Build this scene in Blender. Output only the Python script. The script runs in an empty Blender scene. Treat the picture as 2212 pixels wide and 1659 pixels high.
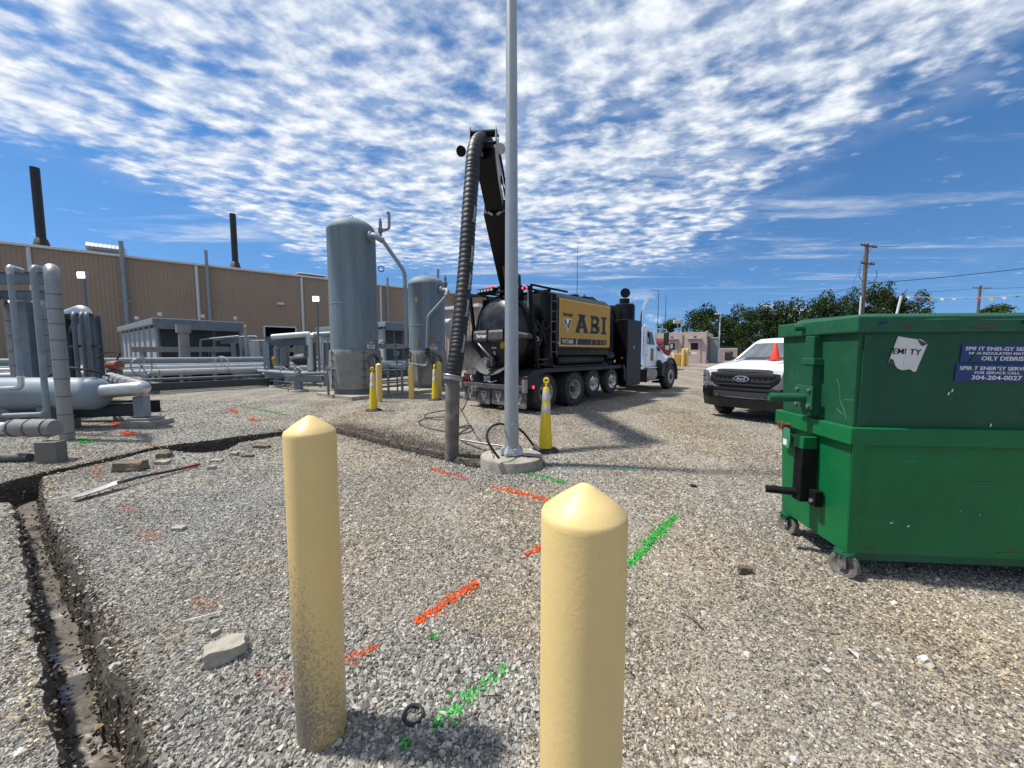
import bpy, bmesh, math, random
import numpy as np
from mathutils import Vector, Matrix, noise
from mathutils.geometry import delaunay_2d_cdt
R = math.radians
rnd = random.Random(11)
NP = np.random.default_rng(5)
scene = bpy.context.scene
COL = scene.collection

# ---------------------------------------------------------------- camera
CAM_H, PITCH, FPX = 1.6, R(4.6), 831.0
cd = bpy.data.cameras.new('camera'); cam = bpy.data.objects.new('camera', cd); COL.objects.link(cam)
cam.location = (0, 0, CAM_H); cam.rotation_euler = (R(90) - PITCH, 0, 0)
cd.sensor_width = 36.0; cd.lens = 36.0 * FPX / 2212.0; cd.clip_start = 0.05; cd.clip_end = 3000
scene.camera = cam
# ---------------------------------------------------------------- sun
SUN_EL, SUN_AZ = R(61), R(276.5)          # azimuth clockwise from +Y
sd = bpy.data.lights.new('sun', 'SUN'); sun = bpy.data.objects.new('sun', sd); COL.objects.link(sun)
sv = Vector((math.sin(SUN_AZ) * math.cos(SUN_EL), math.cos(SUN_AZ) * math.cos(SUN_EL), math.sin(SUN_EL)))
sun.rotation_euler = (-sv).to_track_quat('-Z', 'Y').to_euler(); sun.location = sv * 60
sd.energy = 4.4; sd.angle = R(3.2); sd.color = (1.0, 0.965, 0.9)
# ---------------------------------------------------------------- world: sky with a sheet of high cloud
W = bpy.data.worlds.new('World'); scene.world = W; W.use_nodes = True
nt = W.node_tree; nt.nodes.clear(); L = nt.links.new
def N(t, **k):
    n = nt.nodes.new(t)
    for a, b in k.items(): setattr(n, a, b)
    return n
def MA(op, a, b=None, c=None, clamp=False):
    n = N('ShaderNodeMath', operation=op); n.use_clamp = clamp
    for i, x in enumerate((a, b, c)):
        if x is None: continue
        if isinstance(x, (int, float)): n.inputs[i].default_value = x
        else: L(x, n.inputs[i])
    return n.outputs[0]
def SS(x, lo, hi):
    n = N('ShaderNodeMapRange', interpolation_type='SMOOTHSTEP')
    L(x, n.inputs['Value']); n.inputs['From Min'].default_value = lo; n.inputs['From Max'].default_value = hi
    return n.outputs[0]
sky = N('ShaderNodeTexSky', sky_type='NISHITA', sun_disc=False); sky.sun_elevation = SUN_EL; sky.sun_rotation = SUN_AZ
sky.air_density = 1.0; sky.dust_density = 0.0; sky.ozone_density = 3.0; sky.altitude = 400
tc = N('ShaderNodeTexCoord')
vm = N('ShaderNodeVectorMath', operation='MULTIPLY_ADD'); L(tc.outputs['Generated'], vm.inputs[0]); vm.inputs[1].default_value = (1, 1, .86); vm.inputs[2].default_value = (0, 0, .17)
vn = N('ShaderNodeVectorMath', operation='NORMALIZE'); L(vm.outputs[0], vn.inputs[0]); L(vn.outputs[0], sky.inputs[0])
sx = N('ShaderNodeSeparateXYZ'); L(tc.outputs['Generated'], sx.inputs[0])
zc = MA('MAXIMUM', sx.outputs[2], 0.03)
PX, PY = MA('DIVIDE', sx.outputs[0], zc), MA('DIVIDE', sx.outputs[1], zc)
cp = N('ShaderNodeCombineXYZ'); L(PX, cp.inputs[0]); L(PY, cp.inputs[1])
def noise_on(rot, sc, scale, detail=4.0, rough=0.55, off=(0, 0, 0), dist=0.0):
    m = N('ShaderNodeMapping'); L(cp.outputs[0], m.inputs[0])
    m.inputs['Rotation'].default_value = (0, 0, R(rot)); m.inputs['Scale'].default_value = sc; m.inputs['Location'].default_value = off
    n = N('ShaderNodeTexNoise', noise_dimensions='2D'); L(m.outputs[0], n.inputs['Vector'])
    n.inputs['Scale'].default_value = scale; n.inputs['Detail'].default_value = detail; n.inputs['Roughness'].default_value = rough
    n.inputs['Distortion'].default_value = dist
    return n.outputs['Fac']
puff = noise_on(24, (1.0, 1.25, 1), 8.2, 6, .55, (3.1, 1.7, 0), .05)
mid = noise_on(40, (1.0, 1.35, 1), 2.4, 4, .55, (8.2, 4.4, 0))
big = noise_on(10, (1.0, .55, 1), .8, 3, .5, (2.2, 9.1, 0))
puf2 = noise_on(58, (1.0, 1.3, 1), 4.3, 5, .55, (6.4, 2.2, 0), .1)
n1 = MA('ADD', MA('ADD', MA('MULTIPLY', puff, .34), MA('MULTIPLY', puf2, .32)), MA('MULTIPLY', mid, .34))
# the sheet: a broad street of cloud running away from the camera, ragged at its sides and far end
side = MA('ABSOLUTE', MA('ADD', PX, .22))
side = MA('ADD', side, MA('MULTIPLY', MA('SUBTRACT', big, .5), 1.6))
inside = MA('SUBTRACT', 1.0, SS(side, 1.55, 2.45))
farend = MA('SUBTRACT', 1.0, SS(MA('ADD', PY, MA('MULTIPLY', MA('SUBTRACT', mid, .5), 2.4)), 3.9, 5.4))
mask = MA('MULTIPLY', inside, farend)
thr = MA('SUBTRACT', .68, MA('MULTIPLY', mask, .225))
dens = SS(MA('SUBTRACT', n1, thr), -.11, .17)
# thin veil around the puffs inside the sheet
veil = MA('MULTIPLY', MA('MULTIPLY', mask, SS(mid, .34, .66)), .36)
dens = MA('MULTIPLY', MA('MAXIMUM', dens, veil), SS(zc, .05, .13))
# long thin streaks outside it
st = noise_on(-62, (.35, 1.3, 1), 1.2, 5, .6, (5.5, 2.6, 0), .3)
streak = MA('MULTIPLY', MA('MULTIPLY', SS(st, .52, .78), SS(zc, .05, .2)), .6)
dens = MA('MAXIMUM', dens, streak)
# small heaped clouds just over the horizon
cu = N('ShaderNodeTexNoise'); mcu = N('ShaderNodeMapping'); L(tc.outputs['Generated'], mcu.inputs[0]); L(mcu.outputs[0], cu.inputs[0])
mcu.inputs['Scale'].default_value = (1, 1, 1.7); cu.inputs['Scale'].default_value = 9; cu.inputs['Detail'].default_value = 6
hz = MA('MULTIPLY', SS(zc, .031, .07), MA('SUBTRACT', 1.0, SS(zc, .09, .17)))
dens = MA('MAXIMUM', dens, MA('MULTIPLY', SS(cu.outputs['Fac'], .56, .66), MA('MULTIPLY', hz, .85)))
shade = SS(puff, .35, .75)
cm = N('ShaderNodeMix', data_type='RGBA'); L(shade, cm.inputs[0])
cm.inputs[6].default_value = (5.4, 6.0, 6.9, 1); cm.inputs[7].default_value = (7.7, 8.0, 8.3, 1)
hsv = N('ShaderNodeHueSaturation'); hsv.inputs['Saturation'].default_value = 1.22; hsv.inputs['Value'].default_value = 1.12; L(sky.outputs[0], hsv.inputs['Color'])
mx = N('ShaderNodeMix', data_type='RGBA'); L(dens, mx.inputs[0]); L(hsv.outputs[0], mx.inputs[6]); L(cm.outputs[2], mx.inputs[7])
bg = N('ShaderNodeBackground'); L(mx.outputs[2], bg.inputs[0]); bg.inputs[1].default_value = 0.1
wo = N('ShaderNodeOutputWorld'); L(bg.outputs[0], wo.inputs[0])
# ---------------------------------------------------------------- exposure
vs = scene.view_settings; vs.view_transform = 'Standard'; vs.look = 'None'; vs.exposure = 0.36; vs.gamma = 1.0; vs.use_curve_mapping = False

# ================================================================ helpers
def ray(u, v):
    a, b = (u - 1106) / FPX, (829.5 - v) / FPX
    return Vector((a, math.cos(PITCH) + b * math.sin(PITCH), -math.sin(PITCH) + b * math.cos(PITCH)))
def G(u, v, z=0.0):                     # ground point seen at (u, v) of the photograph
    d = ray(u, v); t = (z - CAM_H) / d.z; return Vector((d.x * t, d.y * t, z))
def P(u, v, Y):                         # point at depth Y
    d = ray(u, v); t = Y / d.y; return Vector((d.x * t, Y, CAM_H + d.z * t))
def gz(x, y):                           # the ground's height
    a = np.clip((np.asarray(y, float) - 18.5) / 18.0, 0, 1)
    far = .64 * a * a * (3 - 2 * a)
    near = np.clip(1 - np.hypot(x, np.asarray(y, float)) / 16.0, 0, 1)
    und = .010 * np.sin(2.3 * np.asarray(x) + .9 * np.asarray(y)) + .008 * np.sin(1.7 * np.asarray(y) - 2.1 * np.asarray(x) + 1.3) + .005 * np.sin(5.3 * np.asarray(x) + 4.1 * np.asarray(y))
    return far + und * near
def gzf(x, y): return float(gz(x, y))

MW = {}
def tag(o, label=None, cat=None, group=None, kind=None):
    if label: o['label'] = label
    if cat: o['category'] = cat
    if group: o['group'] = group
    if kind: o['kind'] = kind
    return o
def thing(name, label, cat, loc=(0, 0, 0), rz=0.0, group=None):
    o = bpy.data.objects.new(name, None); COL.objects.link(o); o.empty_display_size = .2
    o.location = loc; o.rotation_euler = (0, 0, rz); tag(o, label, cat, group)
    MW[o.name] = Matrix.Translation(Vector(loc)) @ Matrix.Rotation(rz, 4, 'Z'); return o
def copy_tree(o, parent=None):
    c = o.copy(); COL.objects.link(c); c.parent = parent
    for ch in o.children: copy_tree(ch, c)
    return c
def frame_of(d):
    d = Vector(d).normalized(); up = Vector((0, 0, 1)) if abs(d.z) < .95 else Vector((0, 1, 0))
    s = up.cross(d).normalized(); return s, d.cross(s).normalized(), d
class MB:
    def __init__(s): s.v = []; s.f = []
    def add(s, vs, fs):
        b = len(s.v); s.v += [Vector(q) for q in vs]; s.f += [[i + b for i in f] for f in fs]; return s
    def box(s, c, sz, rz=0.0, M=None, tap=1.0):
        c = Vector(c); h = [q / 2 for q in sz]; m = Matrix.Rotation(rz, 3, 'Z') if M is None else M
        vs = []
        for z in (-1, 1):
            k = tap if z > 0 else 1.0
            for x, y in ((-1, -1), (1, -1), (1, 1), (-1, 1)): vs.append(c + m @ Vector((x * h[0] * k, y * h[1] * k, z * h[2])))
        return s.add(vs, [[3, 2, 1, 0], [4, 5, 6, 7], [0, 1, 5, 4], [1, 2, 6, 5], [2, 3, 7, 6], [3, 0, 4, 7]])
    def bb(s, x0, x1, y0, y1, z0, z1): return s.box(((x0 + x1) / 2, (y0 + y1) / 2, (z0 + z1) / 2), (x1 - x0, y1 - y0, z1 - z0))
    def beam(s, p0, p1, w, h):
        p0, p1 = Vector(p0), Vector(p1); a, b, d = frame_of(p1 - p0)
        return s.box((p0 + p1) / 2, (w, h, (p1 - p0).length), M=Matrix((a, b, d)).transposed())
    def ibeam(s, p0, p1, h, w, t=.012):
        p0, p1 = Vector(p0), Vector(p1); a, b, d = frame_of(p1 - p0)
        m = Matrix((a, b, d)).transposed(); c = (p0 + p1) / 2; n = (p1 - p0).length
        s.box(c + b * (h / 2 - t / 2), (w, t, n), M=m); s.box(c - b * (h / 2 - t / 2), (w, t, n), M=m)
        return s.box(c, (t, h - 2 * t - .002, n - .002), M=m)
    def loft(s, rings, caps=True, closed=True):
        n = len(rings[0]); b = len(s.v)
        for r in rings: s.v += [Vector(q) for q in r]
        for i in range(len(rings) - 1):
            for j in range(n if closed else n - 1):
                k = (j + 1) % n; s.f.append([b + i * n + j, b + i * n + k, b + (i + 1) * n + k, b + (i + 1) * n + j])
        if caps:
            s.f.append([b + j for j in reversed(range(n))]); s.f.append([b + (len(rings) - 1) * n + j for j in range(n)])
        return s
    def tube(s, pts, r, n=10, caps=True):
        pts = [Vector(q) for q in pts]; rr = r if isinstance(r, (list, tuple)) else [r] * len(pts)
        a, b, d = frame_of(pts[1] - pts[0]); rings = []
        for i, q in enumerate(pts):
            t = (pts[min(i + 1, len(pts) - 1)] - pts[max(i - 1, 0)]).normalized()
            a = (a - t * a.dot(t)).normalized(); b = t.cross(a)
            rings.append([q + (a * math.cos(2 * math.pi * j / n) + b * math.sin(2 * math.pi * j / n)) * rr[i] for j in range(n)])
        return s.loft(rings, caps)
    def cyl(s, p0, p1, r0, r1=None, n=16, caps=True): return s.tube([p0, p1], [r0, r0 if r1 is None else r1], n, caps)
    def lathe(s, prof, o=(0, 0, 0), axis=(0, 0, 1), n=24, a0=0.0, a1=None, caps=False):
        o = Vector(o); a, b, d = frame_of(axis); full = a1 is None; m = n if full else n + 1
        rings = [[o + d * z + (a * math.cos(t) + b * math.sin(t)) * max(r, 1e-4) for t in [(2 * math.pi * j / n if full else a0 + (a1 - a0) * j / n) for j in range(m)]] for r, z in prof]
        return s.loft(rings, caps, full)
    def prism(s, poly, M, t):          # polygon in the xy plane of M, extruded t along its z
        n = len(poly); lo = [M @ Vector((x, y, 0)) for x, y in poly]; hi = [M @ Vector((x, y, t)) for x, y in poly]
        return s.add(lo + hi, [list(reversed(range(n))), list(range(n, 2 * n))] + [[i, (i + 1) % n, n + (i + 1) % n, n + i] for i in range(n)])
    def ball(s, c, r, n=10, sq=(1, 1, 1)):
        c = Vector(c); rings = []
        for i in range(n // 2 + 1):
            t = math.pi * i / (n // 2); k = max(math.sin(t), 1e-3)
            rings.append([c + Vector((math.cos(2 * math.pi * j / n) * k * r * sq[0], math.sin(2 * math.pi * j / n) * k * r * sq[1], -math.cos(t) * r * sq[2])) for j in range(n)])
        return s.loft(rings, True)
    def torus(s, c, axis, r0, r1, n=24, m=8, a0=0, a1=None):
        c = Vector(c); a, b, d = frame_of(axis); a1v = 2 * math.pi if a1 is None else a1
        k = n if a1 is None else n + 1; pts = []
        rings = []
        for i in range(k):
            t = a0 + (a1v - a0) * i / n; e = a * math.cos(t) + b * math.sin(t)
            rings.append([c + e * (r0 + r1 * math.cos(2 * math.pi * j / m)) + d * r1 * math.sin(2 * math.pi * j / m) for j in range(m)])
        if a1 is None: rings.append(rings[0])
        return s.loft(rings, a1 is not None)
    def build(s, name, mat, parent=None, w=False, smooth=None, bevel=0.0, seg=2, label=None, cat=None, group=None, kind=None):
        vs = s.v; loc = Vector((0, 0, 0))
        if parent is not None and w:
            inv = MW[parent.name].inverted(); vs = [inv @ q for q in vs]
        elif parent is None and kind not in ('structure', 'stuff'):
            xs = [q.x for q in vs]; ys = [q.y for q in vs]
            loc = Vector(((min(xs) + max(xs)) / 2, (min(ys) + max(ys)) / 2, min(q.z for q in vs))); vs = [q - loc for q in vs]
        me = bpy.data.meshes.new(name); me.from_pydata([tuple(q) for q in vs], [], s.f); me.update()
        o = bpy.data.objects.new(name, me); COL.objects.link(o); o.location = loc
        if parent is not None: o.parent = parent; MW[o.name] = MW.get(parent.name, Matrix())
        else: MW[o.name] = Matrix.Translation(loc)
        me.materials.append(MATS[mat] if isinstance(mat, str) else mat)
        if smooth is not None:
            bm = bmesh.new(); bm.from_mesh(me); bmesh.ops.recalc_face_normals(bm, faces=bm.faces); ang = R(smooth)
            for f in bm.faces: f.smooth = True
            for e in bm.edges: e.smooth = len(e.link_faces) == 2 and e.calc_face_angle(0) < ang
            bm.to_mesh(me); bm.free()
        if bevel:
            md = o.modifiers.new('bevel', 'BEVEL'); md.width = bevel; md.segments = seg; md.limit_method = 'ANGLE'; md.angle_limit = R(40)
        tag(o, label, cat, group, kind); return o
def bend(pts, rad=.1, seg=6):           # a polyline with rounded corners
    pts = [Vector(q) for q in pts]; out = [pts[0]]
    for i in range(1, len(pts) - 1):
        a, b, c = pts[i - 1], pts[i], pts[i + 1]; d0, d1 = (a - b), (c - b)
        k = min(rad, d0.length * .49, d1.length * .49); p0, p1 = b + d0.normalized() * k, b + d1.normalized() * k
        for j in range(seg + 1):
            t = j / seg; out.append(p0 * (1 - t) ** 2 + b * 2 * t * (1 - t) + p1 * t * t)
    return out + [pts[-1]]
def spline(pts, n=8):                   # Catmull-Rom through the points
    pts = [Vector(q) for q in pts]; q = [pts[0] * 2 - pts[1]] + pts + [pts[-1] * 2 - pts[-2]]; out = []
    for i in range(1, len(q) - 2):
        for j in range(n):
            t = j / n; a, b, c, d = q[i - 1], q[i], q[i + 1], q[i + 2]
            out.append(.5 * ((2 * b) + (c - a) * t + (2 * a - 5 * b + 4 * c - d) * t * t + (3 * b - a - 3 * c + d) * t ** 3))
    return out + [pts[-1]]
def basis(o, x, y):                     # matrix with given x and y axes
    x = Vector(x).normalized(); y = Vector(y); y = (y - x * y.dot(x)).normalized(); z = x.cross(y)
    m = Matrix((x, y, z)).transposed().to_4x4(); m.translation = Vector(o); return m
def text(s, mat, parent, M, w=None, h=None, bold=0.0, shear=0.0, w_=False, name='lettering', t=.0015, spacing=1.0):
    c = bpy.data.curves.new('t', 'FONT'); c.body = s; c.align_x = 'CENTER'; c.align_y = 'CENTER'; c.offset = bold; c.shear = shear; c.extrude = .01; c.space_character = spacing
    c.resolution_u = 3
    o = bpy.data.objects.new('t', c); COL.objects.link(o); dg = bpy.context.evaluated_depsgraph_get()
    me = bpy.data.meshes.new_from_object(o.evaluated_get(dg)); bpy.data.objects.remove(o); bpy.data.curves.remove(c)
    n = len(me.vertices); co = np.zeros(n * 3, np.float32); me.vertices.foreach_get('co', co); co = co.reshape(-1, 3)
    lo, hi = co.min(0), co.max(0); sz = hi - lo
    sx = (w / sz[0]) if w else (h / sz[1]); sy = (h / sz[1]) if h else sx
    MM = M
    if w_: MM = MW[parent.name].inverted() @ M
    for i, v in enumerate(me.vertices):
        q = co[i]; v.co = MM @ Vector(((q[0] - (lo[0] + hi[0]) / 2) * sx, (q[1] - (lo[1] + hi[1]) / 2) * sy, t if q[2] > 0 else -t * .3))
    me.name = name; ob = bpy.data.objects.new(name, me); COL.objects.link(ob); me.materials.clear(); me.materials.append(MATS[mat]); ob.parent = parent
    return ob

# ================================================================ materials
MATS = {}
def mat(name, col, rough=.5, metal=0.0, var=.12, vs=6.0, bump=0.0, bs=60.0, dirt=None, streak=False, spec=.5, emit=None, trans=0.0, coat=0.0):
    m = bpy.data.materials.new(name); m.use_nodes = True; MATS[name] = m; t = m.node_tree; l = t.links.new; b = t.nodes['Principled BSDF']
    b.inputs['Roughness'].default_value = rough; b.inputs['Metallic'].default_value = metal; b.inputs['Specular IOR Level'].default_value = spec
    if coat: b.inputs['Coat Weight'].default_value = coat; b.inputs['Coat Roughness'].default_value = .08
    if trans: b.inputs['Transmission Weight'].default_value = trans
    c4 = (*col, 1)
    if emit: b.inputs['Emission Color'].default_value = (*emit[0], 1); b.inputs['Emission Strength'].default_value = emit[1]
    tcn = t.nodes.new('ShaderNodeTexCoord'); mp = t.nodes.new('ShaderNodeMapping'); l(tcn.outputs['Object'], mp.inputs[0])
    if streak: mp.inputs['Scale'].default_value = (1, 1, .08)
    n1 = t.nodes.new('ShaderNodeTexNoise'); l(mp.outputs[0], n1.inputs[0]); n1.inputs['Scale'].default_value = vs; n1.inputs['Detail'].default_value = 7; n1.inputs['Roughness'].default_value = .65
    mr = t.nodes.new('ShaderNodeMapRange'); l(n1.outputs['Fac'], mr.inputs[0]); mr.inputs[1].default_value = .3; mr.inputs[2].default_value = .7; mr.inputs[3].default_value = 1 - var; mr.inputs[4].default_value = 1 + var
    mu = t.nodes.new('ShaderNodeMix'); mu.data_type = 'RGBA'; mu.blend_type = 'MULTIPLY'; mu.inputs[0].default_value = 1; mu.inputs[6].default_value = c4; l(mr.outputs[0], mu.inputs[7])
    out = mu.outputs[2]
    if dirt:                             # (colour, lower edge, upper edge, scale)
        n2 = t.nodes.new('ShaderNodeTexNoise'); l(mp.outputs[0], n2.inputs[0]); n2.inputs['Scale'].default_value = dirt[3]; n2.inputs['Detail'].default_value = 8; n2.inputs['Roughness'].default_value = .7
        m2 = t.nodes.new('ShaderNodeMapRange'); l(n2.outputs['Fac'], m2.inputs[0]); m2.inputs[1].default_value = dirt[1]; m2.inputs[2].default_value = dirt[2]
        d = t.nodes.new('ShaderNodeMix'); d.data_type = 'RGBA'; l(m2.outputs[0], d.inputs[0]); l(out, d.inputs[6]); d.inputs[7].default_value = (*dirt[0], 1); out = d.outputs[2]
        m3 = t.nodes.new('ShaderNodeMapRange'); l(m2.outputs[0], m3.inputs[0]); m3.inputs[3].default_value = rough; m3.inputs[4].default_value = max(rough, .75); l(m3.outputs[0], b.inputs['Roughness'])
    l(out, b.inputs['Base Color'])
    if bump:
        n3 = t.nodes.new('ShaderNodeTexNoise'); l(tcn.outputs['Object'], n3.inputs[0]); n3.inputs['Scale'].default_value = bs; n3.inputs['Detail'].default_value = 5
        bp = t.nodes.new('ShaderNodeBump'); l(n3.outputs['Fac'], bp.inputs['Height']); bp.inputs['Strength'].default_value = bump; bp.inputs['Distance'].default_value = .02; l(bp.outputs[0], b.inputs['Normal'])
    return m
def island_mat(name, stops, rough=.9, macro=None, trl=0.0, tint=0.0):   # colour picked stone by stone / leaf by leaf
    m = bpy.data.materials.new(name); m.use_nodes = True; MATS[name] = m; t = m.node_tree; l = t.links.new; b = t.nodes['Principled BSDF']
    b.inputs['Roughness'].default_value = rough; b.inputs['Specular IOR Level'].default_value = .25
    g = t.nodes.new('ShaderNodeNewGeometry'); r = t.nodes.new('ShaderNodeValToRGB'); l(g.outputs['Random Per Island'], r.inputs[0]); e = r.color_ramp.elements
    while len(e) < len(stops): e.new(.5)
    for q, (p_, c) in zip(e, stops): q.position = p_; q.color = (*c, 1)
    n = t.nodes.new('ShaderNodeTexNoise'); l(g.outputs['Position'], n.inputs[0]); n.inputs['Scale'].default_value = (macro or 1.0); n.inputs['Detail'].default_value = 4
    mr = t.nodes.new('ShaderNodeMapRange'); l(n.outputs['Fac'], mr.inputs[0]); mr.inputs[1].default_value = .3; mr.inputs[2].default_value = .7; mr.inputs[3].default_value = .8; mr.inputs[4].default_value = 1.15
    mu = t.nodes.new('ShaderNodeMix'); mu.data_type = 'RGBA'; mu.blend_type = 'MULTIPLY'; mu.inputs[0].default_value = 1; l(r.outputs[0], mu.inputs[6]); l(mr.outputs[0], mu.inputs[7]); l(mu.outputs[2], b.inputs['Base Color'])
    if tint:                             # warmer fines-stained stones in some places, cleaner grey in others
        n2 = t.nodes.new('ShaderNodeTexNoise'); l(g.outputs['Position'], n2.inputs[0]); n2.inputs['Scale'].default_value = tint; n2.inputs['Detail'].default_value = 5
        m2 = t.nodes.new('ShaderNodeMapRange'); l(n2.outputs['Fac'], m2.inputs[0]); m2.inputs[1].default_value = .38; m2.inputs[2].default_value = .62
        x2 = t.nodes.new('ShaderNodeMix'); x2.data_type = 'RGBA'; l(m2.outputs[0], x2.inputs[0]); x2.inputs[6].default_value = (.97, .98, 1.0, 1); x2.inputs[7].default_value = (1.12, 1.0, .82, 1)
        x3 = t.nodes.new('ShaderNodeMix'); x3.data_type = 'RGBA'; x3.blend_type = 'MULTIPLY'; x3.inputs[0].default_value = 1; l(mu.outputs[2], x3.inputs[6]); l(x2.outputs[2], x3.inputs[7]); l(x3.outputs[2], b.inputs['Base Color'])
    if trl:
        tr = t.nodes.new('ShaderNodeBsdfTranslucent'); l(mu.outputs[2], tr.inputs[0]); ms = t.nodes.new('ShaderNodeMixShader'); ms.inputs[0].default_value = trl
        l(b.outputs[0], ms.inputs[1]); l(tr.outputs[0], ms.inputs[2]); l(ms.outputs[0], t.nodes['Material Output'].inputs[0])
    return m
GREY = (.20, .215, .22)
mat('bollard_plastic', (.75, .54, .225), .45, var=.05, vs=3, bump=.05, bs=90, dirt=((.42, .33, .19), .63, .78, 26))
mat('far_bollard_plastic', (.74, .50, .16), .5, var=.06, vs=5)
mat('galvanised', (.34, .36, .37), .42, .35, var=.07, vs=9, bump=.03, bs=150)
mat('cast_base', (.40, .42, .44), .45, .3, var=.1, vs=12)
mat('concrete', (.33, .30, .25), .92, var=.2, vs=7, bump=.35, bs=70, dirt=((.17, .15, .12), .52, .72, 5))
mat('concrete_dark', (.20, .185, .16), .92, var=.2, vs=9, bump=.3, bs=80)
mat('cone_yellow', (.80, .56, .015), .5, var=.1, vs=8, dirt=((.45, .33, .06), .58, .75, 14))
mat('reflective', (.52, .50, .43), .35, var=.12, vs=14)
mat('rubber', (.018, .018, .018), .75, var=.3, vs=20, bump=.2, bs=90)
mat('tyre', (.032, .031, .030), .85, var=.25, vs=10, dirt=((.13, .12, .10), .52, .78, 6))
mat('rim_steel', (.46, .44, .40), .6, .2, var=.2, vs=8, dirt=((.12, .11, .1), .5, .7, 9))
mat('alloy', (.78, .78, .78), .16, 1.0, var=.05, vs=9)
mat('chrome', (.80, .80, .80), .1, 1.0, var=.03)
mat('hub_dark', (.03, .03, .03), .5, var=.2)
mat('dark_gloss', (.005, .0053, .006), .36, var=.3, vs=3, spec=.22, dirt=((.017, .016, .015), .58, .85, 4))
mat('dark_matt', (.006, .006, .0065), .6, var=.3, vs=6, spec=.2, dirt=((.022, .021, .018), .57, .85, 5))
mat('dark_door', (.012, .0125, .014), .34, var=.4, vs=3, spec=.4, dirt=((.06, .056, .05), .5, .85, 3))
mat('dusty_grey', (.06, .06, .06), .6, var=.25, vs=6, dirt=((.14, .132, .118), .5, .75, 7))
mat('mid_grey', (.024, .026, .029), .5, var=.15, vs=6, spec=.3, dirt=((.055, .053, .048), .57, .85, 5))
mat('steel', (.34, .335, .32), .4, .7, var=.2, vs=12, dirt=((.17, .145, .11), .55, .75, 9))
mat('sign_yellow', (.47, .25, .014), .42, var=.06, vs=3, dirt=((.33, .22, .06), .62, .85, 5))
mat('sign_yellow_edge', (.66, .42, .08), .45, var=.05)
mat('ink', (.006, .006, .008), .5, var=.1)
mat('ink_green', (.008, .05, .033), .5, var=.1)
mat('white_ink', (.75, .75, .74), .5, var=.05)
mat('worn_ink', (.42, .42, .41), .6, var=.3, vs=40)
mat('flap', (.085, .082, .072), .8, var=.25, vs=9, dirt=((.22, .205, .175), .45, .75, 8))
mat('plate', (.55, .62, .70), .45, var=.08)
mat('red_lens', (.22, .012, .015), .2, var=.1)
mat('red_glow', (.6, .02, .03), .3, emit=((1, .05, .08), 1.6))
mat('white_lens', (.75, .75, .74), .2, var=.1)
mat('amber', (.65, .24, .02), .25, var=.1)
mat('glass_dark', (.012, .015, .018), .05, var=.2, spec=.8)
mat('white_paint', (.80, .81, .82), .3, var=.02, vs=3, coat=.6)
mat('windscreen', (.10, .115, .12), .05, var=.35, vs=2.2, spec=.8)
mat('black_plastic', (.016, .016, .017), .5, var=.2, vs=9)
mat('lamp_glass', (.15, .16, .17), .1, .2, var=.5, vs=25)
mat('badge_blue', (.01, .02, .07), .2, var=.1)
mat('cone_red', (.72, .045, .025), .5, var=.08, vs=9)
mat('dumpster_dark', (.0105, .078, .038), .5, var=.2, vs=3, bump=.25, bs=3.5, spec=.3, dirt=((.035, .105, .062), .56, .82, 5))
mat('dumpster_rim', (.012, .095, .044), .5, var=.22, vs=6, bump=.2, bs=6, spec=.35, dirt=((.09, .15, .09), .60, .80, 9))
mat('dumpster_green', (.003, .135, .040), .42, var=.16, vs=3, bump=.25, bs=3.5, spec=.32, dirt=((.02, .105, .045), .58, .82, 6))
mat('scratch', (.10, .24, .15), .7, var=.25, vs=30)
mat('rust', (.13, .055, .025), .85, var=.4, vs=20, bump=.2, bs=60)
mat('caster_tread', (.16, .145, .12), .8, var=.25, vs=14)
mat('sticker_white', (.66, .65, .62), .6, var=.08, vs=10, dirt=((.35, .32, .27), .62, .8, 12))
mat('sticker_brown', (.08, .06, .045), .8, var=.3, vs=30)
mat('sticker_blue', (.009, .035, .165), .5, var=.08)
mat('sticker_green', (.04, .22, .12), .5, var=.08)
mat('pipe_grey', (.225, .26, .285), .48, .0, var=.12, vs=5, dirt=((.135, .145, .15), .55, .8, 3))
mat('pipe_dark', (.13, .145, .155), .5, var=.15, vs=5)
mat('steel_blue', (.145, .175, .20), .5, var=.15, vs=4, dirt=((.085, .095, .10), .55, .8, 3))
mat('jacket', (.56, .56, .55), .33, .85, var=.12, vs=4, bump=.05, bs=25, dirt=((.30, .28, .25), .52, .8, 3))
mat('jacket_dull', (.30, .295, .285), .42, .6, var=.16, vs=4, bump=.06, bs=22, dirt=((.24, .21, .18), .5, .8, 4), streak=False)
mat('band', (.12, .12, .12), .5, .4, var=.1)
mat('vessel', (.225, .27, .305), .45, var=.08, vs=2, bump=.03, bs=120, dirt=((.03, .035, .038), .62, .8, 2.5))
mat('tank_paint', (.15, .195, .225), .62, var=.13, vs=3.0, streak=True, bump=.02, bs=200, dirt=((.245, .29, .31), .5, .75, 3.2))
mat('tank_stain', (.30, .20, .09), .8, var=.3, vs=14)
mat('wrap', (.225, .22, .205), .8, var=.14, vs=3, bump=.5, bs=7, dirt=((.14, .135, .125), .55, .8, 4))
mat('siding_tan', (.30, .215, .152), .6, var=.05, vs=1.0, dirt=((.25, .18, .13), .5, .8, .5))
mat('siding_pale', (.40, .315, .25), .6, var=.06, vs=1.2)
mat('trim_white', (.58, .58, .56), .5, var=.08, vs=4)
mat('roof_grey', (.36, .37, .37), .5, .3, var=.1)
mat('stack_black', (.016, .015, .013), .6, var=.3, vs=2)
mat('opening_dark', (.008, .008, .010), .8, var=.2)
mat('cooler_dark', (.035, .045, .05), .55, var=.15, vs=2)
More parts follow.
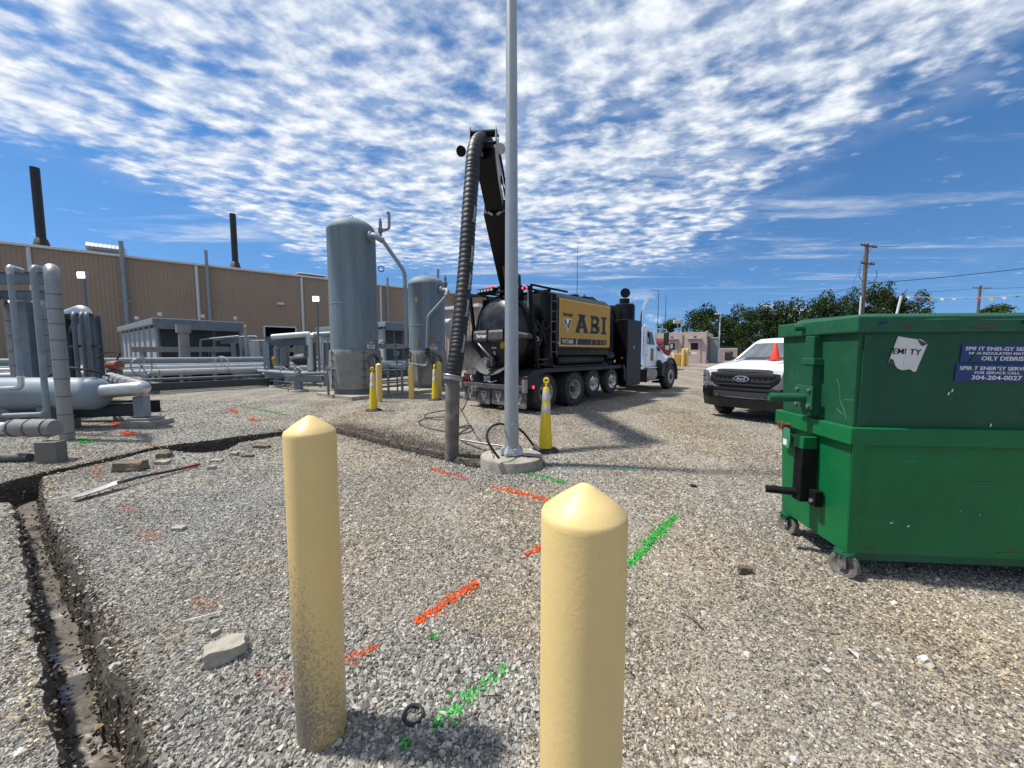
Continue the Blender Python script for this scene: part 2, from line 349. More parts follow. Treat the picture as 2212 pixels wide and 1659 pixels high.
mat('cooler_pale', (.36, .385, .39), .5, var=.1, vs=2, dirt=((.22, .235, .235), .55, .8, 2))
mat('tray', (.215, .20, .18), .6, var=.12, vs=4)
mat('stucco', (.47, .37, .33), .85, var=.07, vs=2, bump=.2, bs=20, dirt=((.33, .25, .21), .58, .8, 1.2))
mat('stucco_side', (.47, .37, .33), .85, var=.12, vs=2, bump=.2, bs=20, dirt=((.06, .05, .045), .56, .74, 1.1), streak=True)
mat('red_tank', (.22, .016, .018), .4, var=.1)
mat('wood_pole', (.115, .088, .064), .9, var=.3, vs=5, streak=True, bump=.3, bs=30)
mat('wire', (.02, .02, .02), .6)
mat('lamp_lit', (.9, .9, .88), .4, emit=((1, .97, .92), 7.0))
mat('rock_tan', (.36, .325, .265), .92, var=.22, vs=9, bump=.6, bs=22, dirt=((.20, .165, .115), .52, .75, 8))
mat('rock_brown', (.17, .13, .085), .95, var=.3, vs=9, bump=.6, bs=22)
mat('block', (.17, .155, .135), .95, var=.12, vs=20, bump=.3, bs=140)
mat('orange_paint', (.80, .075, .008), .7, var=.1)
mat('shovel_steel', (.34, .34, .33), .45, .5, var=.2, vs=12, dirt=((.42, .37, .28), .5, .7, 10))
mat('fibreglass', (.045, .045, .05), .5, var=.2)
mat('bark', (.06, .047, .035), .95, var=.3, vs=6)
mat('fence_wire', (.10, .105, .10), .6, .5)
mat('valve_red', (.27, .085, .055), .6, var=.15, vs=9)
island_mat('leaf_dark', [(0, (.012, .030, .008)), (.5, (.026, .055, .012)), (1, (.065, .105, .022))], .75, .5, .18)
island_mat('leaf_light', [(0, (.035, .062, .012)), (.5, (.06, .10, .02)), (1, (.10, .14, .03))], .75, .5, .22)
island_mat('pebble', [(0, (.075, .071, .064)), (.2, (.175, .164, .144)), (.5, (.305, .285, .245)), (.76, (.41, .38, .322)), (.88, (.41, .335, .225)), (.94, (.54, .52, .48)), (1, (.64, .62, .59))], .92, .7, tint=.4)
island_mat('pebble_clean', [(0, (.105, .10, .09)), (.3, (.24, .229, .203)), (.65, (.375, .357, .312)), (.9, (.47, .45, .405)), (1, (.57, .55, .51))], .9, .9)
island_mat('pebble_dark', [(0, (.045, .037, .028)), (.5, (.095, .079, .060)), (.85, (.16, .137, .108)), (1, (.26, .235, .20))], .95, 1.2)
island_mat('paint_orange', [(0, (.26, .03, .008)), (.35, (.62, .075, .012)), (.8, (.82, .13, .02)), (1, (.36, .17, .10))], .75, 6)
island_mat('paint_faded', [(0, (.30, .14, .09)), (.5, (.36, .22, .16)), (1, (.46, .27, .20))], .85, 6)
island_mat('paint_green', [(0, (.006, .09, .012)), (.4, (.012, .27, .026)), (.8, (.03, .50, .05)), (1, (.16, .27, .12))], .75, 6)

# ================================================================ ground, trench, gravel
def ground_material():
    m = bpy.data.materials.new('gravel_ground'); m.use_nodes = True; MATS['gravel_ground'] = m; t = m.node_tree; l = t.links.new; b = t.nodes['Principled BSDF']
    b.inputs['Roughness'].default_value = .93; b.inputs['Specular IOR Level'].default_value = .2
    g = t.nodes.new('ShaderNodeNewGeometry')
    def vor(scale, rand=1.0):
        v = t.nodes.new('ShaderNodeTexVoronoi'); l(g.outputs['Position'], v.inputs['Vector']); v.inputs['Scale'].default_value = scale; v.inputs['Randomness'].default_value = rand; return v
    def ns(scale, d=5, r=.6):
        n = t.nodes.new('ShaderNodeTexNoise'); l(g.outputs['Position'], n.inputs[0]); n.inputs['Scale'].default_value = scale; n.inputs['Detail'].default_value = d; n.inputs['Roughness'].default_value = r; return n.outputs['Fac']
    def mixc(f, a, c, mode='MIX'):
        x = t.nodes.new('ShaderNodeMix'); x.data_type = 'RGBA'; x.blend_type = mode
        for s, i in ((f, 0), (a, 6), (c, 7)):
            if isinstance(s, (int, float)): x.inputs[i].default_value = s
            elif isinstance(s, tuple): x.inputs[i].default_value = (*s, 1)
            else: l(s, x.inputs[i])
        return x.outputs[2]
    def ss(s, lo, hi, a=0.0, c=1.0):
        n = t.nodes.new('ShaderNodeMapRange'); n.interpolation_type = 'SMOOTHSTEP'; l(s, n.inputs[0]); n.inputs[1].default_value = lo; n.inputs[2].default_value = hi; n.inputs[3].default_value = a; n.inputs[4].default_value = c; return n.outputs[0]
    v1, v2 = vor(42), vor(17)
    def ramp(v, stops):
        sp = t.nodes.new('ShaderNodeSeparateColor'); l(v.outputs['Color'], sp.inputs[0]); r = t.nodes.new('ShaderNodeValToRGB'); l(sp.outputs[0], r.inputs[0]); e = r.color_ramp.elements
        while len(e) < len(stops): e.new(.5)
        for q, (p_, c) in zip(e, stops): q.position = p_; q.color = (*c, 1)
        return r.outputs[0]
    c1 = ramp(v1, [(0, (.085, .08, .072)), (.3, (.175, .163, .143)), (.6, (.27, .25, .216)), (.85, (.34, .285, .21)), (1, (.52, .495, .45))])
    c2 = ramp(v2, [(0, (.12, .115, .105)), (.4, (.235, .22, .196)), (.8, (.36, .342, .31)), (1, (.52, .51, .475))])
    big = ss(ns(9, 4), .52, .62)
    col = mixc(big, c1, c2)
    col = mixc(ss(ns(.35, 5), .38, .66), col, mixc(1.0, col, (1.05, .95, .82), 'MULTIPLY'))          # tan fines here and there
    col = mixc(1.0, col, ss(ns(1.1, 6), .3, .7, .80, 1.14), 'MULTIPLY')
    col = mixc(ss(ns(.22, 6, .65), .56, .70, 0, .55), col, (.105, .098, .088))                       # damp and oily patches
    wv = t.nodes.new('ShaderNodeTexWave'); l(g.outputs['Position'], wv.inputs[0]); wv.inputs['Scale'].default_value = .16; wv.inputs['Distortion'].default_value = 5; wv.inputs['Detail'].default_value = 3
    col = mixc(ss(wv.outputs['Fac'], .62, .95, 0, .38), col, (.35, .325, .285))
    at = t.nodes.new('ShaderNodeAttribute'); at.attribute_name = 'soil'
    soil = mixc(ns(26, 6), (.045, .036, .027), (.12, .10, .08))
    col = mixc(at.outputs['Fac'], col, soil)
    col = mixc(1.0, col, (1.0, .985, .955), 'MULTIPLY')
    sx_ = t.nodes.new('ShaderNodeSeparateXYZ'); l(g.outputs['Position'], sx_.inputs[0]); dv = t.nodes.new('ShaderNodeMath'); dv.operation = 'MULTIPLY_ADD'; l(sx_.outputs[1], dv.inputs[0]); dv.inputs[1].default_value = .52; l(sx_.outputs[0], dv.inputs[2])
    col = mixc(ss(dv.outputs[0], -.6, .5, .75, 0), col, mixc(1.0, col, (.93, 1.0, 1.06), 'MULTIPLY'))      # cleaner grey stone towards the trench
    l(col, b.inputs['Base Color'])
    d1 = t.nodes.new('ShaderNodeMath'); d1.operation = 'MULTIPLY'; l(v1.outputs['Distance'], d1.inputs[0]); d1.inputs[1].default_value = -1.0
    bp = t.nodes.new('ShaderNodeBump'); l(d1.outputs[0], bp.inputs['Height']); bp.inputs['Strength'].default_value = .9; bp.inputs['Distance'].default_value = .02
    d2 = t.nodes.new('ShaderNodeMath'); d2.operation = 'MULTIPLY'; l(v2.outputs['Distance'], d2.inputs[0]); d2.inputs[1].default_value = -1.0
    b2 = t.nodes.new('ShaderNodeBump'); l(d2.outputs[0], b2.inputs['Height']); b2.inputs['Strength'].default_value = .5; b2.inputs['Distance'].default_value = .03; l(bp.outputs[0], b2.inputs['Normal']); l(b2.outputs[0], b.inputs['Normal'])
ground_material()
mat('trench_wall_soil', (.065, .053, .04), .95, var=.4, vs=14, bump=1.0, bs=28, dirt=((.17, .15, .12), .55, .68, 22))
mat('trench_mud', (.125, .105, .08), .42, var=.35, vs=4, bump=.5, bs=20, dirt=((.045, .037, .028), .5, .66, 9))
mat('muddy_water', (.07, .06, .045), .05, var=.15, vs=3, spec=.6)

# outline of the trench (photograph points dropped onto the ground)
far_edge = [(-60, 1062), (12, 1041), (90, 1021), (165, 1005), (250, 985), (330, 966), (400, 957), (470, 949), (540, 940), (600, 933), (660, 927), (720, 922), (762, 933), (800, 944), (870, 961), (915, 971), (962, 984), (1045, 1002)]
near_edge = [(1040, 1013), (1000, 1005), (955, 995), (905, 983), (860, 972), (795, 954), (712, 933), (655, 936), (600, 943), (560, 950), (520, 957), (500, 968), (480, 976), (440, 978), (400, 977), (350, 969), (300, 980), (250, 993), (170, 1013), (92, 1030)]
right_edge = [(98, 1080), (108, 1125), (140, 1175), (165, 1225), (196, 1290), (212, 1345), (226, 1400), (252, 1450), (290, 1520), (315, 1600), (335, 1680), (350, 1760)]
left_edge = [(170, 1800), (150, 1720), (128, 1650), (110, 1570), (92, 1500), (80, 1420), (66, 1350), (58, 1280), (48, 1200), (36, 1130), (20, 1085), (-60, 1090)]
hole = []
ctrl = [G(*q) for q in far_edge + near_edge + right_edge + left_edge]
for i, a in enumerate(ctrl):
    b = ctrl[(i + 1) % len(ctrl)]; n = max(1, int((b - a).length / .055))
    for j in range(n):
        q = a.lerp(b, j / n); k = noise.noise_vector(Vector((q.x * 9, q.y * 9, 1.7))) * .026 + noise.noise_vector(Vector((q.x * 26, q.y * 26, 4.7))) * .012
        hole.append((q.x + k.x, q.y + k.y))
HP = np.array(hole)
def in_poly(pts, poly):
    x, y = pts[:, 0], pts[:, 1]; r = np.zeros(len(pts), bool); j = len(poly) - 1
    for i in range(len(poly)):
        xi, yi = poly[i]; xj, yj = poly[j]
        c = ((yi > y) != (yj > y)); r ^= c & (x < (xj - xi) * (y - yi) / (yj - yi + 1e-12) + xi); j = i
    return r
def seg_dist(pts, a, b):
    ab = b - a; t = np.clip(((pts - a) @ ab) / (ab @ ab), 0, 1); return np.hypot(*(pts - (a + t[:, None] * ab)).T)
def dist_poly(pts, line):
    d = np.full(len(pts), 1e9)
    for i in range(len(line) - 1): d = np.minimum(d, seg_dist(pts, line[i], line[i + 1]))
    return d
spoil_line = np.array([[*G(*q)[:2]] for q in [(640, 930), (735, 920), (800, 938), (870, 955), (950, 972), (1040, 995)]])
left_line = np.array([[*G(*q)[:2]] for q in [(-60, 1062), (90, 1024), (330, 968), (470, 955), (600, 936)]])
tr_line = np.array([[*G(*q)[:2]] for q in [(335, 1680), (252, 1450), (212, 1345), (165, 1225), (108, 1125)]])
def soil_amount(pts):
    n = np.array([noise.noise(Vector((x * 2.1, y * 2.1, 3.0))) for x, y in pts]) * .5 + .5
    a = np.clip(1.25 - dist_poly(pts, spoil_line) / (.28 + .45 * n), 0, 1) * .95
    b = np.clip(1.1 - dist_poly(pts, left_line) / (.07 + .14 * n), 0, 1) * .7
    c = np.clip(1.1 - dist_poly(pts, tr_line) / (.05 + .13 * n), 0, 1) * .8
    return np.maximum(np.maximum(a, b), c)

def build_ground():
    pts = []
    def grid(x0, x1, y0, y1, s, skip=None):
        xs = np.arange(x0, x1, s); ys = np.arange(y0, y1, s); X, Y = np.meshgrid(xs, ys); q = np.stack([X.ravel(), Y.ravel()], 1).astype(float); q += NP.uniform(-.3, .3, q.shape) * s
        if skip: q = q[~((q[:, 0] > skip[0]) & (q[:, 0] < skip[1]) & (q[:, 1] > skip[2]) & (q[:, 1] < skip[3]))]
        pts.append(q)
    grid(-9, 6, .3, 9.5, .17); grid(-26, 26, -4, 40, 1.3, (-9, 6, .3, 9.5)); grid(-250, 250, -60, 330, 22, (-26, 26, -4, 40)); grid(-1500, 1500, -900, 1800, 260, (-250, 250, -60, 330))
    q = np.concatenate(pts); q = q[~in_poly(q, HP)]; q = q[dist_poly(q, np.vstack([HP, HP[:1]])) > .03] if True else q
    allp = [Vector(p) for p in hole] + [Vector(p) for p in q]; n = len(hole)
    vs, es, fs, *_ = delaunay_2d_cdt(allp, [(i, (i + 1) % n) for i in range(n)], [], 0, 1e-6)
    va = np.array([(v.x, v.y) for v in vs]); cen = np.array([va[list(f)].mean(0) for f in fs]); keep = ~in_poly(cen, HP)
    z = gz(va[:, 0], va[:, 1])
    me = bpy.data.meshes.new('ground'); me.from_pydata([(x, y, h) for (x, y), h in zip(va.tolist(), z.tolist())], [], [list(f) for f, k in zip(fs, keep) if k]); me.update()
    bm = bmesh.new(); bm.from_mesh(me); bmesh.ops.recalc_face_normals(bm, faces=bm.faces)
    if sum(f.normal.z for f in bm.faces) < 0: bmesh.ops.reverse_faces(bm, faces=bm.faces)
    loose = [v for v in bm.verts if not v.link_faces]; bmesh.ops.delete(bm, geom=loose, context='VERTS'); bm.to_mesh(me); bm.free()
    va = np.zeros(len(me.vertices) * 3, np.float32); me.vertices.foreach_get('co', va); va = va.reshape(-1, 3)
    near = (np.abs(va[:, 0]) < 10) & (va[:, 1] < 10) & (va[:, 1] > 0); s = np.zeros(len(va)); s[near] = soil_amount(va[near][:, :2].astype(float))
    at = me.attributes.new('soil', 'FLOAT', 'POINT'); at.data.foreach_set('value', s.astype(np.float32))
    o = bpy.data.objects.new('ground', me); COL.objects.link(o); me.materials.append(MATS['gravel_ground']); tag(o, kind='structure'); me.polygons.foreach_set('use_smooth', [True] * len(me.polygons))
    # trench sides and floor
    w = MB(); depth = .31; lev = [0, .04, .09, .15, .22, .28, depth + .03]; n = len(hole); cx = HP
    rings = []
    nx = np.roll(HP, -1, 0) - np.roll(HP, 1, 0); nrm = np.stack([-nx[:, 1], nx[:, 0]], 1); nrm /= np.linalg.norm(nrm, axis=1)[:, None] + 1e-9
    area = .5 * np.sum(HP[:, 0] * np.roll(HP[:, 1], -1) - np.roll(HP[:, 0], -1) * HP[:, 1])
    if area < 0: nrm = -nrm                 # pointing inwards
    for k, d in enumerate(lev):
        ring = []
        for i, (x, y) in enumerate(hole):
            a = 0 if k == 0 else (.012 + .035 * d / depth) + .022 * noise.noise(Vector((x * 13, y * 13, d * 14)))
            ring.append((x + nrm[i, 0] * a, y + nrm[i, 1] * a, gzf(x, y) - d))
        rings.append(ring)
    w.loft(rings, caps=False); w.build('trench', 'trench_wall_soil', kind='structure', smooth=70)
    ip = np.stack([NP.uniform(HP[:, 0].min(), HP[:, 0].max(), 9000), NP.uniform(HP[:, 1].min(), HP[:, 1].max(), 9000)], 1); ip = ip[in_poly(ip, HP)]
    vs, es, fs, *_ = delaunay_2d_cdt([Vector(p) for p in hole] + [Vector(p) for p in ip], [(i, (i + 1) % n) for i in range(n)], [], 0, 1e-6)
    va = np.array([(v.x, v.y) for v in vs]); cen = np.array([va[list(f)].mean(0) for f in fs]); keep = in_poly(cen, HP)
    f = MB(); f.add([(x, y, -depth + .045 * noise.noise(Vector((x * 5, y * 5, 0))) + .02 * noise.noise(Vector((x * 17, y * 17, 2)))) for x, y in va], [list(q) for q, k in zip(fs, keep) if k])
    f.build('trench_floor', 'trench_mud', kind='structure', smooth=80)
    f = MB(); f.add([(x, y, -depth - .012) for x, y in va], [list(q) for q, k in zip(fs, keep) if k]); f.build('puddle', 'muddy_water', kind='structure')
build_ground()

def stones(n_or_pts, size, name, matname, zfun=gz, flat=.68, parent=None, kind='stuff', sink=.25, label=None, cat=None, group=None, tilt=.75):
    p = n_or_pts; n = len(p)
    base = np.array([(-1, -1, -1), (1, -1, -1), (1, 1, -1), (-1, 1, -1), (-1, -1, 1), (1, -1, 1), (1, 1, 1), (-1, 1, 1)], float) * .5
    v = base[None] + NP.uniform(-.26, .26, (n, 8, 3)); v[:, 4:, :2] *= NP.uniform(.45, .95, (n, 1, 1))
    v *= np.stack([NP.uniform(.75, 1.35, n), NP.uniform(.6, 1.0, n), NP.uniform(.6, 1.1, n) * flat], 1)[:, None, :] * size[:, None, None]
    ax, ay, az = NP.uniform(-tilt, tilt, n), NP.uniform(-tilt, tilt, n), NP.uniform(0, 6.283, n)
    def rot(v, a, i, j):
        c, s = np.cos(a)[:, None], np.sin(a)[:, None]; x, y = v[:, :, i].copy(), v[:, :, j].copy(); v[:, :, i] = x * c - y * s; v[:, :, j] = x * s + y * c
    rot(v, ax, 1, 2); rot(v, ay, 0, 2); rot(v, az, 0, 1)
    z = zfun(p[:, 0], p[:, 1]) if callable(zfun) else zfun
    v[:, :, 2] += (z + size * flat * (.5 - sink))[:, None]; v[:, :, 0] += p[:, 0][:, None]; v[:, :, 1] += p[:, 1][:, None]
    org = np.zeros(3)
    if parent is None and kind == 'thing': org = np.array([p[:, 0].mean(), p[:, 1].mean(), 0.0])
    co = (v - org).reshape(-1, 3).astype(np.float32)
    q = np.array([(3, 2, 1, 0), (4, 5, 6, 7), (0, 1, 5, 4), (1, 2, 6, 5), (2, 3, 7, 6), (3, 0, 4, 7)])
    idx = (q[None] + (np.arange(n) * 8)[:, None, None]).reshape(-1).astype(np.int32)
    me = bpy.data.meshes.new(name); me.vertices.add(n * 8); me.vertices.foreach_set('co', co.ravel()); nf = n * 6
    me.loops.add(nf * 4); me.loops.foreach_set('vertex_index', idx); me.polygons.add(nf); me.polygons.foreach_set('loop_start', np.arange(nf, dtype=np.int32) * 4)
    me.update(calc_edges=True); me.validate(); me.shade_flat()
    o = bpy.data.objects.new(name, me); COL.objects.link(o); me.materials.append(MATS[matname]); o.location = org
    tag(o, label, cat, group, kind); return o

def scatter():
    A = []; S = []
    for y0, y1, dens, lo, hi in ((1.12, 1.8, 9500, .006, .0175), (1.8, 2.6, 6500, .0065, .0185), (2.6, 3.8, 3600, .007, .020), (3.8, 5.5, 1900, .008, .022), (5.5, 8.5, 620, .011, .027), (8.5, 13, 120, .017, .034)):
        area = (y1 - y0) * (2 * 1.42 * (y1) + .8); n = int(area * dens); y = NP.uniform(y0, y1, n); x = NP.uniform(-1, 1, n) * (1.42 * y1 + .4)
        k = np.abs(x) < 1.40 * y + .35; A.append(np.stack([x, y], 1)[k]); s = lo + (hi - lo) * NP.beta(1.3, 3.2, n); S.append(s[k])
    A = np.concatenate(A); S = np.concatenate(S); k = ~in_poly(A, HP); A, S = A[k], S[k]
    # compacted patches where most loose stones are trodden into the fines
    cn = np.sin(A[:, 0] * 1.1 + 2.2 * np.sin(A[:, 1] * .7)) + np.sin(A[:, 1] * 1.7 + 1.4 * np.sin(A[:, 0] * .9 + 1)) + .6 * np.sin(A[:, 0] * 3.1 - A[:, 1] * 2.3)
    k = NP.uniform(0, 1, len(A)) < np.clip(1.0 - (cn - .5) * .55, .38, 1.0); A, S = A[k], S[k]
    d = soil_amount(A); dark = d > NP.uniform(.3, 1.0, len(A))
    pb = np.array(G(880, 1500)[:2]); clean = (np.hypot((A - pb)[:, 0] / .55, (A - pb)[:, 1] / .36) + NP.normal(0, .25, len(A)) < 1) | (np.hypot(A[:, 0] - .0, A[:, 1] - 5.3) + NP.normal(0, .12, len(A)) < .85)
    clean |= (np.hypot((A[:, 0] + 1.0) / .5, (A[:, 1] - 1.35) / .5) + NP.normal(0, .25, len(A)) < 1)
    S2 = np.where(clean, S * 1.6, S)
    grey = (A[:, 0] / np.maximum(A[:, 1], .1) + NP.normal(0, .10, len(A)) < -.52) & (NP.uniform(0, 1, len(A)) < .85); clean = clean | grey
    m = ~dark & ~clean; stones(A[m], S[m], 'gravel', 'pebble')
    m = clean & ~dark; stones(A[m], S2[m], 'clean_gravel', 'pebble_clean', flat=.75, tilt=.9)
    m = dark; stones(A[m], S[m] * 1.1, 'dug_soil', 'pebble_dark', flat=.9, tilt=1.0)
    # a few larger loose stones
    n = 420; y = NP.uniform(.8, 8, n); x = NP.uniform(-1.4, 1.4, n) * y; q = np.stack([x, y], 1); q = q[~in_poly(q, HP)]
    stones(q, NP.uniform(.022, .042, len(q)), 'loose_stones', 'pebble_clean', flat=.6, sink=.3)
    # crumbs at the bottom of the trench
    q = np.stack([NP.uniform(-7, 0, 60000), NP.uniform(.9, 8, 60000)], 1); q = q[in_poly(q, HP)][:4500]
    d = dist_poly(q, np.vstack([HP, HP[:1]])); q = q[(d < .10 * NP.uniform(.1, 1, len(q)) + .01) | (NP.uniform(0, 1, len(q)) < .06)]
    stones(q, NP.uniform(.006, .02, len(q)), 'trench_rubble', 'pebble_dark', zfun=lambda x, y: np.full(len(x), -.29), flat=.8, tilt=1.2)
    # stones standing out of the trench sides
    nx = np.roll(HP, -1, 0) - np.roll(HP, 1, 0); nr = np.stack([-nx[:, 1], nx[:, 0]], 1); nr /= np.linalg.norm(nr, axis=1)[:, None] + 1e-9
    if .5 * np.sum(HP[:, 0] * np.roll(HP[:, 1], -1) - np.roll(HP[:, 0], -1) * HP[:, 1]) < 0: nr = -nr
    ii = NP.integers(0, len(HP), 6500); dd = NP.uniform(.01, .29, 6500); w = HP[ii] + nr[ii] * (.012 + .11 * dd)[:, None] + NP.normal(0, .012, (6500, 2))
    for sel, mt in ((NP.uniform(0, 1, 6500) < .3, 'pebble'), (None, 'pebble_dark')):
        m = sel if sel is not None else ~prev
        prev = m; stones(w[m], NP.uniform(.006, .020, m.sum()), 'trench_side_stones', mt, zfun=-dd[m], flat=.9, tilt=1.4)
    # clods along the lip, standing a little proud
    lip = HP + NP.normal(0, .035, HP.shape); lip = np.repeat(lip, 5, 0) + NP.normal(0, .03, (len(HP) * 5, 2)); lip = lip[~in_poly(lip, HP)]
    stones(lip, NP.uniform(.008, .026, len(lip)), 'trench_lip', 'pebble', flat=.8, tilt=1.2)
scatter()

# ================================================================ near things
def scuffed():
    m = mat('bollard_scuffed', (.75, .54, .225), .45, var=.05, vs=3, bump=.05, bs=90); t = m.node_tree; l = t.links.new; b = t.nodes['Principled BSDF']; src = b.inputs['Base Color'].links[0].from_socket
    tcn = t.nodes.new('ShaderNodeTexCoord'); n = t.nodes.new('ShaderNodeTexNoise'); l(tcn.outputs['Object'], n.inputs[0]); n.inputs['Scale'].default_value = 85; n.inputs['Detail'].default_value = 8; n.inputs['Roughness'].default_value = .75
    s = t.nodes.new('ShaderNodeSeparateXYZ'); l(tcn.outputs['Object'], s.inputs[0]); mr = t.nodes.new('ShaderNodeMapRange'); l(s.outputs[2], mr.inputs[0]); mr.inputs[1].default_value = .12; mr.inputs[2].default_value = .95; mr.inputs[3].default_value = .30; mr.inputs[4].default_value = .66
    xs = t.nodes.new('ShaderNodeMath'); xs.operation = 'MULTIPLY_ADD'; l(s.outputs[0], xs.inputs[0]); xs.inputs[1].default_value = 1.3; l(mr.outputs[0], xs.inputs[2])
    d = t.nodes.new('ShaderNodeMath'); d.operation = 'SUBTRACT'; l(n.outputs['Fac'], d.inputs[0]); l(xs.outputs[0], d.inputs[1]); r = t.nodes.new('ShaderNodeMapRange'); l(d.outputs[0], r.inputs[0]); r.inputs[1].default_value = -.05; r.inputs[2].default_value = .22
    mx = t.nodes.new('ShaderNodeMix'); mx.data_type = 'RGBA'; l(r.outputs[0], mx.inputs[0]); l(src, mx.inputs[6]); mx.inputs[7].default_value = (.20, .165, .12, 1); l(mx.outputs[2], b.inputs['Base Color'])
scuffed()
def bollard_mesh(r, h, n=40, cap=.066):
    return MB().lathe([(r * .985, -.05), (r * .985, .02), (r, .03), (r, h - cap - .012), (r * .992, h - cap - .002), (r * .96, h - cap + .006), (r * .60, h - cap * .50), (r * .26, h - cap * .16), (r * .12, h - cap * .035), (.0005, h)], n=n)
def bollard(loc, r, h, m, label, group=None, name='bollard', lean=(0, 0), n=40, cap=.066):
    o = bollard_mesh(r, h, n, cap).build(name, m, smooth=35, label=label, cat='bollard', group=group)
    o.data.transform(Matrix.Translation((0, 0, -.05))); o.location = loc; o.rotation_euler = (lean[0], lean[1], 0); return o
b = G(697, 1576); bollard((b.x, b.y, gzf(b.x, b.y)), .0965, P(668, 897, b.y).z - gzf(b.x, b.y), 'bollard_scuffed', 'yellow plastic bollard with grey scuffs near its foot, left of the two foreground posts', 'yellow plastic bollards')
bollard((.83 * 159 / 831 + .0, .825, 0), .0945, 1.315, 'bollard_plastic', 'clean yellow plastic bollard closest to the camera, foot cut off by the picture edge', 'yellow plastic bollards')
for q, h, lb in (((820, 868), 1.28, 'yellow bollard standing just behind the left traffic cone near the big tank'), ((889, 861), 1.22, 'yellow bollard standing alone between the two upright tanks'), ((949, 853), 1.28, 'yellow bollard partly behind the traffic cone at the smaller tank')):
    b = G(*q); bollard((b.x, b.y, 0), .098, h, 'far_bollard_plastic', lb, 'yellow bollards guarding the tanks', n=20)

# light pole on its concrete foot
def light_pole():
    c = G(1105, 1003); c.z = 0
    f = MB().lathe([(.0, -.2), (.445, -.2), (.447, .115), (.44, .135), (.43, .14), (.0005, .142)], n=64)
    fo = f.build('pole_foundation', 'concrete', smooth=40, label='round concrete footing carrying the grey light pole', cat='footing'); fo.location = (c.x, c.y, -.2)
    t = thing('light_pole', 'tall grey steel light pole on the round concrete footing', 'light pole', (c.x, c.y, .142))
    p = MB(); p.cyl((0, 0, .03), (0, 0, 9.2), .104, .055, 40); pole = p.build('pole', 'galvanised', t, smooth=40)
    h = MB(); h.lathe([(.0, 0), (.052, 0), (.06, .012), (.06, .02), (.045, .022), (.0, .03)], (.04, -.098, .42), (.38, -.92, 0), n=24); h.build('hand_hole_cover', 'galvanised', pole, smooth=30)
    bs = MB(); s = .152
    bs.lathe([(.185, .015), (.185, .05), (.135, .115), (.125, .14), (.107, .142), (.107, .02)], n=4, a0=0)
    bs.v = [Matrix.Rotation(R(45 + 20), 3, 'Z') @ q for q in bs.v]
    base = bs.build('base_cover', 'cast_base', t, bevel=.008)
    for k in range(4):
        a = R(20 + 90 * k); g = MB(); m = Matrix.Rotation(a, 3, 'Z')
        g.box(m @ Vector((.135, 0, .065)), (.07, .06, .10), M=m, tap=.7); g.build('bolt_cover', 'cast_base', base, bevel=.01)
    nt_ = MB()
    for k in range(4):
        a = R(65 + 90 * k); nt_ = MB(); nt_.cyl((.16 * math.cos(a), .16 * math.sin(a), -.004), (.16 * math.cos(a), .16 * math.sin(a), .02), .018, n=6); nt_.build('anchor_nut', 'steel', t)
    a = MB(); a.tube(bend([(0, 0, 9.0), (0, 0, 9.28), (.5, -.2, 9.36)], .2), .03, 10); a.build('arm', 'galvanised', t, smooth=40)
    a = MB(); a.box((.75, -.3, 9.38), (.6, .28, .1), rz=R(-22), tap=.8); a.build('lamp_head', 'dusty_grey', t, bevel=.02)
    w = MB(); w.tube(spline([(.10, -.06, .005), (.22, -.13, .008), (.36, -.16, .012), (.43, -.2, -.02), (.455, -.23, -.12)], 6), .009, 8); w.build('ground_wire', 'rubber', t, smooth=60)
    return c
PC = light_pole()
def whip_hose():
    m = MB(); c = PC
    def q(u, v, Y): return P(u, v, Y)
    pts = [q(1078, 990, 5.02), q(1062, 968, 5.0), q(1052, 948, 5.03), q(1053, 935, 5.08), q(1060, 923, 5.12), q(1075, 916, 5.3), q(1092, 917, 5.5), q(1112, 921, 5.55), q(1128, 932, 5.5), q(1142, 948, 5.45), q(1152, 962, 5.42), q(1160, 972, 5.4)]
    m.tube(spline(pts, 6), .017, 10); o = m.build('hook_cable', 'rubber', smooth=60, label='dark sheathed cable with a hook looped behind the light pole', cat='cable')
    h = MB(); h.torus(P(1066, 985, 5.0), (1, .2, 0), .03, .010, 14, 6); h.cyl(P(1062, 972, 5.0), P(1066, 981, 5.0), .018, .012, 10); h.build('hook', 'steel', o, w=True, smooth=50)
    h = MB(); h.cyl(P(1154, 962, 5.42), P(1164, 972, 5.38), .035, .03, 12); h.torus(P(1157, 966, 5.41), (.6, 0, -.7), .03, .014, 14, 6); h.build('coupling', 'steel', o, w=True, smooth=50)
whip_hose()

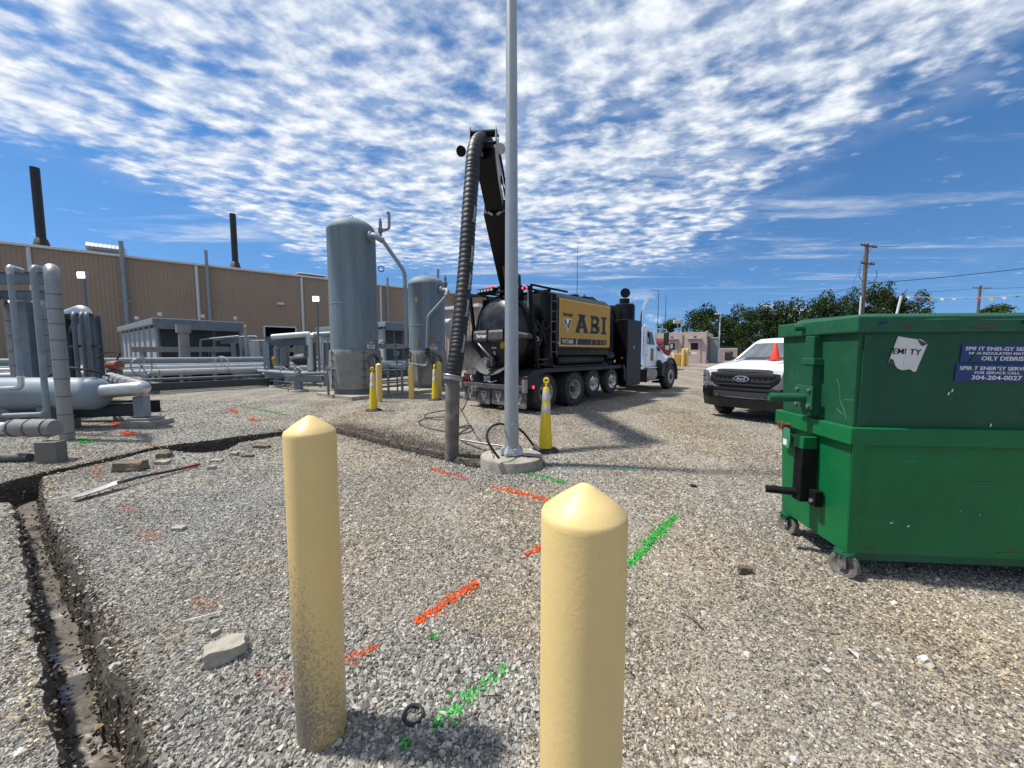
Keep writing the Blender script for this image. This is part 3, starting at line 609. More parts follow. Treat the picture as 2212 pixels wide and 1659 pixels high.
# cones
def traffic_cone(q, label, lean=0.0, sc=1.0):
    g = G(*q); t = thing('traffic_cone', label, 'traffic cone', (g.x, g.y, gzf(g.x, g.y) - .005), rnd.uniform(0, 6), 'yellow delineator cones'); t.rotation_euler = (lean, 0, t.rotation_euler[2]); t.scale = (sc, sc, sc)
    b = MB(); b.lathe([(.0, 0), (.215, 0), (.215, .02), (.16, .052), (.11, .06), (.0, .062)], n=8); b.build('base', 'rubber', t, bevel=.006)
    prof = lambda z: .105 - (.105 - .048) * (z - .05) / (.95 - .05)
    body = MB(); body.lathe([(prof(.05), .05), (prof(.5), .5), (prof(.95), .95), (prof(.95) * .8, .965), (.0, .97)], n=28); body = body.build('body', 'cone_yellow', t, smooth=40)
    for z0, z1 in ((.59, .70), (.76, .915)):
        s = MB(); s.lathe([(prof(z0) + .0005, z0), (prof(z0) + .003, z0 + .003), (prof(z1) + .003, z1 - .003), (prof(z1) + .0005, z1)], n=28); s.build('reflective_band', 'reflective', body, smooth=40)
    h = MB(); h.cyl((0, 0, .96), (0, 0, 1.02), .022, .017, 12); h.torus((0, 0, 1.065), (0, 1, 0), .034, .017, 20, 8); h.build('handle', 'cone_yellow', t, smooth=50)
traffic_cone((1178, 974), 'yellow cone with grey bands beside the light pole footing, nearest of the three', .02, 1.09)
traffic_cone((807, 887), 'yellow cone with grey bands in front of the big tank, leftmost of the three', -.01, 1.1)
traffic_cone((940, 864), 'yellow cone with grey bands in front of the smaller tank', .01, 1.1)

# paint marks sprayed on the gravel: painted stones
ST = {'o': ('paint_orange', 'orange'), 'f': ('paint_faded', 'faded orange'), 'g': ('paint_green', 'green')}
MARKS = [('o', (1066, 1050), (1196, 1084), .036, 'long orange paint dash in front of the light pole footing'), ('o', (935, 1015), (1007, 1034), .03, 'short orange paint dash left of the light pole footing'),
    ('f', (834, 989), (880, 998), .035, 'faint orange paint dash just right of the scuffed bollard top'), ('f', (762, 969), (790, 976), .04, 'faintest orange paint smear beside the narrow trench'),
    ('o', (903, 1344), (1028, 1263), .036, 'thick orange paint dash between the two foreground bollards'), ('o', (745, 1428), (815, 1397), .028, 'broken orange paint dash touching the right side of the scuffed bollard'),
    ('o', (1138, 1200), (1172, 1181), .024, 'small orange paint end showing left of the closest bollard'), ('f', (565, 1445), (640, 1505), .05, 'blurred reddish paint smear just left of the scuffed bollard'),
    ('f', (310, 1148), (342, 1168), .05, 'faded orange smear on the gravel right of the trench, below the shovel'), ('f', (424, 1288), (462, 1314), .04, 'faded orange smear in open gravel above the pale flat rock'),
    ('f', (206, 1002), (213, 1034), .045, 'faded orange streak beside the shovel handle near the tan stone'), ('f', (264, 1092), (290, 1108), .04, 'small faded orange patch just below the shovel blade'),
    ('o', (266, 933), (286, 941), .055, 'bright orange paint patch near the foot of the insulated riser pipe'), ('o', (246, 913), (262, 921), .05, 'orange paint patch in the shadow of the pipe skid'),
    ('f', (316, 955), (326, 962), .05, 'faded orange patch beyond the long trench edge'), ('o', (497, 884), (513, 892), .045, 'orange patch on gravel left of the farther cones'), ('o', (541, 904), (553, 909), .05, 'orange patch on gravel right behind the narrow trench'),
    ('g', (938, 1568), (1098, 1442), .034, 'long green paint dash between the bollards beside the metal ring'), ('g', (1362, 1214), (1458, 1114), .036, 'green paint dash right of the closest bollard'),
    ('g', (1136, 1021), (1220, 1044), .035, 'green paint dash touching the round concrete footing'), ('g', (540, 881), (624, 898), .02, 'thin faint green paint line left of the big tank cone'), ('g', (172, 949), (190, 958), .06, 'green paint patch at the foot of the insulated riser pipe'),
    ('g', (868, 1590), (880, 1612), .016, 'tiny green paint speck below the metal ring'), ('g', (930, 1375), (946, 1384), .014, 'tiny green paint speck on the clean gravel heap')]
for k, a, b_, w, lb in MARKS:
    a, b_ = np.array(G(*a)[:2]), np.array(G(*b_)[:2]); ln = np.hypot(*(b_ - a)); dens = 4300 if a[1] < 5 else 2200
    n = int(max(14, ln * w * 5.0 * dens)); t = NP.uniform(-.03, 1.03, n); nv = np.array([-(b_ - a)[1], (b_ - a)[0]]) / max(ln, 1e-6)
    off = np.where(NP.uniform(0, 1, n) < .78, NP.uniform(-1, 1, n) * w * .95, np.clip(NP.normal(0, w * 1.3, n), -2.2 * w, 2.2 * w)) * (.6 + .4 * np.sin(np.clip(t, 0, 1) * 3.1)); p = a + t[:, None] * (b_ - a) + off[:, None] * nv
    keep = NP.uniform(0, 1, n) < (1.0 if k != 'f' else .30); p = p[keep & ~in_poly(p, HP)]
    s = (.009 + .016 * NP.beta(1.3, 3, len(p))) * (1.0 if a[1] < 5 else 1.35)
    stones(p, s, 'paint_mark', ST[k][0], flat=.55, sink=.05, kind='thing', label=lb, cat='paint mark', group=ST[k][1] + ' utility markings')

# loose rocks
def rock(name, c, sz, seed, m, label, rz=0.0, cut=0.0):
    bm = bmesh.new(); bmesh.ops.create_icosphere(bm, subdivisions=3, radius=1); M3 = Matrix.Rotation(rz, 3, 'Z')
    for v in bm.verts:
        d = v.co.normalized(); q = Vector((max(-1, min(1, d.x * 1.5)), max(-1, min(1, d.y * 1.5)), max(-1, min(1, d.z * 1.7))))
        k = 1 + .28 * noise.noise(d * 1.7 + Vector((seed, 0, 0))) + .10 * noise.noise(d * 5 + Vector((seed, 3, 0)))
        q *= k; q.z += cut * q.x; v.co = M3 @ Vector((q.x * sz[0] / 2, q.y * sz[1] / 2, q.z * sz[2] / 2))
    me = bpy.data.meshes.new(name); bm.to_mesh(me); bm.free(); o = bpy.data.objects.new(name, me); COL.objects.link(o); me.materials.append(MATS[m])
    lo = min(v.co.z for v in me.vertices); o.location = (c[0], c[1], gzf(c[0], c[1]) - lo - sz[2] * .12); tag(o, label, 'rock', 'rocks lying on the gravel'); return o
rock('rock', G(487, 1418), (.175, .105, .075), 3.3, 'rock_tan', 'large pale flat rock lying left of the scuffed bollard', R(28), .12)
rock('rock', G(283, 1016), (.34, .16, .13), 5.1, 'rock_brown', 'blocky brown stone beside the shovel handle, biggest of the trench-side stones', R(5))
rock('rock', G(352, 1003), (.17, .1, .05), 7.7, 'rock_tan', 'flat pale stone between the brown stone and the trench')
rock('rock', G(356, 988), (.17, .11, .08), 9.2, 'rock_brown', 'angular tan stone on the edge of the trench')
rock('rock', G(468, 998), (.16, .08, .03), 2.2, 'rock_tan', 'thin flat stone right of the end of the shovel handle')
rock('rock', G(459, 1014), (.09, .07, .05), 12.2, 'pebble_clean', 'whitish stone just below the flat stone at the handle end')
rock('rock', G(505, 985), (.12, .07, .05), 14.2, 'rock_tan', 'small pale stone right of the widened trench hole')
rock('rock', G(535, 988), (.17, .07, .04), 15.5, 'rock_brown', 'flat brown stone farthest right along the trench')
rock('rock', G(565, 968), (.26, .10, .05), 16.5, 'rock_brown', 'low dark clod beside the trench, left of the scuffed bollard top')
rock('rock', G(386, 1146), (.10, .06, .03), 17.5, 'rock_tan', 'thin pale stone in open gravel right of the trench corner')
rock('rock', G(1608, 1240), (.085, .05, .05), 19.0, 'pebble_dark', 'small dark stone left of the near dumpster caster')
# shovel
def shovel():
    a, b_ = G(150, 1084), G(432, 1008); t = thing('shovel', 'long handled drain shovel with pale worn blade lying beside the trench', 'shovel', (a.x, a.y, 0)); d = (b_ - a).normalized(); s = Vector((-d.y, d.x, 0))
    a = a + d * .02; L_ = (b_ - a).length; up = Vector((0, 0, 1)); bl = MB(); rings = []
    for k, (x, w, z) in enumerate(((0, .045, .02), (.05, .06, .018), (.2, .068, .03), (.36, .066, .05), (.42, .05, .062), (.45, .02, .07))):
        rings.append([a + d * x + s * w * q + up * (z + .022 * q * q + (.003 if top else 0)) for top in (0, 1) for q in ((-1, -.5, 0, .5, 1) if not top else (1, .5, 0, -.5, -1))])
    bl.loft(rings); bl.build('blade', 'shovel_steel', t, w=True, smooth=50)
    h = MB(); h.tube([a + d * .4 + up * .07, a + d * .6 + up * .075, a + d * (L_ - .25) + up * .04, a + d * (L_ - .2) + up * .04], [.022, .019, .018, .018], 12); h = h.build('handle', 'fibreglass', t, w=True, smooth=50)
    g = MB(); g.tube([a + d * (L_ - .22) + up * .04, b_ + up * .035], .0195, 12); g.build('grip', 'red_tank', h, w=True, smooth=50)
    g = MB(); g.tube([a + d * .74 + up * .072, a + d * .80 + up * .071], .0205, 12); g.build('collar', 'valve_red', h, w=True, smooth=50)
shovel()
# metal ring, bits of wire and string
g = G(893, 1547); m = MB(); m.torus((g.x, g.y, gzf(g.x, g.y) + .014), (.12, -.15, 1), .041, .0085, 28, 8); m.build('metal_ring', 'mid_grey', smooth=60, label='small grey metal ring lying between the foreground bollards', cat='ring')
g = G(1498, 1050); m = MB(); m.torus((g.x, g.y, gzf(g.x, g.y) + .012), (.05, 0, 1), .035, .008, 20, 6); m.build('rubber_ring', 'rubber', smooth=60, label='tiny black ring on the gravel left of the dumpster', cat='ring')
m = MB(); m.tube(spline([G(1482, 1333) + Vector((0, 0, .01)), G(1500, 1348) + Vector((0, 0, .02)), G(1520, 1365) + Vector((0, 0, .015))], 5), .0035, 6); m.build('wire_scrap', 'wire', label='short dark piece of wire on the gravel below the dumpster', cat='wire')
m = MB(); m.tube([G(1218, 1013) + Vector((0, 0, .022)), G(1300, 1014) + Vector((0, 0, .03)), G(1392, 1018) + Vector((0, 0, .022))], .005, 6); mat('teal', (.06, .42, .36), .6); m.build('teal_cord', 'teal', label='thin teal cord stretched on the gravel right of the footing', cat='cord')
m = MB(); m.tube([G(394, 1350) + Vector((0, 0, .02)), G(480, 1328) + Vector((0, 0, .024))], .004, 6); m.build('straw', 'sticker_white', label='pale thin straw lying on gravel right of the trench', cat='straw')
m = MB(); m.tube([G(1390, 1512 + 0) + Vector((-.75, 0, .02)), G(1390, 1520) + Vector((-.66, .02, .02))], .003, 6); m.build('twig', 'wire', label='thin dark twig left of the closest bollard foot', cat='twig')
# coiled line on the gravel behind the suction tube
def coil():
    m = MB(); pts = []
    def q(u, v): g = G(u, v); return Vector((g.x, g.y, gzf(g.x, g.y) + .02))
    pts = [q(990, 884), q(960, 888), q(930, 893), q(916, 900), q(935, 907), q(965, 909), q(985, 906), q(960, 902), q(925, 905), q(905, 912), q(912, 922), q(945, 930), q(975, 934), q(992, 940), q(978, 932), q(985, 926), q(1010, 924), q(1022, 928), q(1010, 936), q(985, 938), q(972, 930), q(1000, 922), q(1018, 920), q(1000, 932), q(985, 944), q(1000, 955), q(1030, 968), q(1060, 976)]
    m.tube(spline(pts, 7), .011, 8); m.build('coiled_air_hose', 'fibreglass', smooth=60, label='thin dark hose coiled loosely on gravel behind the suction tube', cat='hose')
    m = MB(); m.tube([q(986, 950), q(1060, 962), q(1150, 974)], .013, 8); m.build('steel_lance', 'steel', smooth=60, label='straight pale steel rod lying behind the light pole footing', cat='rod')
coil()
# concrete block at far left
def block():
    a, b_ = G(62, 962), G(122, 1004); g = G(95, 1003)
    o = MB().box((g.x, g.y + .1, .15), (.27, .17, .33), rz=R(8)).build('concrete_block', 'block', bevel=.006, label='plain grey concrete block standing under the strapped pipe at far left', cat='block')
    return g
BLK = block()

# ================================================================ the two nested dumpsters
DC, DR = Vector((2.29, 2.575, 0)), -.085
def dumpsters():
    # local: x along the long side, y along the short side (away), origin at the near corner of the rim
    def shell(L0, W0, L1, W1, z0, z1, ox=0.0, oy=0.0, t=.012):
        m = MB(); cx, cy = 2.05 / 2, .86 / 2
        def ring(Lx, Wy, z): return [(cx - Lx / 2, cy - Wy / 2, z), (cx + Lx / 2, cy - Wy / 2, z), (cx + Lx / 2, cy + Wy / 2, z), (cx - Lx / 2, cy + Wy / 2, z)]
        m.loft([ring(L0, W0, z0), ring(L1, W1, z1), ring(L1 - 2 * t, W1 - 2 * t, z1), ring(L0 - 2 * t, W0 - 2 * t, z0 + t)], caps=True); return m
    def rim(Lx, Wy, z0, z1, w):
        m = MB(); cx, cy = 2.05 / 2, .86 / 2
        def ring(e, z): return [(cx - Lx / 2 - e, cy - Wy / 2 - e, z), (cx + Lx / 2 + e, cy - Wy / 2 - e, z), (cx + Lx / 2 + e, cy + Wy / 2 + e, z), (cx - Lx / 2 - e, cy + Wy / 2 + e, z)]
        r = [ring(-w, z0), ring(w, z0), ring(w, z1), ring(-w, z1), ring(-w, z0)]; m.loft(r, caps=False); return m
    lo = thing('dumpster', 'bright green steel dumpster on casters, lower of the two nested ones', 'dumpster', DC, DR, 'nested green dumpsters')
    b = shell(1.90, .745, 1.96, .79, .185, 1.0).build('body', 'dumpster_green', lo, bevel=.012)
    # folded flange down the near corner
    for y0, s in ((.0, 1),):
        f = MB(); f.loft([[(.05, .025, .2), (.115, .022, .2), (.115, .018, .2), (.05, .018, .2)], [(.03, .007, .99), (.10, .005, .99), (.10, .001, .99), (.03, .001, .99)]]); f.build('corner_flange', 'dumpster_green', lo)
    rim(1.99, .82, .975, 1.095, .022).build('rim', 'dumpster_green', lo, bevel=.008)
    sk = MB(); sk.bb(.05, 2.0, .06, .14, .135, .19); sk.bb(.05, 2.0, .70, .78, .135, .19); sk.build('skid_rail', 'dumpster_dark', lo, bevel=.004)
    pk = MB(); pk.bb(-.075, .03, .34, .45, .86, .955); pk.build('pocket_top', 'dumpster_green', lo, bevel=.006)
    pk = MB(); pk.bb(-.072, .04, .345, .445, .44, .858); arm = pk.build('lift_arm', 'dark_matt', lo, bevel=.006)
    q = MB(); q.cyl((-.05, .40, .50), (-.26, .46, .50), .03, n=20, caps=False); q.cyl((-.26, .46, .50), (-.05, .40, .50), .024, n=20); q.build('lift_pin', 'dark_matt', arm, smooth=50)
    q = MB(); q.bb(-.012, .05, .27, .34, .43, .55); br = q.build('bracket', 'dark_matt', arm, bevel=.004); q = MB(); q.cyl((-.012, .3, .47), (-.026, .3, .47), .015, n=6); q.build('bolt', 'steel', arm)
    q = MB(); q.cyl((-.02, .60, 1.0), (-.10, .60, 1.0), .018, n=14); q.cyl((-.085, .60, 1.0), (-.10, .60, 1.0), .035, n=18); q.build('rim_stud', 'rust', lo, smooth=40)
    st = MB(); M = basis((.018, .80 - .06, .885), (0, -1, 0), (0, 0, 1)); bx = MB(); bx.prism([(0, -.085), (.085, -.10), (.10, -.02), (.092, .07), (0, .085)], M, .003)
    bx.v = [q + Vector((-.005 - (0.985 - q.z) * -.02, 0, 0)) for q in bx.v]; s = bx.build('hazard_sticker', 'sticker_green', lo)
    for k, (y, h, w) in enumerate(((.055, .012, .04), (.035, .012, .07), (.012, .012, .05))):
        l_ = MB(); l_.bb(.0125, .0135, .74 - .05 - w / 2, .74 - .05 + w / 2, .885 + y - h / 2, .885 + y + h / 2); l_.build('sticker_line', 'white_ink', s)
    l_ = MB(); l_.bb(.0125, .0135, .74 - .055, .74 - .005, .885 - .075, .885 - .01); l_.build('sticker_panel', 'white_ink', s)
    for (x, y, a) in ((.085, .08, .5), (.10, .74, .2), (1.92, .08, .3), (1.92, .74, .6)):
        c = MB(); M3 = Matrix.Rotation(a, 3, 'Z'); o_ = Vector((x, y, .088)); ax = M3 @ Vector((1, 0, 0)) if False else Matrix.Rotation(a - .2, 3, 'Z') @ Vector((1, .25, 0)).normalized()
        c.lathe([(.066, -.024), (.086, -.024), (.09, -.012), (.09, .012), (.086, .024), (.066, .024), (.03, .008), (.03, -.008), (.066, -.024)], o_, ax, n=28); cw = c.build('caster', 'caster_tread', lo, smooth=40)
        h = MB(); h.lathe([(.065, -.019), (.03, -.006), (.02, -.02), (0.001, -.022)], o_, ax, n=20); h.lathe([(.065, .019), (.03, .006), (.02, .02), (0.001, .022)], o_, ax, n=20); h.build('hub', 'rust', cw, smooth=40)
        k = MB(); a2, b2, d2 = frame_of(ax); m3 = Matrix((a2, b2, d2)).transposed()
        for sg in (-1, 1): k = MB(); k.box(o_ + d2 * .034 * sg + Vector((0, 0, .03)), (.05, .095, .004), M=m3); k.build('fork', 'steel', cw)
        k = MB(); k.box(o_ + Vector((0, 0, .09)), (.12, .10, .012), rz=a); k.build('mounting_plate', 'dumpster_dark', cw, bevel=.003)
        k = MB(); k.cyl(o_ - d2 * .045, o_ + d2 * .045, .011, n=8); k.build('axle_bolt', 'steel', cw)
    up = thing('dumpster', 'darker green steel dumpster with stickers, nested on top of the lower one', 'dumpster', DC, DR, 'nested green dumpsters')
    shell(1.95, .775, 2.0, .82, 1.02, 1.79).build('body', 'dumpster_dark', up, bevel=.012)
    rim(2.0, .82, 1.735, 1.845, .03).build('rim', 'dumpster_rim', up, bevel=.01)
    ld = MB(); ld.loft([[(.10, .06, 1.848), (2.0, .06, 1.848), (2.0, .82, 1.85), (.10, .82, 1.85)], [(.13, .10, 1.868), (1.97, .10, 1.868), (1.97, .78, 1.885), (.13, .78, 1.885)]]); lid = ld.build('lid', 'dumpster_dark', up, bevel=.006)
    f = MB(); f.loft([[(.075, .040, 1.10), (.14, .037, 1.10), (.14, .032, 1.10), (.075, .032, 1.10)], [(.062, .020, 1.72), (.125, .018, 1.72), (.125, .012, 1.72), (.062, .012, 1.72)]]); f.build('corner_flange', 'dumpster_dark', up)
    ch = MB(); ch.bb(-.035, .05, .35, .45, 1.12, 1.73); ch.build('channel', 'dumpster_dark', up, bevel=.006)
    ch = MB(); ch.bb(-.042, .05, .33, .47, 1.51, 1.56); ch.build('channel_strap', 'dumpster_rim', up, bevel=.004)
    pl = MB(); pl.bb(-.052, -.04, .31, .50, 1.17, 1.35); pl = pl.build('bolt_plate', 'dumpster_rim', up, bevel=.003)
    for y in (.335, .475):
        for z in (1.20, 1.32): q = MB(); q.cyl((-.053, y, z), (-.068, y, z), .013, n=6); q.build('bolt', 'steel', pl)
    q = MB(); q.cyl((-.05, .40, 1.255), (-.30, .42, 1.255), .034, n=22, caps=False); q.cyl((-.298, .42, 1.255), (-.05, .40, 1.255), .027, n=22); q.build('lift_pin', 'dumpster_rim', up, smooth=50)
    q = MB(); q.cyl((-.02, .52, 1.80), (-.085, .52, 1.80), .025, n=18); q.build('rim_stud', 'dumpster_rim', up, smooth=40)
    q = MB(); q.box((1.03, -.012, 1.80), (.11, .02, .022)); q.build('latch', 'dark_matt', up, bevel=.006)
    # stickers on the long side; the side leans out a little: y at height z
    ys = lambda z: .0425 - .0225 * (z - 1.02) / .77 - .0035
    def on(x, z, rx=0.0): return basis((x, ys(z), z), (math.cos(rx), 0, math.sin(rx)), (0, (ys(z + .1) - ys(z)) * 10, 1))
    e = MB(); e.prism([(-.105, -.075), (-.06, -.085), (-.04, -.105), (-.01, -.115), (.035, -.105), (.06, -.122), (.075, -.118), (.088, -.06), (.118, .068), (.075, .094), (.02, .096), (-.07, .108)], on(.335, 1.60, -.05), .002); e = e.build('empty_sticker', 'sticker_white', up)
    k = MB(); k.prism([(.05, .094), (.118, .068), (.09, .05), (.075, .058)], on(.335, 1.60, -.05), .004); k.build('curled_corner', 'sticker_brown', e)
    k = MB(); k.prism([(-.105, -.075), (-.06, -.085), (-.075, -.05), (-.095, -.04)], on(.335, 1.60, -.05), .0035); k.build('torn_corner', 'sticker_brown', e)
    T = on(.335, 1.61, -.05); T.translation += Vector((0, -.0025, 0)); text('EMPTY', 'ink', e, T, w=.175, h=.036, bold=.012)
    k = MB(); k.prism([(-.012, -.10), (.012, -.10), (.016, .03), (.004, .05), (-.006, .03)], on(.335, 1.60, -.05), .0045); k.build('scratched_strip', 'sticker_white', e)
    def blue(x, z, w, h, rows):
        b_ = MB(); b_.prism([(-w / 2, -h / 2), (w / 2, -h / 2), (w / 2, h / 2), (-w / 2, h / 2)], on(x, z, -.012), .002); b_ = b_.build('blue_sign', 'sticker_blue', up)
        for s, zz, ww, hh, bo, dx in rows:
            T = on(x + dx, z + zz, -.012); T.translation += Vector((0, -.0025, 0)); text(s, 'white_ink', b_, T, w=ww, h=hh, bold=bo)
        return b_
    s1 = blue(.915, 1.597, .50, .118, [('SPIRIT ENERGY SERVICES', .030, .475, .024, .012, .01), ('NON REGULATED MATERIAL', 0, .405, .017, .01, 0), ('OILY DEBRIS', -.033, .25, .027, .012, 0)])
    s2 = blue(.895, 1.47, .50, .115, [('SPIRIT ENERGY SERVICES', .029, .455, .024, .012, .0), ('FOR SERVICE CALL', 0, .27, .017, .01, 0), ('304-204-0027', -.032, .30, .028, .012, 0)])
    for s, pts in ((s1, [(.76, 1.64), (.75, 1.60), (.725, 1.54)]), (s1, [(1.04, 1.64), (1.06, 1.605), (1.045, 1.56)]), (s1, [(.91, 1.65), (.905, 1.625)]), (s2, [(.75, 1.515), (.74, 1.49)]), (s2, [(.89, 1.50), (.895, 1.48)])):
        k = MB(); k.tube([Vector((x, ys(z) - .002, z)) for x, z in pts], [.004 + rnd.random() * .006 for _ in pts], 5); k.v = [Vector((q.x, ys(q.z) - .0045 + (q.y - ys(q.z)) * .2, q.z)) for q in k.v]; k.build('worn_patch', 'dumpster_dark', s)
    # scratches on the short side
    for pts in ([(.20, 1.42), (.17, 1.35), (.165, 1.28), (.15, 1.24), (.12, 1.20), (.10, 1.14)], [(.155, 1.25), (.12, 1.27), (.08, 1.275), (.04, 1.28)], [(.19, 1.20), (.15, 1.175), (.12, 1.17)]):
        xs = lambda z: .05 - .025 * (z - 1.02) / .77
        k = MB(); k.tube(spline([Vector((xs(z) - .0005, y, z)) for y, z in pts], 4), .0012, 4); k.build('scratch', 'scratch', up)
    for x, z, w, h, mt in ((.30, 1.775, .05, .008, 'rust'), (.75, 1.77, .09, .006, 'rust'), (1.2, 1.79, .04, .01, 'scratch'), (.5, 1.82, .12, .004, 'scratch'), (.15, 1.80, .03, .012, 'badge_blue'), (.9, 1.815, .2, .003, 'scratch')):
        k = MB(); k.prism([(-w, -h * .6), (-w * .3, -h), (w * .8, -h * .5), (w, h * .4), (w * .2, h), (-w * .7, h * .6)], basis((x, -.0125, z), (1, 0, 0), (0, 0, 1)), .001); k.build('wear_mark', mt, up)
    for x, z, w, h, mt in ((.42, .86, .06, .002, 'scratch'), (.9, .70, .09, .0015, 'scratch'), (.35, .42, .012, .006, 'sticker_white'), (.46, .40, .01, .007, 'sticker_white'), (.55, .45, .008, .005, 'scratch'), (.9, .5, .006, .01, 'scratch'), (.78, .52, .008, .008, 'scratch'), (.25, .23, .05, .006, 'rust'), (1.1, .235, .07, .005, 'rust')):
        y_ = .057 - .022 * (z - .185) / .815; k = MB(); k.prism([(-w, -h), (w, -h * .4), (w * .8, h), (-w * .6, h * .7)], basis((x, y_ - .0015, z), (1, 0, .05), (0, -.027, 1)), .001); k.build('wear_mark', mt, lo)
    for x, z in ((.62, 1.33), (.64, 1.35), (1.1, 1.2), (.9, 1.12)):
        k = MB(); k.prism([(-.006, -.01), (.004, -.008), (.006, .012), (-.002, .01)], on(x, z), .002); k.build('paint_chip', 'sticker_white', up)
dumpsters()

# ================================================================ vacuum truck (local: x forward, y left, z up, origin under the rearmost axle)
TA = math.atan2(.731, .682); TO = Vector((.022, 11.42, 0))
TR = thing('vacuum_truck', 'dark six axle vacuum excavator truck with yellow side panel and white cab', 'truck', TO, TA)
def tw(x, y, z): return MW[TR.name] @ Vector((x, y, z))
def wheel(x, side, r, w, zc, style, yout=1.27, dual=False):
    yo = side * yout; sg = side; ax = (0, sg, 0); o = (x, yo - sg * w, zc)   # profile z runs outwards from inner face
    m = MB(); R_ = r; prof = [(r * .56, .0), (r * .80, -.0), (r * .955, .02), (r, .055), (r, w - .055), (r * .955, w - .018), (r * .82, w), (r * .60, w - .004), (r * .56, w - .02), (r * .55, w - .05)]
    m.lathe(prof, o, ax, n=44)
    tread = 30 if style == 'lug' else 0
    wh = m.build('wheel', 'tyre', TR, smooth=35)
    if style == 'lug':
        t = MB()
        for k in range(38):
            a = 2 * math.pi * k / 38; c, s = math.cos(a), math.sin(a)
            for yy in (.045, w - .045): t.box((x + c * (r + .003), yo - sg * w + sg * yy, zc + s * (r + .003)), (.016, .075, .05), M=Matrix.Rotation(-a, 3, 'Y'))
        t.build('tread_blocks', 'tyre', wh, kind='stuff')
    rm = MB()
    if style == 'alloy':
        rm.lathe([(r * .575, w - .03), (r * .565, w - .005), (r * .53, w - .012), (r * .50, w - .05), (r * .40, w - .055), (r * .30, w - .05), (.001, w - .05)], o, ax, n=36)
        rim = rm.build('rim', 'alloy', wh, smooth=35)
        for k in range(8):
            a = 2 * math.pi * (k + .5) / 8; h = MB(); h.cyl((x + math.cos(a) * r * .44, yo - sg * .0515, zc + math.sin(a) * r * .44), (x + math.cos(a) * r * .44, yo - sg * .0475, zc + math.sin(a) * r * .44), r * .055, n=12); h.build('hand_hole', 'hub_dark', rim)
        hb = MB(); hb.lathe([(r * .27, w - .05), (r * .25, w - .02), (r * .17, w + .0), (r * .15, w + .03), (.001, w + .035)], o, ax, n=20); hb.build('hub', 'steel', rim, smooth=35)
    elif style == 'front':
        rm.lathe([(r * .575, w - .03), (r * .565, w - .005), (r * .53, w - .012), (r * .49, w - .04), (r * .42, w - .015), (r * .28, w + .0), (.001, w + .0)], o, ax, n=36)
        rim = rm.build('rim', 'rim_steel', wh, smooth=35); hb = MB(); hb.lathe([(r * .24, w), (r * .22, w + .04), (r * .13, w + .05), (.001, w + .055)], o, ax, n=16); hb.build('hub', 'hub_dark', rim, smooth=35)
    else:
        rm.lathe([(r * .575, w - .03), (r * .565, w - .005), (r * .53, w - .012), (r * .50, w - .08), (r * .46, w - .20), (r * .30, w - .20), (r * .27, w - .16), (r * .18, w - .15), (r * .16, w - .07), (.001, w - .06)], o, ax, n=36)
        rim = rm.build('rim', 'rim_steel', wh, smooth=35)
        hb = MB(); hb.lathe([(r * .19, w - .155), (r * .17, w - .06), (.001, w - .055)], o, ax, n=16); hb.build('hub', 'hub_dark', rim, smooth=35)
    for k in range(10):
        a = 2 * math.pi * k / 10; dy = {'alloy': .05, 'front': .0, 'lug': .20}[style]; q = MB(); c = Vector((x + math.cos(a) * r * .33, yo - sg * (dy + .002), zc + math.sin(a) * r * .33)); q.cyl(c, c + Vector((0, sg * .022, 0)), .013, n=6); q.build('lug_nut', 'steel', rim)
for s in (-1, 1):
    for x in (0, 1.42): wheel(x, s, .512, .60, .512, 'lug')
    for x in (2.52, 3.73): wheel(x, s, .432, .27, .635, 'alloy', 1.24)
    wheel(9.04, s, .56, .33, .56, 'front', 1.25)
def part(name, m, mt, **k): return m.build(name, mt, TR, **k)
for s in (-1, 1):
    part('frame_rail', MB().bb(-.85, 9.6, s * .43 - .045, s * .43 + .045, .66, .95), 'dark_matt')
for x in (0, 1.42, 2.52, 3.73, 9.04): part('axle', MB().cyl((x, -.9, .52 if x < 2 or x > 5 else .62), (x, .9, .52 if x < 2 or x > 5 else .62), .075, n=12), 'dark_matt', smooth=50)
# deck with side channels and drop ends
part('deck', MB().bb(-.6, 6.2, -1.2, 1.2, 1.075, 1.13), 'dark_matt')
for s in (-1, 1):
    m = MB(); m.bb(-.05, 4.35, s * 1.215 - .055, s * 1.215 + .055, 1.06, 1.18)
    part('side_channel', m, 'mid_grey', bevel=.008)
    y0, y1 = s * 1.26 - .01, s * 1.26 + .01
    m = MB(); m.prism([(4.35, 1.18), (4.35, 1.06), (4.42, .98), (4.46, .62), (4.54, .62), (4.52, 1.02), (4.42, 1.18)], basis((0, s * 1.27, 0), (1, 0, 0), (0, 0, 1)), .07); part('fender_end', m, 'mid_grey', bevel=.005)
    m = MB(); m.prism([(-.05, 1.18), (-.05, 1.06), (-.22, 1.02), (-.42, .66), (-.78, .66), (-.82, .98), (-.55, 1.14)], basis((0, s * 1.28 if s > 0 else -1.28 + .52, 0), (1, 0, 0), (0, 0, 1)), .52); part('rear_fender', m, 'mid_grey', bevel=.012)
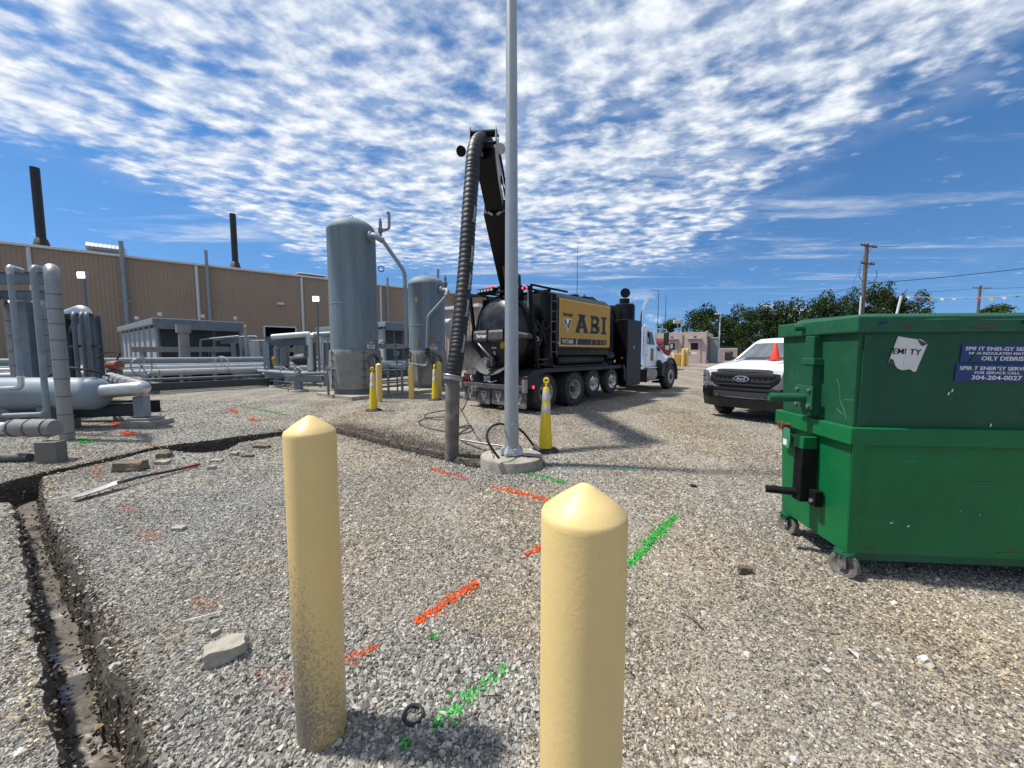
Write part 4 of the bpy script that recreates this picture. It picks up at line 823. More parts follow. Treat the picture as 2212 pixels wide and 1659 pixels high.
# rear: lights, bumper, plate, flaps
part('tail_panel', MB().bb(-.80, -.70, -.74, .74, .68, 1.08), 'dark_matt', bevel=.01)
bp = part('bumper', MB().bb(-.92, -.80, -1.27, 1.27, .60, .74), 'dusty_grey', bevel=.015)
part('bumper_post', MB().bb(-.95, -.82, -1.29, -1.21, .56, .90), 'steel', bevel=.008); part('bumper_post', MB().bb(-.95, -.82, 1.21, 1.29, .56, .90), 'steel', bevel=.008)
def tail_lamp(y, mt, tilt):
    m = MB(); n = 16; M = basis((-.815, y, .86), (0, -math.cos(tilt), math.sin(tilt) * 0 + 0), (-.25, math.sin(tilt), 1)); c, s = math.cos(tilt), math.sin(tilt)
    poly = []
    for k in range(n):
        a = 2 * math.pi * k / n; px, py = .034 * math.cos(a), .052 * math.sin(a) + math.copysign(.045, math.sin(a) if abs(math.sin(a)) > 1e-6 else 1); poly.append((px * c - py * s, px * s + py * c))
    m.prism(poly, basis((-.80, y, .86), (0, -1, 0), (.17, 0, 1)), .03); return part('tail_lamp', m, mt, bevel=.006)
for y in (-.92, -1.10): tail_lamp(y, 'red_lens', -.35)
for y in (1.17, 1.05): tail_lamp(y, 'red_lens', .35)
tail_lamp(.92, 'white_lens', .35)
part('side_marker', MB().bb(-.62, -.56, -1.30, -1.275, .66, .74), 'red_glow')
pl = part('licence_plate', MB().bb(-.825, -.815, .12, .44, .78, .95), 'plate', bevel=.003)
text('PUF 1879', 'ink', pl, basis((-.828, .28, .855), (0, -1, 0), (0, 0, 1)), w=.25, h=.085, bold=.01); text('OHIO', 'badge_blue', pl, basis((-.828, .28, .925), (0, -1, 0), (0, 0, 1)), w=.10, h=.022)
m = MB(); m.box((-.93, .62, .57), (.16, .22, .12)); m.cyl((-.95, .62, .60), (-1.08, .62, .60), .05, n=10); part('pintle_hitch', m, 'steel', bevel=.01)
m = MB(); m.tube(spline([(-.86, -.2, .84), (-.9, .0, .79), (-.9, .15, .82), (-.87, .3, .79)], 5), .02, 6); part('safety_chain', m, 'steel')
for y0, z0 in ((.99, .20), (.40, .16), (-.20, .19), (-.97, .16)):
    w = .27; m = MB(); m.prism([(-w, .0), (-w, .44), (w, .44), (w, .0), (w - .03, -.03), (-w + .03, -.03)], basis((-.80, y0, z0), (0, -1, 0), (.03, 0, 1)), .012); f = part('mud_flap', m, 'flap', bevel=.004)
    T = basis((-.815, y0, z0 + .335), (0, -1, 0), (.03, 0, 1)); text('Vermeer', 'worn_ink', f, T, w=.27, h=.05, bold=.02)
    def flat(poly): q = MB(); q.prism(poly, basis((-.8135, y0, z0 + .09), (0, -1, 0), (.03, 0, 1)), .003); q.build('emblem', 'worn_ink', f)
    flat([(-.12, .19), (-.04, .19), (.045, .02), (.0, -.06)]); flat([(.12, .19), (.05, .19), (.015, .12), (.062, .04)])
# debris tank, rear door
TZ = 2.12
m = MB(); m.lathe([(.0, 3.6), (.85, 3.6), (1.02, 3.5), (1.05, 3.4), (1.05, -.45), (1.0, -.5), (.0, -.5)], (0, 0, TZ), (1, 0, 0), n=56); part('debris_tank', m, 'dark_gloss', smooth=35)
m = MB(); m.torus((-.46, 0, TZ), (1, 0, 0), 1.06, .045, 56, 8); part('door_ring', m, 'dark_matt', smooth=50)
m = MB(); m.lathe([(1.04, -.48), (1.0, -.56), (.92, -.64), (.75, -.73), (.5, -.80), (.25, -.835), (.001, -.845)], (0, 0, TZ), (1, 0, 0), n=56); door = part('rear_door', m, 'dark_door', smooth=40)
for y in (.62, -.62):                                  # curved ribs over the door
    m = MB(); pts = [(-.50, y * 1.1, TZ + .92), (-.70, y * 1.08, TZ + .62), (-.84, y, TZ + .3), (-.90, y * .98, TZ + .08)]; m.tube(spline(pts, 6), .035, 8); m.build('door_rib', 'dark_matt', door, smooth=50)
# cross beam with tapered ends carrying the name
def rng(x0, x1, y, z0, z1, ch=.06): return [(x0, y, z0 + ch), (x0 + ch, y, z0), (x1, y, z0), (x1, y, z1), (x0 + ch, y, z1), (x0, y, z1 - ch)]
m = MB(); m.loft([rng(-.70, -.45, 1.16, 1.99, 2.10, .03), rng(-1.02, -.5, .62, 1.91, 2.23), rng(-1.04, -.5, 0, 1.91, 2.23), rng(-1.02, -.5, -.62, 1.91, 2.23), rng(-.70, -.45, -1.16, 1.99, 2.10, .03)]); cb = part('door_beam', m, 'dusty_grey', bevel=.012)
text('Vermeer', 'white_ink', cb, basis((-1.045, .22, 2.075), (0, -1, 0), (0, 0, 1)), w=.42, h=.12, bold=.025)
for y in (.62, 0, -.62): m = MB(); m.bb(-1.055, -.6, y - .012, y + .012, 1.90, 2.24); m.build('beam_strap', 'dark_matt', cb)
# spill lip: a half cone under the door
m = MB(); m.lathe([(.90, -.60), (.98, -.80), (1.10, -.98), (1.115, -.98), (.99, -.79), (.93, -.58)], (0, 0, TZ - .02), (1, 0, 0), n=40, a0=R(188), a1=R(352)); lip = part('spill_lip', m, 'dusty_grey', smooth=40)
if lip.data.vertices[0].co.z > TZ or sum(v.co.z for v in lip.data.vertices) / len(lip.data.vertices) > TZ:
    for v in lip.data.vertices: v.co.z = 2 * (TZ - .02) - v.co.z
m = MB(); m.cyl((-.70, .10, 1.36), (-1.06, .10, 1.36), .085, n=20, caps=False); m.cyl((-1.05, .10, 1.36), (-.70, .10, 1.36), .07, n=20); m.lathe([(.085, 0), (.115, 0), (.115, -.03), (.085, -.03)], (-1.03, .10, 1.36), (1, 0, 0), n=20); ov = part('outlet_pipe', m, 'steel', smooth=40)
m = MB(); m.box((-.86, .10, 1.46), (.16, .20, .14)); m.box((-.86, .08, 1.36), (.12, .30, .26)); m.build('valve_body', 'dusty_grey', ov, bevel=.02)
m = MB(); m.tube(spline([(-.9, .04, 1.52), (-.98, .16, 1.66), (-.98, .38, 1.83), (-.93, .52, 1.90)], 6), .028, 8); m.build('lever', 'steel', ov, smooth=50)
m = MB(); m.prism([(-.09, -.02), (.09, -.02), (.09, .03), (-.09, .03)], basis((-.835, -.06, 1.74), (0, -1, 0), (-.25, 0, 1)), .003); m.build('sticker', 'worn_ink', door)
m = MB(); m.lathe([(.055, 0), (.055, .004), (.001, .005)], (-.82, -.07, 1.60), (-1, 0, -.3), n=14); bd = m.build('badge', 'worn_ink', door); m = MB(); m.lathe([(.03, .004), (.03, .008), (.001, .009)], (-.82, -.07, 1.60), (-1, 0, -.3), n=10); m.build('badge_centre', 'sticker_green', door)
m = MB(); m.lathe([(.13, 0), (.13, .004), (.001, .005)], (-.79, -.42, 1.80), (-1, -.3, -.3), n=20); m.build('round_sticker', 'sign_yellow', door)
# overhead frame and lamps
for x in (-.62, .15):
    part('overhead_bar', MB().bb(x - .04, x + .04, -1.25, 1.25, 3.26, 3.34), 'dark_matt', bevel=.008)
for y in (-1.22, -.75, .75, 1.22): part('overhead_rail', MB().bb(-.62, 1.0, y - .03, y + .03, 3.345, 3.39), 'dark_matt')
for y in (-1.2, 1.2): part('overhead_post', MB().beam((-.3, y, 1.2), (-.62, y * .98, 3.3), .08, .08), 'dark_matt')
m = MB(); m.bb(-.74, -.52, .06, .72, 3.32, 3.44); lb = part('light_bar', m, 'dark_matt', bevel=.01)
for k in range(5): q = MB(); y = .13 + .13 * k; q.bb(-.747, -.738, y - .045, y + .045, 3.35, 3.41); q.build('bar_lamp', 'worn_ink', lb)
for y in (.40, .27, .14): q = MB(); q.bb(-.68, -.62, y - .035, y + .035, 3.442, 3.485); q.build('red_lamp', 'red_glow', lb)
for y in (-.98, -1.12): q = MB(); q.ball((-.68, y, 3.30), .035, 8); part('marker_lamp', q, 'red_glow', smooth=60)
q = MB(); q.lathe([(.001, -.03), (.09, -.02), (.11, .0), (.09, .03), (.001, .05)], (-.68, -.72, 3.36), (-1, -.2, 0), n=18); part('work_lamp', q, 'worn_ink', smooth=50)
q = MB(); q.bb(-.66, -.64, -1.17, -1.13, 2.78, 3.22); part('strap', q, 'steel')
for s in (-1, 1):
    part('side_enclosure', MB().bb(-.10, .515, min(s * 1.10, s * 1.21), max(s * 1.10, s * 1.21), 2.55, 3.25), 'dark_matt', bevel=.01)
    part('side_enclosure', MB().bb(.10, .515, min(s * 1.0, s * 1.10), max(s * 1.0, s * 1.10), 1.2, 2.55), 'dark_matt', bevel=.01)
# right side plumbing between tank door and body
for k, (x, z, r) in enumerate(((-.20, 2.05, .17), (.12, 2.4, .13))):
    m = MB(); m.torus((x, -1.12, z), (0, 1, 0), r, .035, 22, 8); part('hose_reel', m, 'rubber', smooth=50)
m = MB(); m.torus((-.22, -1.16, 1.88), (0, 1, .2), .07, .018, 16, 6); part('shackle', m, 'rust', smooth=50)
for pts, r, mt in (([(-.3, -1.1, 2.1), (-.28, -1.2, 1.8), (-.2, -1.15, 1.5), (.1, -1.1, 1.35)], .022, 'rubber'), ([(-.25, -1.1, 2.5), (-.1, -1.2, 2.2), (.1, -1.15, 1.9), (.3, -1.1, 1.75)], .025, 'rubber'), ([(-.35, -1.1, 1.45), (-.1, -1.2, 1.42), (.2, -1.18, 1.45)], .018, 'dusty_grey'), ([(-.35, -1.1, 1.25), (-.05, -1.2, 1.3), (.25, -1.12, 1.28)], .016, 'rust')):
    m = MB(); m.tube(spline(pts, 6), r, 8); part('hydraulic_line', m, mt, smooth=60)
m = MB(); m.box((.2, -1.1, 1.62), (.35, .18, .3)); part('valve_bank', m, 'dark_matt', bevel=.01)
m = MB(); m.cyl((-.34, -1.15, 1.55), (-.34, -1.15, 2.0), .04, n=12); m.cyl((-.34, -1.15, 2.0), (-.34, -1.15, 2.4), .022, n=12); part('door_cylinder', m, 'dusty_grey', smooth=50)
m = MB(); m.torus((-.33, -1.2, 1.98), (0, 1, 0), .05, .02, 14, 6); part('cylinder_eye', m, 'steel', smooth=50)
for y in (-1.27,):
    for x in (.20, .46): part('ladder_rail', MB().bb(x - .015, x + .015, y, y + .03, 1.5, 3.2), 'dusty_grey')
    for k in range(6): part('ladder_rung', MB().bb(.216, .444, y + .002, y + .027, 1.62 + .28 * k, 1.65 + .28 * k), 'dusty_grey')
# body with yellow panel
m = MB(); sec = [(-1.22, 1.72), (-1.25, 1.80), (-1.25, 3.16), (-1.05, 3.33), (1.05, 3.33), (1.25, 3.16), (1.25, 1.80), (1.22, 1.72)]
m.loft([[(x, y, z) for y, z in sec] for x in (.52, 3.46)]); part('body_shell', m, 'mid_grey', bevel=.012)
def sidebasis(x, z): return basis((x, -1.252, z), (1, 0, 0), (0, 0, 1))
m = MB(); m.prism([(.57, 1.79), (3.44, 1.79), (3.44, 3.15), (.57, 3.15)], sidebasis(0, 0), .012); pn = part('side_panel', m, 'sign_yellow', bevel=.01)
for a, b_ in (((.575, 1.795), (3.435, 1.825)), ((.575, 3.11), (3.435, 3.145)), ((.575, 1.83), (.60, 3.105)), ((3.41, 1.83), (3.435, 3.105))):
    q = MB(); q.prism([(a[0], a[1]), (b_[0], a[1]), (b_[0], b_[1]), (a[0], b_[1])], basis((0, -1.262, 0), (1, 0, 0), (0, 0, 1)), .006); q.build('panel_edge', 'sign_yellow_edge', pn)
def ink(poly, mt='ink', d=.0, name='letter'):
    # polygon points as read on the panel: (along, up) in metres from its lower left corner
    q = MB(); q.prism([(.57 + x, 1.79 + y) for x, y in poly], basis((0, -1.2655 - d, 0), (1, 0, 0), (0, 0, 1)), .002); return q.build(name, mt, pn)
PWd, PHt = 2.87, 1.36
def LT(pts, x0, x1, y0, y1): return [(x0 + (x1 - x0) * a, y0 + (y1 - y0) * b) for a, b in pts]
# A with flared feet, two counters left open
A0 = dict(x0=.80, x1=1.52, y0=.42, y1=.98)
ink(LT([(0, 0), (.40, 0), (.33, .11), (.36, .24), (.40, .24), (.50, .58), (.50, 1.0), (.20, 1.0), (.31, .80)], **A0)); ink(LT([(1.0, 0), (.60, 0), (.67, .11), (.64, .24), (.60, .24), (.505, .58), (.505, 1.0), (.80, 1.0), (.69, .80)], **A0)); ink(LT([(.355, .24), (.645, .24), (.615, .38), (.385, .38)], **A0), d=.0006); ink(LT([(.40, .60), (.60, .60), (.60, .99), (.40, .99)], **A0), d=.0012)
B0 = dict(x0=1.56, x1=2.22, y0=.42, y1=.98)
ink(LT([(.0, 0), (.36, 0), (.36, 1.0), (.06, 1.0), (.20, .84), (.20, .14)], **B0)); ink(LT([(.36, .80), (.36, 1.0), (.72, 1.0), (.90, .92), (.95, .76), (.88, .60), (.76, .52), (.36, .52), (.36, .42), (.78, .42), (.92, .44), (1.0, .26), (.93, .08), (.74, 0), (.36, 0), (.36, .16), (.62, .16), (.70, .22), (.70, .30), (.62, .36), (.362, .36), (.362, .58), (.60, .58), (.68, .64), (.68, .72), (.60, .80)], **B0))
I0 = dict(x0=2.27, x1=2.68, y0=.42, y1=.98)
ink(LT([(0, 0), (1, 0), (.72, .20), (.72, .80), (1, 1), (0, 1), (.28, .80), (.28, .20)], **I0))
text('Vermeer', 'ink', pn, basis((.57 + .42, -1.2665, 1.79 + .93), (1, 0, 0), (0, 0, 1)), w=.52, h=.13, bold=.03)
ink([(.20, .80), (.62, .80), (.41, .40)], 'white_ink', name='emblem'); ink([(.225, .785), (.315, .785), (.41, .60), (.505, .785), (.595, .785), (.41, .43)], 'ink_green', .001, 'emblem'); ink([(.30, .66), (.37, .60), (.44, .50), (.42, .455), (.36, .56)], 'white_ink', .002, 'emblem'); ink([(.34, .60), (.38, .53), (.40, .455), (.345, .56)], 'ink', .0025, 'emblem')
ink([(.08, .06), (.86, .06), (.92, .24), (.08, .24)], 'ink', name='stripe'); x = .90
for w in (.78, .27, .22, .135, .08, .07):
    ink([(x, .06), (x + w, .06), (x + w + .06, .24), (x + .06, .24)], 'ink', name='stripe'); x += w + .035
text('VXT600', 'white_ink', pn, basis((.57 + .42, -1.2665, 1.79 + .15), (1, 0, 0), (0, 0, 1)), w=.56, h=.12, bold=.008)
ink([(.845, .05), (.865, .05), (.93, .25), (.91, .25)], 'white_ink', .002, 'slash')
part('marker_lamp', MB().bb(.535, .565, -1.262, -1.252, 1.86, 1.90), 'white_lens')
part('lower_skirt', MB().loft([[(x, -1.20, 1.54), (x, -1.23, 1.71), (x, -.9, 1.71), (x, -.9, 1.54)] for x in (.52, 3.46)]), 'dark_gloss', bevel=.01)
m = MB(); m.lathe([(.001, 0), (.2, 0), (.24, .04), (.24, 2.6), (.2, 2.65), (.001, 2.66)], (.7, -.92, 1.40), (1, 0, 0), n=24); part('water_tank', m, 'dark_gloss', smooth=40)
for k in range(4): part('tie_rod', MB().cyl((.5, -1.12 + .05 * k, 1.20 + .02 * k), (3.6, -1.12 + .05 * k, 1.21 + .02 * k), .014, n=8), 'dusty_grey')
m = MB(); m.cyl((3.45, -1.0, 1.52), (3.95, -1.0, 1.52), .19, n=20); part('filter_can', m, 'dark_gloss', smooth=40); part('warning_tag', MB().bb(3.9, 4.0, -1.205, -1.2, 1.28, 1.36), 'sticker_white')
part('pump_box', MB().bb(3.5, 4.3, -.95, .95, 1.13, 2.95), 'dark_matt', bevel=.015)
for x, s in ((1.9, .28), (2.5, .34)): m = MB(); m.box((x, -.85, 3.37), (s, .22, .10)); part('roof_hatch', m, 'dark_matt', bevel=.02)
m = MB(); m.torus((2.5, -.85, 3.43), (0, 1, 0), .05, .012, 12, 6, 0, math.pi); part('lifting_eye', m, 'dark_matt')
m = MB(); m.loft([[(3.05, y, z) for y, z in ((-.8, 3.25), (.8, 3.25), (.8, 3.50), (-.8, 3.50))], [(3.46, y, z) for y, z in ((-.8, 3.25), (.8, 3.25), (.8, 3.40), (-.8, 3.40))]]); part('roof_cowl', m, 'mid_grey', bevel=.02)
m = MB(); m.cyl((3.7, -.35, 3.12), (5.0, -.35, 3.12), .26, n=24); part('air_duct', m, 'mid_grey', smooth=40)
m = MB(); m.lathe([(.001, 0), (.38, 0), (.40, .03), (.40, .10), (.001, .12)], (4.9, -.45, 3.0), (1, 0, 0), n=30); part('duct_flange', m, 'dark_matt', smooth=40)
m = MB(); m.cyl((2.75, -.4, 3.3), (2.75, -.4, 5.2), .012, .006, 6); part('whip_aerial', m, 'wire')
# tool cabinet
cabm = MB(); cabm.bb(4.70, 5.87, -1.27, -.62, .40, 2.82); cab_ = part('tool_cabinet', cabm, 'dark_gloss', bevel=.012)
m = MB(); m.bb(4.72, 5.85, -1.282, -1.271, .44, 2.79); dr = m.build('cabinet_door', 'mid_grey', cab_, bevel=.004)
m = MB(); m.bb(4.78, 5.1, -1.29, -1.283, 1.58, 1.98); m.build('latch_plate', 'mid_grey', cab_, bevel=.003); m = MB(); m.bb(5.18, 5.26, -1.30, -1.283, 1.74, 1.88); m.build('handle', 'steel', cab_, bevel=.006)
m = MB(); m.bb(4.705, 4.76, -1.30, -1.27, .78, .92); m.build('hinge', 'rust', cab_); m = MB(); m.cyl((4.69, -1.1, 1.42), (4.66, -1.1, 1.42), .04, n=12); m.build('cabinet_lamp', 'amber', cab_)
part('cabinet_left', MB().bb(4.70, 5.87, .62, 1.27, .40, 2.82), 'dark_gloss', bevel=.012)
# filter silencer with open rain flap
fx, fy_ = 5.72, -.62
m = MB(); m.lathe([(.001, 1.15), (.40, 1.15), (.40, 3.40), (.385, 3.46), (.33, 3.50), (.20, 3.52), (.001, 3.52)], (fx, fy_, 0), n=36); sil = part('silencer', m, 'dark_gloss', smooth=35)
m = MB(); m.lathe([(.19, 3.52), (.19, 3.70), (.165, 3.70), (.165, 3.55)], (fx, fy_, 0), n=28); m.build('outlet_neck', 'dark_matt', sil, smooth=35)
m = MB(); m.lathe([(.001, -.008), (.19, -.008), (.19, .008), (.001, .008)], (fx + .05, fy_, 3.93), (-.75, -.6, .1), n=28); m.build('rain_flap', 'dark_matt', sil, smooth=30)
m = MB(); m.torus((fx + .28, fy_ - .2, 3.50), (.6, -.8, 0), .05, .012, 14, 6); m.build('lifting_eye', 'dark_matt', sil, smooth=40)
# exhaust
m = MB(); m.tube(bend([(6.45, -1.02, .95), (6.45, -1.02, 3.28), (6.62, -1.14, 3.72)], .35, 8), .072, 18, caps=False); ex = part('exhaust_stack', m, 'chrome', smooth=50)
m = MB(); m.lathe([(.10, .98), (.10, 2.62), (.085, 2.64)], (6.45, -1.02, 0), n=24); m.build('heat_shield', 'alloy', ex, smooth=50)
# cab
m = MB(); cw = .98
prof = [(6.62, .98), (6.62, 2.55), (6.70, 2.70), (6.9, 2.78), (7.45, 2.74), (7.62, 2.62), (8.0, 2.10), (8.0, 1.0)]
def cabring(y, k): return [(x, y, z if z < 2.2 else z - k) for x, z in prof]
m.loft([cabring(-cw, .10), cabring(-cw * .96, .02), cabring(0, 0), cabring(cw * .96, .02), cabring(cw, .10)]); cb = part('cab', m, 'white_paint', smooth=50, bevel=.02)
for s in (-1, 1):
    y = s * (cw + .004); M_ = basis((0, y, 0), (1, 0, 0), (0, 0, 1)) if s < 0 else basis((0, y, 0), (1, 0, 0), (0, 0, 1))
    q = MB(); q.prism([(6.95, 1.05), (7.86, 1.05), (7.86, 2.05), (7.55, 2.52), (6.95, 2.58)], M_, .012 * (1 if s < 0 else -1)); d = part('cab_door', q, 'white_paint', bevel=.008)
    y2 = s * (cw + .018); M2 = basis((0, y2, 0), (1, 0, 0), (0, 0, 1))
    q = MB(); q.prism([(7.02, 1.95), (7.78, 1.95), (7.50, 2.46), (7.02, 2.50)], M2, .006 * (1 if s < 0 else -1)); q.build('window', 'glass_dark', d)
    q = MB(); q.prism([(7.40, 1.28), (7.70, 1.28), (7.70, 1.80), (7.40, 1.80)], M2, .006 * (1 if s < 0 else -1)); q.build('peep_window', 'glass_dark', d)
    q = MB(); q.tube(bend([(6.88, s * 1.0, 1.5), (6.88, s * 1.10, 1.5), (6.88, s * 1.10, 2.2), (6.98, s * 1.02, 2.25)], .08), .016, 8); part('grab_handle', q, 'chrome', smooth=50)
    q = MB(); q.tube(bend([(7.65, s * .95, 2.62), (7.95, s * 1.25, 2.62), (7.95, s * 1.42, 2.58), (7.95, s * 1.42, 2.44)], .08), .015, 8); q.tube([(7.9, s * .98, 1.75), (7.95, s * 1.42, 1.98)], .012, 6); mr = part('mirror_arm', q, 'chrome', smooth=50)
    q = MB(); q.box((7.95, s * 1.42, 2.2), (.10, .22, .56)); q.build('mirror', 'black_plastic', mr, bevel=.04)
    q = MB(); q.lathe([(.001, -.04), (.09, -.03), (.11, .02), (.001, .03)], (8.0, s * 1.12, 1.2), (-1, s * .4, 0), n=16); q.build('fender_mirror', 'black_plastic', mr, smooth=50)
    # fuel tank with steps
    q = MB(); q.lathe([(.001, 0), (.29, 0), (.31, .03), (.31, 1.0), (.29, 1.03), (.001, 1.03)], (6.75, s * .86, .72), (1, 0, 0), n=28); ft = part('fuel_tank', q, 'rim_steel', smooth=40)
    for z, yy in ((.46, 1.24), (.98, 1.16)): q = MB(); q.bb(6.8, 7.75, min(s * .98, s * yy), max(s * .98, s * yy), z, z + .04); q.build('step', 'alloy', ft, bevel=.008)
    for k in range(6): q = MB(); q.bb(6.9, 7.5, min(s * 1.165, s * 1.185), max(s * 1.165, s * 1.185), .60 + .05 * k, .625 + .05 * k); q.build('step_rib', 'steel', ft)
    q = MB(); q.bb(6.65, 6.8, min(s * .7, s * 1.15), max(s * .7, s * 1.15), .42, .95); part('battery_box', q, 'dark_matt', bevel=.01)
    # fender arch over the steer wheel
    q = MB(); rings = []
    for k in range(15):
        a = R(200 - 215 * k / 14); c, sn = math.cos(a), math.sin(a); xx, zz = 9.04 + c * .70, .60 + sn * .70
        rings.append([(xx, s * .80, zz), (xx, s * 1.27, zz), (xx + c * .02, s * 1.29, zz + sn * .02), (xx + c * .11, s * 1.25, zz + sn * .11), (xx + c * .12, s * .80, zz + sn * .12)])
    q.loft(rings); part('fender', q, 'mid_grey', smooth=50)
    q = MB(); q.prism([(8.0, .62), (8.36, .62), (8.33, .95), (8.36, 1.16), (8.0, 1.18)], basis((0, s * 1.0 if s > 0 else -1.27, 0), (1, 0, 0), (0, 0, 1)), -.27 if s < 0 else -.27); part('fender_skirt', q, 'mid_grey', bevel=.015)
    q = MB(); q.prism([(-.26, 0), (.26, 0), (.26, .32), (-.26, .32)], basis((8.2, s * 1.0, .30), (0, -1, 0), (0, 0, 1)), .012); part('splash_guard', q, 'dark_matt')
# hood
def hoodring(x, w, z0, z1, r=.2): return [(x, -w, z0), (x, -w, z1 - r), (x, -w + r * .35, z1 - r * .35), (x, -w + r, z1), (x, w - r, z1), (x, w - r * .35, z1 - r * .35), (x, w, z1 - r), (x, w, z0)]
m = MB(); m.loft([hoodring(8.005, .95, 1.0, 2.12), hoodring(8.35, .93, 1.0, 2.05), hoodring(9.0, .84, 1.0, 1.86), hoodring(9.55, .76, .9, 1.68), hoodring(9.8, .72, .8, 1.52)]); hd = part('hood', m, 'white_paint', smooth=50)
for s in (-1, 1):
    q = MB(); q.loft([[(8.03, s * .90, 1.0), (8.03, s * 1.0, 1.0), (8.03, s * 1.0, 1.75), (8.03, s * .90, 1.85)], [(8.5, s * .88, 1.05), (8.5, s * 1.22, 1.25), (8.5, s * 1.1, 1.5), (8.5, s * .88, 1.7)], [(9.1, s * .80, 1.3), (9.1, s * 1.24, 1.33), (9.1, s * 1.1, 1.46), (9.1, s * .80, 1.6)], [(9.75, s * .68, 1.0), (9.75, s * 1.16, 1.0), (9.75, s * 1.1, 1.18), (9.75, s * .68, 1.3)]]); part('hood_side', q, 'white_paint', smooth=60)
    q = MB(); q.box((8.22, s * 1.0, 1.78), (.24, .06, .22)); qq = q.build('air_intake', 'black_plastic', hd, bevel=.02)
m = MB(); m.prism([(-.86, 0), (.86, 0), (.74, .50), (-.74, .50)], basis((8.015, 0, 2.13), (0, -1, 0), (-.62, 0, 1)), -.012); m.v = [q + Vector((.02, 0, 0)) for q in m.v]; part('windscreen', m, 'glass_dark')
m = MB(); m.bb(9.81, 9.88, -.5, .5, .85, 1.45); part('grille', m, 'chrome', bevel=.02); part('front_bumper', MB().bb(9.75, 9.95, -1.22, 1.22, .45, .78), 'alloy', bevel=.03)

# boom, head and hose (placed in the world, carried by the truck)
BB, BH = Vector((-.02, 11.35, 3.42)), Vector((-.50, 7.15, 5.22))
def boom():
    ax = (BH - BB); ln = ax.length; d = ax.normalized(); s = Vector((0, 0, 1)).cross(d).normalized() * -1; u = d.cross(s) * -1
    if u.z < 0: u = -u
    if s.x < 0: s = -s
    def ring(t, w, h, o=0.0): c = BB + d * t; return [c + s * w + u * (h + o), c - s * w + u * (h + o), c - s * w + u * (-h + o), c + s * w + u * (-h + o)]
    m = MB(); m.cyl((BB.x + .05, BB.y + .1, 3.1), (BB.x + .05, BB.y + .1, 3.55), .34, .30, 28); tn = m.build('turret', 'dark_matt', TR, w=True, smooth=40)
    for sg in (-1, 1):
        m = MB(); m.prism([(-.30, -.35), (.30, -.35), (.42, .25), (.1, .42), (-.3, .1)], basis(BB + s * (.27 * sg), d, u), .025); m.build('knuckle_plate', 'dark_matt', tn, w=True, bevel=.005)
    m = MB(); m.loft([ring(-.15, .24, .20), ring(.9, .25, .22), ring(ln * .70, .24, .19)]); b1 = m.build('boom', 'dark_gloss', TR, w=True, bevel=.012)
    m = MB(); m.loft([ring(ln * .69, .185, .14), ring(ln * .98, .18, .13)]); b2 = m.build('boom_extension', 'dark_gloss', b1, w=True, bevel=.01)
    for sg in (-1, 1):                                              # pale bars at the mouth of the outer tube
        m = MB(); c = BB + d * (ln * .70 + .005); m.beam(c + s * .20 * sg - u * .10, c + s * .05 * sg - u * .205, .025, .045); m.build('wear_pad', 'worn_ink', b1, w=True)
    m = MB(); m.tube([BB + d * .4 - u * .34, BB + d * 1.5 - u * .27], .06, 14); m.build('lift_cylinder', 'dusty_grey', b1, w=True, smooth=50)
    m = MB(); m.tube([BB + d * (ln * .62) + s * .31, BB + d * (ln * .97) + s * .26 + u * .05], .022, 8); m.build('extension_rod', 'dark_matt', b1, w=True, smooth=50)
    for t_, sg in ((ln * .64, 1),):
        m = MB(); c = BB + d * t_ + s * .36; m.lathe([(.001, -.05), (.06, -.04), (.085, .0), (.085, .03), (.001, .035)], c, (.4, -1, -.3), n=18); m.build('work_lamp', 'worn_ink', b1, w=True, smooth=40)
    # head: two pale side plates, cross bars, roller, lamps
    for sg in (-1, 1):
        m = MB(); c = BH + s * (.235 * sg) - d * .55; m.prism([(-.12, -.28), (.16, -.34), (.46, -.22), (.66, -.10), (.70, .10), (.74, .30), (.62, .20), (.50, .24), (.46, .42), (.36, .22), (.10, .20), (-.10, .10)], basis(c, d, u), .014 * sg); m.build('head_plate', 'worn_ink' if sg > 0 else 'mid_grey', b2, w=True, bevel=.003)
        m = MB(); c = BH + s * (.30 * sg if sg > 0 else -.40) + d * .02 - u * .05; m.lathe([(.001, -.07), (.05, -.06), (.085, -.01), (.09, .02), (.001, .025)], c, (.25 * sg, -1, -.55), n=20); m.build('head_lamp', 'worn_ink' if sg > 0 else 'dark_matt', b2, w=True, smooth=40)
    for o_, r in ((d * -.07 + u * .38, .022), (d * .10 + u * .24, .055), (d * .12 - u * .02, .03)): m = MB(); m.cyl(BH + o_ - s * .24, BH + o_ + s * .24, r, n=14); m.build('cross_bar', 'dark_matt', b2, w=True, smooth=50)
    for k in range(5):
        m = MB(); a = BH + s * (.255 - .012 * k) - d * .5 - u * .1; m.tube(spline([a, a - d * .25 + s * (.05 + .02 * k) - u * .25, a - d * .7 + s * .06 - u * (.05 + .02 * k), a - d * 1.0 - u * .02], 5), .012, 6); m.build('hydraulic_line', 'rubber', b2, w=True)
    m = MB(); a = BH - s * .24; m.tube(spline([a + d * .1, a - s * .05 - d * .05 - u * .2, a - s * .02 - d * .15 - u * .45], 5), .012, 6); m.build('hydraulic_line', 'rubber', b2, w=True)
    for p0, p1 in (((-.35, .1), (-.28, .0)), ((.42, .12), (.36, .0))):
        m = MB(); m.tube(spline([BB + s * p0[0] + u * p0[1], BB + s * p0[0] * 1.3 - u * .12, BB + s * p1[0] - u * .3], 5), .014, 6); m.build('hydraulic_line', 'rubber', tn, w=True)
        m = MB(); m.ball(BB + s * p0[0] * 1.1 + u * p0[1], .05, 8); m.build('fitting', 'dusty_grey', tn, w=True)
    # ribbed hose: over the head, hanging down to the steel suction tube
    g = G(975, 985); top = P(978, 818, g.y + .02)
